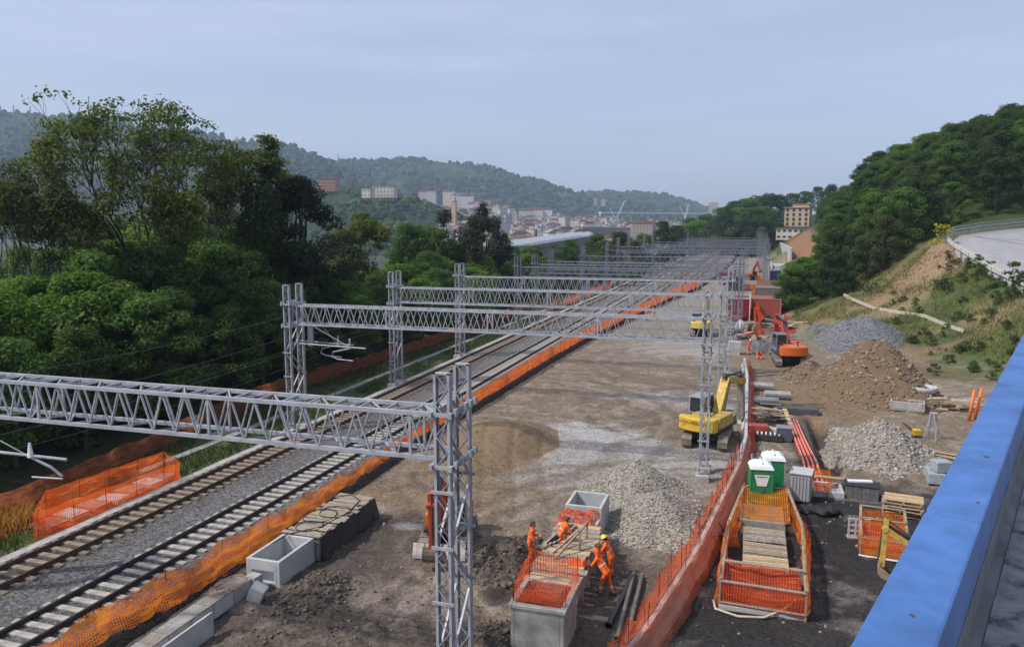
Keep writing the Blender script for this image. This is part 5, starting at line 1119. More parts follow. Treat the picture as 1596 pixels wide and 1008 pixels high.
# ------------------------------------------------------------------ trees
def leaves(P, Nn, size, r, asp=.55):
    n = len(P); a = r.normal(0, 1, (n, 3)); Nn = Nn / (np.linalg.norm(Nn, axis=1)[:, None] + 1e-9)
    T = np.cross(Nn, a); T /= np.linalg.norm(T, axis=1)[:, None] + 1e-9; B = np.cross(Nn, T); s = size[:, None]
    bend = Nn * s * .18
    V = np.stack([P - T * s, P - B * s * asp + bend, P + T * s, P + B * s * asp + bend], 1).reshape(-1, 3)
    return V, np.arange(4 * n).reshape(n, 4)
def crown_pts(r, cl, per, inner=.45):
    P = []; Nn = []
    for c, rad in cl:
        n = int(per * (rad[0] * rad[1]) ** .9); d = r.normal(0, 1, (n, 3)); d /= np.linalg.norm(d, axis=1)[:, None]
        q = (inner + (1.08 - inner) * r.random(n) ** .6)[:, None]; P.append(np.array(c) + d * q * np.array(rad)); Nn.append(d * .7 + np.array((0, 0, .55)) + r.normal(0, .45, (n, 3)))
    return np.concatenate(P), np.concatenate(Nn)
def limb(m, a, b, r0, r1, rr, n=5, seg=5):
    a, b = Vector(a), Vector(b); L = (b - a).length; pts = []; rs = []
    for k in range(seg + 1):
        q = k / seg; p = a.lerp(b, q); w = L * .06 * math.sin(q * math.pi); p += Vector((rr.uniform(-w, w), rr.uniform(-w, w), w * .5)); pts.append(p); rs.append(r0 + (r1 - r0) * q)
    m.tube(pts, rs, n, False)
bark = M('bark', (.085, .07, .055), .95, 0, .3, 6, bump=.4, bscale=12)
bark_d = M('dark_bark', (.04, .033, .028), .95, 0, .3, 6)
PROT = {}
def proto(key, H, W, nc, per, leaf, mat, seed, skirt=.12, crad=(.18, .30), trunk=.22, flat=.8, top=1.0, bk=None, lobes=1.0):
    r = np.random.default_rng(seed); rr = random.Random(seed); cl = []
    for k in range(nc):
        a = r.uniform(0, 6.28); u = r.random() ** .7; z = H * (skirt + (1 - skirt) * r.random() ** (.85 if top >= 1 else 1.3))
        q = (z / H - skirt) / (1 - skirt); env = W / 2 * (math.sin(math.pi * min(1, .12 + .84 * q ** .8)) ** .65); rad = r.uniform(*crad) * W * .5
        d = max(0, env - rad * .6) * (.35 + .65 * u); cl.append(((d * math.cos(a), d * math.sin(a), min(z, H - rad * .6)), (rad * r.uniform(.9, 1.3), rad * r.uniform(.9, 1.3), rad * flat * r.uniform(.7, 1.0))))
    P, Nn = crown_pts(r, cl, per * (2.5 if H > 4 else 1)); leaf = leaf * (.6 if H > 4 else 1); s = leaf * r.uniform(.6, 1.35, len(P)); V, Fq = leaves(P, Nn, s, r)
    root = thing('tree', 'tree', 'tree'); m = MB()
    limb(m, (0, 0, -.6), (rr.uniform(-.2, .2), rr.uniform(-.2, .2), H * .62), trunk, trunk * .4, rr, 7)
    for k in range(0, len(cl), max(1, len(cl) // 12)): c = cl[k][0]; limb(m, (0, 0, min(c[2] * .6, H * .5)), c, trunk * .45, .02, rr)
    m.build('trunk', bk or bark, root, smooth=True); npmesh('crown', V, Fq, mat, root)
    PROT[key] = dict(root=root, used=False, ch=kids(root)); return root
def plant(key, x, y, s, label, group, name='tree', cat='tree', z=None, rz=None, sz=None):
    p = PROT[key]; z = gz(x, y, False) if z is None else z; rz = random.uniform(0, 6.28) if rz is None else rz
    sc3 = (s, s, (sz or s))
    if not p['used']:
        o = p['root']; p['used'] = True; o.location = (x, y, z - .1); o.rotation_euler = (0, 0, rz); o.scale = sc3; o['label'] = label; o['group'] = group
    else: o = dup(p['root'], (x, y, z - .1), rz, label, group, sc3, p['ch'])
    o.name = name; o['category'] = cat; return o
lf_mid = leafmat('leaf_mid_green', (.042, .092, .017), (.11, .20, .042), .22)
lf_brt = leafmat('leaf_bright_green', (.065, .14, .018), (.15, .26, .04), .2)
lf_drk = leafmat('leaf_dark_green', (.027, .055, .015), (.07, .12, .03), .25)
lf_pin = leafmat('leaf_pine', (.014, .022, .010), (.038, .05, .022), .15, .2)
lf_olv = leafmat('leaf_olive', (.045, .065, .022), (.10, .13, .045), .2)
lf_spr = leafmat('leaf_sparse', (.045, .078, .02), (.12, .165, .045), .15, .5)
proto('A1', 10, 8.0, 46, 95, .24, lf_mid, 1); proto('A2', 10, 7.2, 40, 95, .24, lf_mid, 2, skirt=.05); proto('A3', 9, 8.6, 50, 90, .25, lf_brt, 3, skirt=.03); proto('A4', 11, 8.0, 44, 95, .24, lf_drk, 4)
proto('A5', 9, 7.5, 42, 90, .24, lf_olv, 5); proto('R1', 10, 8.6, 52, 80, .24, lf_drk, 6, skirt=.05, crad=(.16, .26)); proto('R2', 9, 8, 44, 80, .24, lf_mid, 7, skirt=.05, crad=(.15, .26)); proto('R3', 9, 8, 44, 85, .22, lf_olv, 8, skirt=.05)
proto('P1', 9, 11, 60, 95, .22, lf_pin, 9, skirt=.42, crad=(.14, .22), trunk=.35, flat=.7, bk=bark_d); proto('P2', 15, 10, 80, 95, .23, lf_pin, 10, skirt=.12, crad=(.16, .26), trunk=.4, bk=bark_d)
proto('S1', 9, 5.5, 26, 42, .17, lf_spr, 11, skirt=.2, crad=(.18, .32), trunk=.12); proto('S2', 8, 5, 22, 42, .17, lf_olv, 12, skirt=.2, crad=(.2, .32), trunk=.1)
proto('B1', 1.6, 2.2, 16, 300, .085, lf_mid, 13, skirt=.02, trunk=.03, crad=(.2, .36)); proto('B2', 1.3, 2.0, 14, 300, .085, lf_olv, 14, skirt=.02, trunk=.03, crad=(.2, .36)); proto('B3', 1.8, 2.0, 16, 300, .085, lf_drk, 15, skirt=.02, trunk=.03, crad=(.2, .36))
proto('Y1', 1.6, 2.0, 14, 260, .08, leafmat('leaf_yellow_broom', (.20, .22, .02), (.55, .45, .02), .1), 16, skirt=.05, trunk=.03)
proto('C1', 5.5, 3.6, 26, 60, .30, lf_mid, 17, skirt=.15, trunk=.08)
# open-grown tree with visible limbs and umbrella sprays of leaves
def open_tree(name, label, x, y, H, seed, spread=.62, depth=5, mat=lf_spr, n0=3, tiers=1.0, group='taller trees behind the thicket', leaf=.17, per=46, base=.28, W=8):
    rr = random.Random(seed); r = np.random.default_rng(seed); m = MB(); tips = []
    def grow(p, d, L, rad, lev):
        q = p + d * L; limb(m, p, q, rad, rad * .62, rr, 6 if lev < 2 else 4, 4)
        if lev >= depth: tips.append(q); return
        if lev >= depth - 2 and rr.random() < .6: tips.append(p.lerp(q, .7))
        k = n0 if lev == 0 else (3 if rr.random() < .35 else 2)
        for i in range(k):
            ax = Vector((rr.gauss(0, 1), rr.gauss(0, 1), rr.gauss(0, .3))).normalized()
            if lev == 0: a_ = 6.283 * (i + rr.uniform(-.15, .15)) / k + seed; ax = Vector((math.cos(a_), math.sin(a_), 0))
            nd = (d + ax * spread * rr.uniform(.6, 1.15) + Vector((0, 0, .16))).normalized()
            grow(q, nd, L * rr.uniform(.66, .86), rad * .62, lev + 1)
    grow(Vector((0, 0, -.5)), Vector((rr.uniform(-.1, .1), rr.uniform(-.1, .1), 1)), H * base, H * .014, 0)
    zs = max(t.z for t in tips); f = H / zs
    g = W / 2 / sorted(math.hypot(t.x, t.y) for t in tips)[int(len(tips) * .93)]
    m.v = [(a * g, b * g, c * f) for a, b, c in m.v]; cl = []
    for t in tips: t = Vector((t.x * g, t.y * g, t.z * f)); rad = rr.uniform(.45, .95); cl.append((tuple(t), (rad * 1.25, rad * 1.25, rad * .55 * tiers)))
    P, Nn = crown_pts(r, cl, per, .1); V, Fq = leaves(P, Nn, leaf * r.uniform(.6, 1.4, len(P)), r)
    root = thing(name, label, 'tree', (x, y, gz(x, y, False)), 0, group); m.build('trunk', bark_d, root, smooth=True); npmesh('crown', V, Fq, mat, root); return root
PROTO_H = {k: max(c[2] for h_ in v['ch'] for c in h_.bound_box) for k, v in PROT.items()}
def OT(px, yt, d, label, seed, *a, name='tree', **k):
    p = dep(px, 400, d); H = dep(px, yt, d).z - gz(p.x, p.y, False); return open_tree(name, label, p.x, p.y, H, seed, *a, **k)
def PTREE(key, px, yt, d, label, group, wx=1., name='tree'):
    p = dep(px, 400, d); z = gz(p.x, p.y, False); H0 = PROTO_H[key]; s_ = (dep(px, yt, d).z - z) / H0
    return plant(key, p.x, p.y, s_ * wx, label, group, name, z=z, sz=s_)
lf_spo = leafmat('leaf_sparse_olive', (.06, .095, .02), (.15, .19, .045), .1, .5)
OT(215, 150, 62, 'tall open tree with forked trunk and dark leaf sprays against the sky', 101, .60, 6, n0=4, W=14.5, per=13)
OT(300, 172, 68, 'tall open tree standing just beside the tallest one', 115, .60, 6, n0=3, W=11, per=14)
OT(118, 190, 68, 'tall spreading tree with thin leaves on the outer side of the tallest one', 103, .62, 6, mat=lf_spo, n0=3, W=8.5, per=17)
OT(393, 214, 75, 'slim tree with flat umbrella sprays rising above the dark pine', 104, .34, 5, n0=2, tiers=.7, W=5, per=55, base=.48)
OT(433, 246, 82, 'slim small tree with layered sprays behind the dark pine', 105, .3, 4, n0=2, tiers=.7, W=4.5, per=60, base=.55)
OT(48, 262, 56, 'thin feathery tree at the outer picture edge', 106, .45, 6, mat=lf_olv, W=6, per=22, leaf=.14)
OT(5, 235, 62, 'pale feathery tree behind the thin one at the picture edge', 107, .45, 6, mat=lf_olv, W=6.5, per=16, leaf=.14)
OT(350, 225, 72, 'dense dark olive tree between the tall open trees and the pine', 108, .5, 6, mat=lf_spr, W=7.5, per=22)
OT(258, 268, 60, 'lower olive tree filling below the tall open trees', 109, .55, 6, mat=lf_spo, W=8, per=18)
OT(95, 285, 58, 'bare limbed olive tree between the thin trees at the edge', 110, .55, 6, mat=lf_spo, W=6, per=22, leaf=.14)
OT(570, 332, 105, 'open pale tree in the gap between the two dark pines', 111, .45, 6, mat=lf_spo, W=7, per=30)
PTREE('P2', 465, 270, 78, 'dark dense pine towering over the thicket', 'dark pines above the thicket', .9, 'pine_tree')
PTREE('A4', 415, 285, 74, 'dark broad tree leaning against the towering pine', 'taller trees behind the thicket', .8)
PTREE('P1', 752, 333, 128, 'low dark rounded pine in front of the city', 'dark pines above the thicket', .62, 'pine_tree')
OT(690, 328, 160, 'spiky dark conifer behind the rounded pine', 112, .4, 5, name='pine_tree', mat=lf_pin, n0=2, base=.66, W=3.6, per=26)
OT(755, 316, 170, 'second spiky dark conifer rising through the rounded pine', 113, .34, 5, name='pine_tree', mat=lf_pin, n0=2, base=.65, W=2.6, per=24)
GT = 'bushy trees of the thicket along the railway'
rowname = {0: 'in the thicket front row', 1: 'in the thicket second row', 2: 'in the thicket third row', 3: 'at the thicket back', 4: 'in the wood behind the thicket', 5: 'deep in the wood behind the thicket'}
sec = lambda y: 'near the net pen' if y < 45 else ('beyond the second portal' if y < 62 else ('beyond the third portal' if y < 85 else ('beyond the fifth portal' if y < 125 else 'toward the far portals')))
kindn = {'A1': 'mid green bushy tree', 'A2': 'narrow mid green tree', 'A3': 'bright green low tree', 'A4': 'dark green bushy tree', 'A5': 'olive green tree', 'S1': 'thin leaved tree', 'S2': 'small olive tree'}
for row, (x0, st, hs) in enumerate(((-38.2, 4.4, .82), (-43.5, 5.2, 1.08), (-49, 6.0, 1.3), (-55, 6.6, 1.42), (-63, 7, 1.5), (-72, 8, 1.6))):
    y = 27 + row * 2
    while y < (205 if row < 2 else 180):
        x = x0 + random.gauss(0, .9); yy = y + random.gauss(0, .8); q = random.random()
        pz = (x * math.sin(-YW) + yy * math.cos(YW)); px = CX_ + F_ * (x * math.cos(YW) + yy * math.sin(YW)) / max(1, pz)
        k = ('A1', 'A2', 'A1', 'A2', 'A3')[int(q * 5)] if row < 2 else ('A1', 'A3', 'A5', 'A3')[int(q * 4)] if row < 4 else ('A5', 'A4', 'A5', 'A1')[int(q * 4)]
        if 85 < yy < 115 and row < 3: k = 'A3' if q < .8 else 'A1'
        elif row >= 2 and yy < 75: k = 'A3' if q < .5 else 'A2'
        h = hs * random.uniform(.85, 1.12)
        if yy > 105: h *= .88
        if yy > 125: h *= .85
        ycap = (0, 0, 0, 0, -22, -45)[row] * (1 if px < 420 else .1) + np.interp(px, [-200, 0, 90, 160, 250, 340, 430, 520, 600, 640, 700, 800, 900], [440, 425, 410, 372, 350, 352, 392, 415, 420, 392, 386, 386, 384])
        zc = HC + (355 - ycap - random.uniform(-8, 10)) / F_ * pz; zg_ = gz(x, yy, False); h0_ = PROTO_H[k]
        h = min(h, max(.35, (zc - zg_) / h0_))
        if row >= 1 and px < 520: h = max(h, min(2.1, .93 * (zc - zg_) / h0_))
        plant(k, x, yy, h, '%s %s, %s' % (kindn[k], rowname[row], sec(yy)), GT); y += st * (1 if y < 100 else 1.5)
for px, yt, d, k, w_, lb in ((930, 362, 205, 'A1', 1, 'round green tree before the long shed roofs'), (965, 358, 215, 'A5', 1, 'olive round tree before the red apartment block'), (1003, 362, 240, 'A1', 1, 'broad green tree before the red apartment block'), (1033, 343, 255, 'A4', .9, 'dark rounded tree standing tallest near the far portals'), (1052, 350, 300, 'A4', 1, 'dark tree behind the tallest rounded one'), (905, 376, 180, 'S1', 1.2, 'pale thin tree before the long shed roofs'), (862, 378, 165, 'S2', 1.2, 'pale flowering tree right of the rounded pine'), (838, 380, 155, 'S2', 1.3, 'pale flowering tree touching the rounded pine'), (890, 372, 190, 'A2', 1, 'narrow green tree beside the shed roofs'), (985, 372, 190, 'A5', 1.2, 'low olive tree at the far portals'), (950, 380, 175, 'A5', 1.2, 'olive bush tree behind the seventh portal'),
                       (640, 345, 118, 'A2', 1, 'mid green tree on the inner side of the open pale tree'), (678, 350, 125, 'A1', 1, 'mid green tree beside the low rounded pine'), (650, 352, 140, 'A4', 1, 'dark tree behind the mid green ones near the rounded pine'), (535, 352, 100, 'A5', .9, 'olive tree next to the towering dark pine'), (1075, 338, 420, 'A5', 1.3, 'far olive tree beyond the portals, nearer the hut'), (1100, 332, 440, 'A1', 1.3, 'far green tree beyond the portals, behind the hut'), (1055, 350, 380, 'A5', 1.4, 'far low tree beyond the portals, before the viaduct'), (1085, 342, 400, 'A3', 1.4, 'far bright green bush beyond the portals'), (1125, 322, 380, 'A4', 1.2, 'far dark tree where the wooded hill begins'), (1145, 312, 400, 'A4', 1.2, 'second far dark tree where the wooded hill begins')):
    PTREE(k, px, yt, d, lb, 'trees near the far portals', w_)
# wooded hill
GR = 'trees of the wooded hill'
kr = {'R1': 'dark green hill tree', 'R2': 'mid green hill tree', 'R3': 'olive hill tree', 'A3': 'bright green hill tree', 'A1': 'leafy green hill tree', 'S1': 'thin leaved hill tree'}
band = lambda d: 'just above the bare slope' if d < 132 else ('halfway up the wood' if d < 165 else ('on the upper crest' if d < 215 else 'on the far shoulder'))
side = lambda px: 'near the beige building' if px < 1330 else ('above the bare soil peak' if px < 1460 else 'above the curved road')
d = 114
while d < 300:
    stp = 6.2 if d < 220 else 10; px = 1300 if d < 130 else 1296; px += random.uniform(0, 16)
    while px < 1690:
        p = dep(px + random.uniform(-12, 12), 355, d + random.uniform(-2, 2)); ok = True
        if d < 122 and px > 1455: ok = False
        if d < 116 and px > 1400: ok = False
        z = gz(p.x, p.y, False)
        if z < .5 or (d > 190 and px > 1480): ok = False
        if ok:
            q = random.random(); k = ('R1' if q < .42 else 'R2' if q < .66 else 'R3' if q < .82 else 'A3' if q < .87 else 'A1')
            if 1370 < px < 1450 and 165 < d < 190 and q < .7: k = 'A3'
            if px > 1480 and q < .75: k = 'R1'
            h = random.uniform(.72, 1.02)
            plant(k, p.x, p.y, h, '%s %s, %s' % (kr[k], band(d), side(px)), GR, z=z)
        px += stp * F_ / d * random.uniform(.85, 1.15)
    d += stp * .8
for px, yt, d, wx_ in ((1160, 308, 400, 1.2), (1178, 303, 410, 1.1), (1196, 300, 430, 1.1), (1212, 302, 470, 1.1), (1232, 300, 480, 1.1), (1250, 297, 480, 1.1), (1270, 290, 460, 1.1), (1290, 286, 400, 1), (1150, 322, 380, 1.1), (1168, 322, 380, 1.1), (1186, 320, 380, 1), (1200, 324, 400, .9), (1160, 338, 370, 1), (1178, 338, 370, 1), (1194, 342, 372, .8), (1186, 352, 360, .7), (1202, 352, 420, .8), (1207, 366, 410, .6), (1292, 300, 340, 1), (1280, 306, 360, .9)):
    PTREE('R1' if random.random() < .6 else 'R2', px, yt, d, 'dark tree of the far wood behind the portals and beige building', GR, wx_ * random.uniform(.9, 1.1))
for px, yt, d in ((1292, 330, 150), (1302, 322, 155), (1296, 362, 140), (1290, 388, 142), (1315, 318, 160), (1274, 322, 300), (1280, 350, 290), (1272, 372, 280)):
    PTREE('R3' if px < 1285 else 'R1', px, yt, d, 'olive tree of the wood edge beside the red earth', GR, .5)
for px, py, d, s, k, lb in ((1250, 470, 120, .85, 'A3', 'big bright green bush hiding the end of the containers'), (1230, 480, 118, .7, 'A1', 'dark green bush at the foot of the big bright one'), (1278, 462, 122, .62, 'A3', 'bright bush on the slope side of the big bright one'), (1240, 440, 130, .8, 'A3', 'bright green bush behind the big one, below the red earth'), (1285, 430, 132, .75, 'R2', 'green bush under the red earth slope'), (1320, 425, 128, .7, 'A1', 'green bush at the lower edge of the wood'), (1360, 415, 121, .6, 'A3', 'bright bush at the lower edge of the wood'), (1395, 400, 118, .6, 'R1', 'dark bush next to the bare soil peak'), (1300, 440, 127, .6, 'R1', 'dark bush on the grass beside the bright ones')):
    p = dep(px, py, d); plant(k, p.x, p.y, s, lb, 'bushes at the foot of the wood', 'bush', 'bush', z=gz(p.x, p.y, False) - .3)
p = dep(1465, 372, 103.5); plant('Y1', p.x, p.y, 1.9, 'yellow flowering broom at the tip of the curved road', 'shrubs on the slope', 'broom_bush', 'shrub')
for px, py, d, s, lb in ((1524, 425, 86, .62, 'small young tree growing at the road edge, farther one'), (1578, 440, 80, .75, 'small young tree growing at the road edge, nearer the parapet')):
    p = dep(px, py, d); plant('C1', p.x, p.y, s * .9, lb, 'shrubs on the slope', 'young_tree', 'tree', z=p.z - 1.9 * s)
n = 0
for px, py, d in [(1480, 395, 98), (1495, 400, 96), (1510, 410, 94), (1500, 420, 93), (1530, 432, 90), (1550, 440, 87), (1570, 452, 84), (1590, 462, 82), (1450, 470, 93), (1470, 480, 90), (1490, 478, 89), (1510, 485, 87), (1400, 465, 98), (1380, 455, 100), (1420, 468, 96), (1355, 445, 106), (1340, 440, 108), (1330, 430, 112), (1540, 500, 82), (1560, 510, 79), (1580, 505, 79), (1520, 510, 82), (1430, 535, 82), (1460, 545, 79), (1500, 550, 77), (1530, 560, 75), (1560, 575, 72), (1480, 570, 75), (1545, 540, 76), (1590, 540, 73), (1440, 515, 86), (1470, 520, 84), (1410, 490, 91), (1300, 470, 112), (1320, 455, 112), (1450, 440, 96), (1475, 450, 94), (1500, 455, 92), (1530, 470, 87), (1560, 480, 84), (1575, 560, 72), (1515, 590, 70), (1555, 595, 69), (1590, 590, 68), (1465, 590, 71)]:
    for e in range(2):
        p = dep(px + random.uniform(-16, 16), py, d + random.uniform(-3, 3)); k = random.choice(('B1', 'B2', 'B2')); n += 1
        plant(k, p.x, p.y, random.uniform(.3, .85), {'B1': 'green', 'B2': 'olive', 'B3': 'dark green'}[k] + ' shrub on the slope ' + ('below the pale board line' if py > 515 else 'above the pale board line' if py > 452 else 'under the curved road'), 'shrubs on the slope', 'shrub', 'shrub')
# low growth: grass blades as one mass each
def grass(name, label, P, h, mat, r):
    n = len(P); a = r.uniform(0, 6.28, n); w = .02 + .03 * r.random(n); hh = h * r.uniform(.5, 1.3, n); t = np.stack([np.cos(a), np.sin(a), 0 * a], -1); ln = r.normal(0, .35, (n, 2)) * hh[:, None]
    top = P + np.c_[ln, hh]; V = np.stack([P - t * w[:, None], P + t * w[:, None], top + t * w[:, None] * .3, top - t * w[:, None] * .3], 1).reshape(-1, 3)
    o = npmesh(name, V, np.arange(4 * n).reshape(n, 4), mat); return tag(o, label, 'grass', kind='stuff')
r = np.random.default_rng(19)
X = r.uniform(-35.5, -28.7, 26000); Y = 14 + 100 * r.random(26000) ** 1.2; kp = (np.abs(X + 31.6) > .45) & (fbm(X * .6, Y * .3, 71) > .42) & ~((X > -32) & (X < -28.3) & (Y > 24) & (Y < 33.4)); X, Y = X[kp], Y[kp]
grass('verge_grass', 'green grass on the verge between cable duct and net fence', np.c_[X, Y, Hn(X, Y)], .28, leafmat('grass_blade', (.04, .062, .018), (.085, .11, .035), .01), r)
X = r.uniform(3, 60, 90000); Y = r.uniform(62, 130, 90000); Z = Hn(X, Y, True); kp = (Z > .4) & (fbm(X * .3, Y * .3, 72) > .43) & (Z < 10); X, Y, Z = X[kp], Y[kp], Z[kp]
grass('slope_grass', 'straw and green grass covering the slope', np.c_[X, Y, Z], .42, leafmat('straw_blade', (.06, .10, .02), (.26, .22, .09), .01), r)
n = 900; X = r.normal(-31.8, .7, n * 3); Y = r.uniform(20.5, 26, n * 3); grass('straw_grass', 'tall straw coloured grass in front of the net pen', np.c_[X, Y, Hn(X, Y)], .7, leafmat('dry_blade', (.30, .14, .04), (.48, .27, .10), .01), r)
for k in list(PROT):
    if not PROT[k]['used']:
        for c_ in PROT[k]['ch']: bpy.data.objects.remove(c_)
        bpy.data.objects.remove(PROT[k]['root']); del PROT[k]
# ------------------------------------------------------------------ slope details
pts = [dep(1315, 462, 107), dep(1330, 470, 104), dep(1360, 487, 98), dep(1400, 498, 93), (dep(1440, 508, 88)), dep(1480, 517, 83), dep(1502, 522, 81)]
t = thing('board_edging', 'pale line of low boards crossing the slope above the soil heap', 'edging', pts[0])
for a, b in zip(pts[:-1], pts[1:]):
    a, b = a.copy(), b.copy(); a.z = gz(a.x, a.y) + .25; b.z = gz(b.x, b.y) + .25
    MB().bar(a, b, .12, .4).build('board', M('pale_board', (.45, .41, .34), .85, 0, .2, 3), t, world=True)
m = MB(); cen = rcen; ring = [[cen.lerp(q, s) + Vector((0, 0, .25)) for q in rp] for s in (.02, .35, .7, .985)]; ring.append([q - Vector((0, 0, 1.3)) for q in ring[-1]])
m.grid(ring); road = m.build('road', M('pale_asphalt', (.30, .30, .315), .75, 0, .1, .6), None, smooth=True); road['kind'] = 'structure'
A, B = dep(1512, 371.5, 107), dep(1640, 383, 98); o = MB().bar((0, 0, 0), B - A, .22, .02).build('road_joint', M('dark_joint', (.10, .10, .105), .8), None); o.location = A + Vector((0, 0, .30)); o['kind'] = 'structure'
t = thing('guard_rail', 'grey double guard rail round the curved hill road', 'guard rail', rp[6])
for i in range(len(rp) - 1):
    a, b = rp[i], rp[i + 1]; L = (b - a).length; outer = i >= 6
    mt = steel if outer else M('white_rail', (.62, .62, .60), .5, .2, .12, 3)
    for zz in ((.6, 1.1, 1.5) if outer else (.55, .85)): MB().bar(a + Vector((0, 0, zz)), b + Vector((0, 0, zz)), .08, .26 if zz < 1.2 else .08).build('rail', mt, t, world=True)
    for k in range(int(L / 2.2)): q = a.lerp(b, k / max(1, int(L / 2.2))); MB().bar(q + Vector((0, 0, -.6)), q + Vector((0, 0, 1.5 if outer else .9)), .12).build('post', steel_far, t, world=True)
# retaining wall, platform and buildings on the hill side
t = thing('retaining_wall', 'tall pale retaining wall below the red earth slope', 'wall', (13.75, 340, -.7))
for k in range(22): MB().box((0, -55 + k * 5, 3.3 - (k % 1) * .1), (.5, 4.96, 6.7)).build('panel', conc_new if k % 3 else conc, t)
MB().box((.02, -2.5, 6.75), (.7, 110, .25)).build('coping', conc_new, t)
o = MB().box((0, 0, 0), (4.5, 110, .6)).build('platform', M('pale_slab', (.40, .38, .35), .85, 0, .15, .4), None); o.location = (10.6, 335, -.35); tag(o, 'long pale concrete platform along the retaining wall', 'platform')
o = MB().box((0, 0, 0), (.5, 100, 1.2)).build('parapet_wall', conc_new, None); o.location = (7.6, 330, -.2); tag(o, 'low white wall between the tracks and the platform', 'wall')
winm = M('dark_window', (.035, .03, .028), .3, 0)
def house(name, label, cpos, rz, w, l, h, wall, roof, nx, nz, win=(1.1, 1.5), group=None, eave=.5, step=None):
    t = thing(name, label, 'building', cpos, rz, group); MB().box((0, 0, h / 2), (w, l, h)).build('wall', wall, t)
    rf = MB().box((0, 0, h + .2), (w + 2 * eave, l + 2 * eave, .4)); rf.build('roof', roof, t)
    if step: MB().box((step[0], 0, h + .4 + step[2] / 2), (step[1], l * .8, step[2])).build('upper_storey', wall, t); MB().box((step[0], 0, h + .5 + step[2]), (step[1] + .6, l * .8 + .6, .3)).build('roof', roof, t)
    for i in range(nx):
        for k in range(nz):
            x = -w / 2 + w * (i + .5) / nx; z = h * (k + .55) / nz; MB().box((x, -l / 2 - .02, z), (win[0], .12, win[1])).build('window', winm, t)
    return t
p = dep(1242, 352, 380); house('apartment_house', 'beige house with dark windows standing above the retaining wall', (p.x + .8, p.y + 6, p.z - .3), R(-10), 11.5, 12, 9.0, M('beige_plaster', (.46, .36, .25), .85, 0, .08, .8), M('tan_roof', (.33, .24, .17), .85, 0, .1, 2), 4, 4, step=(1.6, 7.5, 1.3))
p = dep(1232, 374, 365); house('terrace_building', 'low white terrace building under the beige house', (p.x + 1.5, p.y + 3, p.z), R(-10), 15, 8, 5.5, M('pale_plaster', (.52, .47, .43), .85, 0, .12, .8), M('dark_roof', (.12, .10, .09), .8), 6, 2, (1.5, .9))
p = dep(1107, 368, 460); house('hut', 'small beige hut with flat roof at the end of the tracks', (p.x, p.y, p.z), R(-5), 8.5, 8, 5.2, M('cream_plaster', (.46, .40, .29), .85, 0, .1, .8), M('hut_roof', (.28, .25, .2), .85), 2, 1)
p = dep(1096, 378, 430); t = thing('scaffold_tower', 'red and white scaffold tower at the end of the tracks', 'scaffold', p)
m = MB()
for x in (-2, 2):
    for y in (-1, 1): m.bar((x, y, -3), (x, y, 6), .3)
m.build('pole', M('pale_red', (.5, .2, .16), .6), t); m = MB()
for z in range(-2, 7, 2): m.box((0, 0, z), (4.4, 2.2, .35))
m.build('deck', M('scaffold_red', (.45, .14, .1), .6), t)
# ------------------------------------------------------------------ city in the valley
def facade(name, base, win, sx=3.2, sz=3.1):
    m = bpy.data.materials.new(name); m.use_nodes = True; nt = m.node_tree; N = nt.nodes; L = nt.links; b = N['Principled BSDF']; b.inputs['Roughness'].default_value = .85
    tc = N.new('ShaderNodeTexCoord'); sp = N.new('ShaderNodeSeparateXYZ'); L.new(tc.outputs['Object'], sp.inputs[0])
    def mt(op, a, bb=None, c=None):
        n = N.new('ShaderNodeMath'); n.operation = op
        for i, v in enumerate((a, bb)):
            if v is None: continue
            if isinstance(v, (int, float)): n.inputs[i].default_value = v
            else: L.new(v, n.inputs[i])
        return n.outputs[0]
    u = mt('FRACT', mt('DIVIDE', mt('ADD', sp.outputs[0], sp.outputs[1]), sx)); z = mt('FRACT', mt('DIVIDE', sp.outputs[2], sz))
    w = mt('MULTIPLY', mt('MULTIPLY', mt('GREATER_THAN', u, .3), mt('LESS_THAN', u, .66)), mt('MULTIPLY', mt('GREATER_THAN', z, .3), mt('LESS_THAN', z, .78)))
    oi = N.new('ShaderNodeObjectInfo'); mr = N.new('ShaderNodeMapRange'); mr.inputs['To Min'].default_value = .72; mr.inputs['To Max'].default_value = 1.2; L.new(oi.outputs['Random'], mr.inputs['Value'])
    vm = N.new('ShaderNodeVectorMath'); vm.operation = 'MULTIPLY'; vm.inputs[0].default_value = base; L.new(mr.outputs['Result'], vm.inputs[1])
    mx = N.new('ShaderNodeMix'); mx.data_type = 'RGBA'; L.new(w, mx.inputs['Factor']); L.new(vm.outputs['Vector'], mx.inputs[6]); mx.inputs[7].default_value = (*win, 1); L.new(mx.outputs[2], b.inputs['Base Color']); return m
FC = {'cream': facade('cream_facade', (.58, .51, .43), (.2, .19, .18)), 'pink': facade('pink_facade', (.50, .39, .34), (.18, .16, .16)), 'white': facade('white_facade', (.64, .62, .60), (.24, .24, .25)), 'ochre': facade('ochre_facade', (.52, .42, .30), (.18, .16, .15)), 'grey': facade('grey_facade', (.46, .46, .47), (.18, .18, .19))}
roofs = [M('terracotta_roof', (.26, .15, .11), .9, 0, .15, .3), M('grey_roof', (.27, .26, .25), .9, 0, .15, .3), M('pale_roof', (.38, .36, .34), .9, 0, .15, .3)]
BL = []
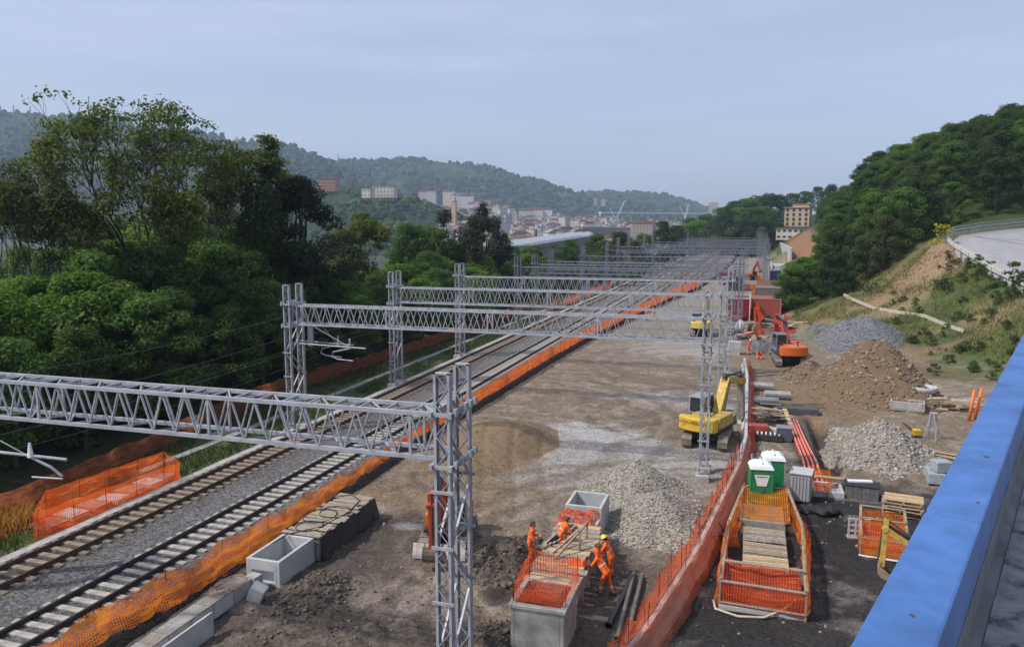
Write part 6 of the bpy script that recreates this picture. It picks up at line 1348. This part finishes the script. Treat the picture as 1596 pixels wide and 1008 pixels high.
for cname in FC:
    for v in range(2):
        w, l, h = ((22, 14, 24), (16, 14, 19))[v]
        t = thing('apartment_block', '', 'apartment block', (0, 0, -100), 0, 'apartment blocks of the distant city'); MB().box((0, 0, h / 2 - 8), (w, l, h + 16)).build('wall', FC[cname], t)
        if v: MB().box((0, 0, h + .25), (w + .8, l + .8, .5)).box((3, 2, h + 1.6), (5, 4, 2.6)).build('roof', roofs[1 + (len(BL) % 2)], t)
        else: MB().prism([(-w / 2 - .6, h), (w / 2 + .6, h), (w / 4, h + 3.2), (-w / 4, h + 3.2)], -l / 2 - .5, l / 2 + .5, 'y').build('roof', roofs[0 if cname != 'grey' else 1], t)
        BL.append([cname, v, t, kids(t), False])
def block(cname, v, px, ytop, d, rz, s, lb=None, grp='apartment blocks of the distant city'):
    e = [b for b in BL if b[0] == cname and b[1] == v][0]; h = (27.2, 21.9)[v] if v == 0 else 21.9; p = dep(px, ytop, d); z = p.z - h * s
    dd = 'the near rows' if d < 850 else ('the middle rows' if d < 1150 else 'the far rows')
    where = 'behind the dark rounded pine' if px < 790 else ('above the shed roofs' if px < 900 else ('around the steel hall' if px < 1000 else 'below the white viaduct'))
    lb = lb or '%s %s apartment block in %s %s' % (cname, 'tile roofed' if v == 0 else 'flat roofed', dd, where)
    if not e[4]:
        e[4] = True; o = e[2]; o.location = (p.x, p.y, z); o.rotation_euler = (0, 0, rz); o.scale = (s, s, s); o['label'] = lb; o['group'] = grp
    else: o = dup(e[2], (p.x, p.y, z), rz, lb, grp, s, e[3])
    return o
cn = list(FC); rc = random.Random(44)
for i in range(285):
    q = rc.random(); d = 640 + 900 * q; px = rc.uniform(690, 1098); lim = 330 + max(0, (px - 800)) * .055
    if px < 800: lim = 318 + (800 - px) * -.12 if px > 760 else 312
    yt = 367 - (367 - lim) * (q ** .55) + rc.uniform(-3, 4)
    if px > 960: yt = max(yt, 342)
    block(rc.choice(cn + ['cream', 'white', 'white', 'grey', 'cream']), rc.randint(0, 1), px, yt, d, rc.uniform(-.5, .5) + .25, rc.uniform(.55, .95))
for px, yt, d, c, s, lb in ((835, 324, 1500, 'white', 1.25, 'high white slab block standing above the city, inner one'), (820, 325, 1480, 'cream', 1.2, 'high cream slab block standing above the city'), (850, 324, 1510, 'white', 1.2, 'high white slab block standing above the city, outer one'), (700, 296, 1300, 'cream', .9, 'cream slab on the hillside above the pine'), (716, 301, 1280, 'grey', 1.1, 'grey block on the hillside above the pine'), (728, 303, 1260, 'white', .95, 'white slab on the hillside, lower down'), (672, 296, 1350, 'white', .8, 'white block highest on the hillside'), (660, 297, 1380, 'cream', .75, 'cream block highest on the hillside'), (745, 312, 1250, 'cream', .8, 'cream block on the lower hillside street'), (758, 318, 1200, 'ochre', .8, 'ochre block on the lower hillside street'), (735, 316, 1220, 'white', .6, 'small white house on the lower hillside street'), (940, 309, 2100, 'cream', .5, 'cream villa on the far ridge'), (928, 308, 2120, 'grey', .45, 'grey villa on the far ridge'), (1000, 343, 700, 'pink', .85, 'red apartment block before the viaduct'), (1012, 344, 705, 'pink', .85, 'second red apartment block before the viaduct')):
    block(c, 0, px, yt, d, .2, s, lb, None)
for b in BL:
    if not b[4]: 
        for k in b[3]: bpy.data.objects.remove(k)
        bpy.data.objects.remove(b[2])
p = dep(513, 293, 880); house('brick_building', 'brick red institute building on the knoll beside the pine', (p.x, p.y, p.z - 4), R(10), 20, 14, 14, M('brick_red', (.36, .17, .12), .9, 0, .12, .4), M('slate_roof', (.25, .22, .2), .9), 7, 4, (1.2, 1.4))
p = dep(600, 303, 900); house('villa', 'pale villa with broad roof among trees on the knoll', (p.x, p.y, p.z - 4), R(5), 26, 12, 13, M('pale_villa', (.50, .47, .40), .9, 0, .1, .4), M('villa_roof', (.33, .31, .29), .9), 6, 3, (1.2, 1.6))
p = dep(574, 303, 880); house('villa', 'smaller pale villa with arches on the knoll', (p.x, p.y, p.z - 4), R(-5), 11, 10, 10, M('pale_villa', (.50, .47, .40)), M('villa_roof', (.33, .31, .29)), 3, 2, (1.2, 1.8))
p = dep(708, 338, 600); t = thing('bell_tower', 'slim pinkish bell tower beside the dark conifers', 'tower', p); MB().box((0, 0, 3), (3.2, 3.2, 18)).build('shaft', M('tower_plaster', (.5, .36, .28), .9), t); MB().lathe((0, 0, 12), [(2.2, 0), (2.2, .4), (1.4, .8), (1.2, 2.4), (.3, 4.2), (.01, 4.6)], 10).build('cupola', M('tower_cap', (.4, .36, .33), .8), t)
# long shed with pale ribbed roofs, steel truss hall, viaduct and cranes
A, B = dep(792, 384, 270), dep(905, 367, 330)
for k in range(3):
    off = Vector((1.5, 6.6, .0)) * k * 1.1; o = thing('warehouse', ('long shed with pale roof, nearest of three', 'long shed with pale roof, middle of three', 'long shed with pale roof, farthest of three')[k], 'shed', A + off, 0, 'long pale roofed sheds')
    dv = B - A; nrm = Vector((-dv.y, dv.x, 0)).normalized() * 3.0
    MB().add([(0, 0, -.0), tuple(dv), tuple(dv + nrm + Vector((0, 0, 1.6))), tuple(nrm + Vector((0, 0, 1.6))), tuple(nrm * 2), tuple(dv + nrm * 2), (0, 0, -.3), tuple(dv - Vector((0, 0, .3)))], [(0, 1, 2, 3), (3, 2, 5, 4), (6, 7, 1, 0)]).build('roof', M('pale_metal_roof', (.46, .49, .52), .5, .2, .1, .3), o)
    MB().add([tuple(Vector((0, 0, -.4))), tuple(dv - Vector((0, 0, .4))), tuple(dv - Vector((0, 0, 12))), (0, 0, -12)], [(0, 1, 2, 3)]).build('wall', M('shed_wall', (.2, .21, .23), .8), o)
A, B = dep(900, 354, 760), dep(990, 355, 820); t = thing('steel_hall', 'long hall with zigzag steel truss in front of the city', 'hall', A); dv = B - A
MB().bar((0, 0, -5), dv + Vector((0, 0, -5)), 14, 10).build('wall', M('hall_wall', (.24, .19, .175), .8), t); m = MB(); n = 13
for k in range(n):
    a = dv * (k / n); b = dv * ((k + .5) / n); c = dv * ((k + 1) / n); e = Vector((-1, -8, 0)); m.bar(a + e, b + e + Vector((0, 0, -7)), .7).bar(b + e + Vector((0, 0, -7)), c + e, .7)
m.bar(Vector((-1, -8, .3)), dv + Vector((-1, -8, .3)), .8).bar(Vector((-1, -8, -7.3)), dv + Vector((-1, -8, -7.3)), .8).build('truss', M('hall_truss', (.5, .47, .45), .6, .2), t)
A, B = dep(935, 331.5, 1650), dep(1100, 333, 1750); t = thing('viaduct', 'white viaduct deck on slim piers crossing the far valley', 'viaduct', A); dv = B - A
MB().bar((0, 0, 0), dv, 12, 3.2).build('deck', M('white_deck', (.62, .63, .64), .6), t)
for k in (0, .12, .28, .45, .62, .8, 1): MB().box(dv * k + Vector((0, 0, -22)), (4, 3, 42)).build('pier', M('viaduct_pier', (.45, .45, .45), .8), t)
crm = M('crane_white', (.60, .60, .60), .6)
for (a, b, lb) in (((960, 342), (974, 312.5), 'white lattice crane jib leaning over the viaduct, taller one'), ((1068, 338), (1073, 318.5), 'white lattice crane at the outer end of the viaduct')):
    A, B = dep(*a, 1600), dep(*b, 1600); t = thing('crane', lb, 'crane', A, 0, 'cranes at the viaduct'); m = MB(); dv = B - A; e = Vector((1.5, 0, 0))
    for q in (-1, 1): m.bar(e * q, dv + e * q * .5, .9)
    for k in range(12): m.bar(dv * (k / 12) + e * (1 if k % 2 else -1), dv * ((k + 1) / 12) + e * (-1 if k % 2 else 1), .5)
    m.build('jib', crm, t); MB().bar((0, 0, 0), (-12, 0, 22), .9).bar((-12, 0, 22), dv, .25).bar((0, 0, 0), (0, 0, -16), 3).build('mast', crm, t)
p = dep(1112, 323, 1500); o = MB().box((0, 0, -6), (17, 14, 30)).build('concrete_tower_block', M('tan_block', (.36, .33, .28), .9), None); o.location = p; tag(o, 'lone tan block at the foot of the last hill', 'building')
# ------------------------------------------------------------------ far hills
canopy = M('far_canopy', (.022, .036, .014), .95, 0, 0, .01, c2=(.055, .08, .028), isl=.5, spec=.1)
def hills(name, prof, D, foot, seed, mat, bump, trees=(5000, 8.5), x0=None, zf=-14, depthback=1.35):
    pxs = np.linspace(prof[0][0], prof[-1][0], int((prof[-1][0] - prof[0][0]) / 1.4)); ry = np.interp(pxs, [q[0] for q in prof], [q[1] for q in prof])
    V = []; nr = 90
    for px, y in zip(pxs, ry):
        r_ = dep(px, y, D); f_ = dep(px, 355, D * foot); b_ = dep(px, 355, D * depthback); zr = r_.z
        colv = []
        for k in range(nr):
            q = k / (nr - 12)
            if q <= 1: xx = f_.x + (r_.x - f_.x) * q; yy = f_.y + (r_.y - f_.y) * q; zz = zf + (zr - zf) * (q ** 1.15)
            else: q2 = (q - 1) * 6; xx = r_.x + (b_.x - r_.x) * q2 * .2; yy = r_.y + (b_.y - r_.y) * q2 * .2; zz = zr - (zr - zf) * q2 * .25; q = 1
            colv.append((xx, yy, zz, q))
        V.append(colv)
    V = np.array(V); X, Y, Z, q = V[..., 0], V[..., 1], V[..., 2], V[..., 3]; sc_ = D / 2500
    Z = Z + (fbm(X / (260 * sc_), Y / (320 * sc_), seed, 3) - .5) * 170 * sc_ * np.sin(np.pi * np.clip(q, 0, 1)) ** .8 * bump
    Z = Z + (vn(X / 9, Y / 11, seed + 5) - .4) * 8 * min(1.2, sc_ + .35) + (vn(X / 24, Y / 26, seed + 6) - .5) * 10 * min(1, sc_)
    i = np.arange(X.size).reshape(X.shape); Q = np.stack([i[:-1, :-1], i[1:, :-1], i[1:, 1:], i[:-1, 1:]], -1).reshape(-1, 4)
    o = npmesh(name, np.stack([X, Y, Z], -1).reshape(-1, 3), Q, mat, smooth=False); o['kind'] = 'structure'
    r3 = np.random.default_rng(seed); nt_, rad_ = trees; ii = r3.integers(0, X.shape[0], nt_); jj = (r3.random(nt_) ** .7 * (nr - 8)).astype(int)
    kp = fbm(X[ii, jj] / (120 * sc_), Y[ii, jj] / (120 * sc_), seed + 9, 3) > .40; ii, jj = ii[kp], jj[kp]; sz = rad_ * r3.uniform(.5, 1.25, len(ii))
    SV, SF = stones(np.stack([X[ii, jj], Y[ii, jj], Z[ii, jj] + sz * .25], -1), sz, r3, .95)
    f_ = npmesh('forest', SV, SF, canopy); tag(f_, 'far wood covering the hills as one mass', 'forest', kind='stuff'); return o
def hillmat(name, a, b, c):
    m = bpy.data.materials.new(name); m.use_nodes = True; nt = m.node_tree; N = nt.nodes; L = nt.links; bs = N['Principled BSDF']; bs.inputs['Roughness'].default_value = .95; bs.inputs['Specular IOR Level'].default_value = .1
    tc = N.new('ShaderNodeTexCoord'); n1 = N.new('ShaderNodeTexNoise'); n1.inputs['Scale'].default_value = .012; n1.inputs['Detail'].default_value = 8; n1.inputs['Roughness'].default_value = .68; L.new(tc.outputs['Object'], n1.inputs['Vector'])
    rp = N.new('ShaderNodeValToRGB'); e = rp.color_ramp.elements; e[0].position = .36; e[0].color = (*a, 1); e[1].position = .58; e[1].color = (*b, 1); x = e.new(.70); x.color = (*c, 1); L.new(n1.outputs['Fac'], rp.inputs['Fac'])
    vo = N.new('ShaderNodeTexVoronoi'); vo.inputs['Scale'].default_value = .11; L.new(tc.outputs['Object'], vo.inputs['Vector']); sp = N.new('ShaderNodeSeparateColor'); L.new(vo.outputs['Color'], sp.inputs[0])
    mr = N.new('ShaderNodeMapRange'); mr.inputs['To Min'].default_value = .6; mr.inputs['To Max'].default_value = 1.4; L.new(sp.outputs[0], mr.inputs['Value']); vm = N.new('ShaderNodeVectorMath'); vm.operation = 'MULTIPLY'; L.new(rp.outputs['Color'], vm.inputs[0]); L.new(mr.outputs['Result'], vm.inputs[1]); L.new(vm.outputs['Vector'], bs.inputs['Base Color'])
    return m
hm = hillmat('hill_forest', (.022, .036, .014), (.04, .06, .02), (.10, .105, .05)); hk = hillmat('knoll_forest', (.018, .034, .012), (.035, .06, .018), (.07, .095, .03))
hills('hills', [(-420, 190), (-200, 165), (-60, 168), (0, 172), (30, 178), (60, 182), (90, 181), (115, 180), (150, 188), (220, 196), (300, 206), (360, 219), (400, 222), (430, 224), (450, 228), (480, 238), (505, 247), (530, 258), (560, 272), (620, 300), (700, 345)], 2300, .5, 3, hm, 1.0)
hills('hills', [(380, 290), (460, 268), (505, 256), (530, 252), (560, 250), (590, 248), (620, 245), (640, 246), (660, 251), (690, 254), (720, 256), (745, 258), (765, 261), (785, 267), (810, 277), (840, 283), (865, 291), (890, 301), (920, 316), (960, 340)], 2700, .52, 8, hm, .9)
hills('hills', [(800, 322), (850, 308), (890, 303), (920, 301), (950, 300), (985, 301), (1010, 302), (1035, 306), (1060, 310), (1085, 316), (1105, 323), (1130, 336), (1170, 352)], 3200, .55, 13, hm, .6)
hills('hills', [(300, 320), (380, 302), (440, 296), (500, 297), (530, 299), (570, 305), (610, 304), (640, 310), (670, 318), (700, 332), (740, 350)], 960, .72, 21, hk, .5, (2600, 4.2))
for px, y0, y1, d in ((527, 252, 240, 2650), (21, 176, 164, 2280), (47, 180, 166, 2280), (138, 186, 150, 2290), (879, 299, 286, 2700)):
    A, B = dep(px, y0 + 3, d), dep(px, y1, d); o = MB().bar((0, 0, 0), B - A, 2.2).build('radio_mast', M('mast_grey', (.2, .2, .22), .7), None); o.location = A; tag(o, {527: 'thin radio mast on the saddle between the hills', 21: 'thin radio mast on the far ridge by the picture edge', 47: 'second radio mast on the far ridge by the picture edge', 138: 'tall radio mast beside the tallest open tree', 879: 'small radio mast on the lowest hill'}[px], 'radio mast', 'radio masts on the ridges')
# ------------------------------------------------------------------ bridge the photo is taken from
def bvp(px, py): X, Y, u, f = ray(px, py); return Vector((X, Y, u)).normalized()
bd = bvp(1713, 309); sdv = Vector((bd.y, -bd.x, 0)).normalized()
h0 = .9
def bpt(px, py, drop):
    X, Y, u, f = ray(px, py); r_ = Vector((X, Y, u)); nrm = sdv.cross(bd).normalized(); nrm = nrm if nrm.z > 0 else -nrm
    t_ = -drop / r_.dot(nrm); return Vector((0, 0, HC)) + r_ * t_, nrm
PL, nb = bpt(1325, 1008, h0); PR, _ = bpt(1462, 1008, h0)
wL = (PL - Vector((0, 0, HC))).dot(sdv); wR = (PR - Vector((0, 0, HC))).dot(sdv)
t = thing('bridge_parapet', 'blue steel parapet beam of the bridge, faded on top', 'parapet', (0, 0, 0))
O = Vector((0, 0, HC))
def strip(name, prof, a, b, mat, par, bev=0, cuts=1):
    m = MB(); n = len(prof); rows = []
    for k in range(cuts + 1):
        s = a + (b - a) * k / cuts; rows.append([O + bd * s + sdv * w - nb * d for w, d in prof] )
    for r_ in rows: r_.append(r_[0])
    m.grid(rows); m.f.append(tuple(range(n))); m.f.append(tuple(len(m.v) - 2 - i for i in range(n)))
    return m.build(name, mat, par, bev=bev)
for k in range(5):
    strip('beam', [(wL, h0), (wR, h0), (wR, h0 + .165), (wR - .03, h0 + .2), (wL + .03, h0 + .2), (wL, h0 + .165)], -6 + k * 9.0 - .55, 3 + k * 9.0 - .56, blue, t, .008)
rb = random.Random(4)
for (a_, w_, l_, c_) in ((1.78, .55, .008, rust), (3.1, .6, .014, rust), (2.6, .8, .008, rust), (1.5, .2, .004, rust)):
    P = [O + bd * (a_ + l_ * math.cos(q * .7) * rb.uniform(.5, 1.2)) + sdv * (wL + (wR - wL) * w_ + l_ * .8 * math.sin(q * .7) * rb.uniform(.4, 1.2)) - nb * (h0 - .0008) for q in range(9)]
    MB().add(P, [tuple(range(9))]).build('paint_chip', c_, t)
m = MB()
sm = bpy.data.materials.new('stained_deck'); sm.use_nodes = True
nt = sm.node_tree; N = nt.nodes; L = nt.links; b = N['Principled BSDF']; b.inputs['Roughness'].default_value = .7; tc = N.new('ShaderNodeTexCoord')
na = N.new('ShaderNodeTexNoise'); na.inputs['Scale'].default_value = 11.; na.inputs['Detail'].default_value = 8; na.inputs['Roughness'].default_value = .65; L.new(tc.outputs['Object'], na.inputs['Vector']); rp = N.new('ShaderNodeValToRGB'); e = rp.color_ramp.elements
e[0].position = .36; e[0].color = (.05, .052, .055, 1); e[1].position = .46; e[1].color = (.20, .21, .225, 1); x = e.new(.62); x.color = (.30, .31, .325, 1); L.new(na.outputs['Fac'], rp.inputs['Fac']); L.new(rp.outputs['Color'], b.inputs['Base Color'])
bp = N.new('ShaderNodeBump'); bp.inputs['Strength'].default_value = .4; bp.inputs['Distance'].default_value = .01; L.new(na.outputs['Fac'], bp.inputs['Height']); L.new(bp.outputs['Normal'], b.inputs['Normal'])
strip('concrete_kerb', [(wL + .01, h0 + .203), (wR - .006, h0 + .203), (wR - .006, h0 + .33), (wR + .018, h0 + .335), (wR + .018, h0 + .75), (wL + .01, h0 + .75)], -6, 39, M('kerb_grey', (.17, .18, .19), .85, 0, .25, 6, bump=.2, bscale=40), t)
o = strip('bridge_deck', [(wL + .005, h0 + .752), (wR + 9, h0 + .752), (wR + 9, h0 + 1.6), (wL + .005, h0 + 1.6)], -6, 39, conc_old, None); o['kind'] = 'structure'
o = strip('pavement', [(wR + .02, h0 + .38), (wR + 1.6, h0 + .40), (wR + 1.6, h0 + .748), (wR + .02, h0 + .748)], -6, 39, sm, None); o['kind'] = 'structure'
# ------------------------------------------------------------------ air, sky and sun
hz = MB().box((-900, 2350, 205), (7600, 5000, 470)).build('haze', None, None); hz['kind'] = 'stuff'; hz['label'] = 'pale blue haze in the valley air'; hz['category'] = 'haze'
hmz = bpy.data.materials.new('haze_air'); hmz.use_nodes = True; nt = hmz.node_tree
for q in list(nt.nodes):
    if q.type != 'OUTPUT_MATERIAL': nt.nodes.remove(q)
pv = nt.nodes.new('ShaderNodeVolumePrincipled'); pv.inputs['Color'].default_value = (.58, .75, 1.0, 1); pv.inputs['Density'].default_value = .00018; pv.inputs['Anisotropy'].default_value = .0
nt.links.new(pv.outputs[0], nt.nodes['Material Output'].inputs['Volume']); hz.data.materials.append(hmz)
SUN = Vector((-.56, -.36, .75)).normalized()
sun = bpy.data.lights.new('sun', 'SUN'); sun.energy = 3.2; sun.angle = R(2.0); sun.color = (1.0, .93, .84)
so = bpy.data.objects.new('sun', sun); col.objects.link(so); so.rotation_euler = SUN.to_track_quat('Z', 'Y').to_euler()
w = bpy.data.worlds.new('World'); sc.world = w; w.use_nodes = True; nt = w.node_tree; N = nt.nodes; L = nt.links; bg = N['Background']
sky = N.new('ShaderNodeTexSky'); sky.sky_type = 'NISHITA'; sky.sun_disc = False; sky.sun_elevation = math.asin(SUN.z); sky.sun_rotation = math.atan2(SUN.x, SUN.y); sky.air_density = 1.0; sky.dust_density = 2.5; sky.ozone_density = 1.5; sky.altitude = 50
# thin cirrus veil stretched along the horizon
tc = N.new('ShaderNodeTexCoord'); mp = N.new('ShaderNodeMapping'); mp.inputs['Scale'].default_value = (1.6, 1.6, 14); L.new(tc.outputs['Generated'], mp.inputs['Vector'])
nz = N.new('ShaderNodeTexNoise'); nz.inputs['Scale'].default_value = 1.5; nz.inputs['Detail'].default_value = 6; nz.inputs['Roughness'].default_value = .55; L.new(mp.outputs['Vector'], nz.inputs['Vector'])
mr = N.new('ShaderNodeMapRange'); mr.inputs['From Min'].default_value = .38; mr.inputs['From Max'].default_value = .75; mr.inputs['To Min'].default_value = .42; mr.inputs['To Max'].default_value = .80; L.new(nz.outputs['Fac'], mr.inputs['Value'])
mx = N.new('ShaderNodeMix'); mx.data_type = 'RGBA'; L.new(mr.outputs['Result'], mx.inputs['Factor']); L.new(sky.outputs['Color'], mx.inputs[6]); mx.inputs[7].default_value = (4.5, 4.95, 6.4, 1)
L.new(mx.outputs[2], bg.inputs['Color']); bg.inputs['Strength'].default_value = .125
sc.view_settings.view_transform = 'Standard'; sc.view_settings.look = 'None'; sc.view_settings.exposure = .3; sc.view_settings.gamma = 1
sc.render.engine = 'CYCLES'; cy = sc.cycles; cy.use_denoising = True; cy.max_bounces = 5; cy.diffuse_bounces = 2; cy.glossy_bounces = 2; cy.transmission_bounces = 2; cy.transparent_max_bounces = 14; cy.volume_bounces = 0; cy.caustics_reflective = False; cy.caustics_refractive = False; cy.sample_clamp_indirect = 4
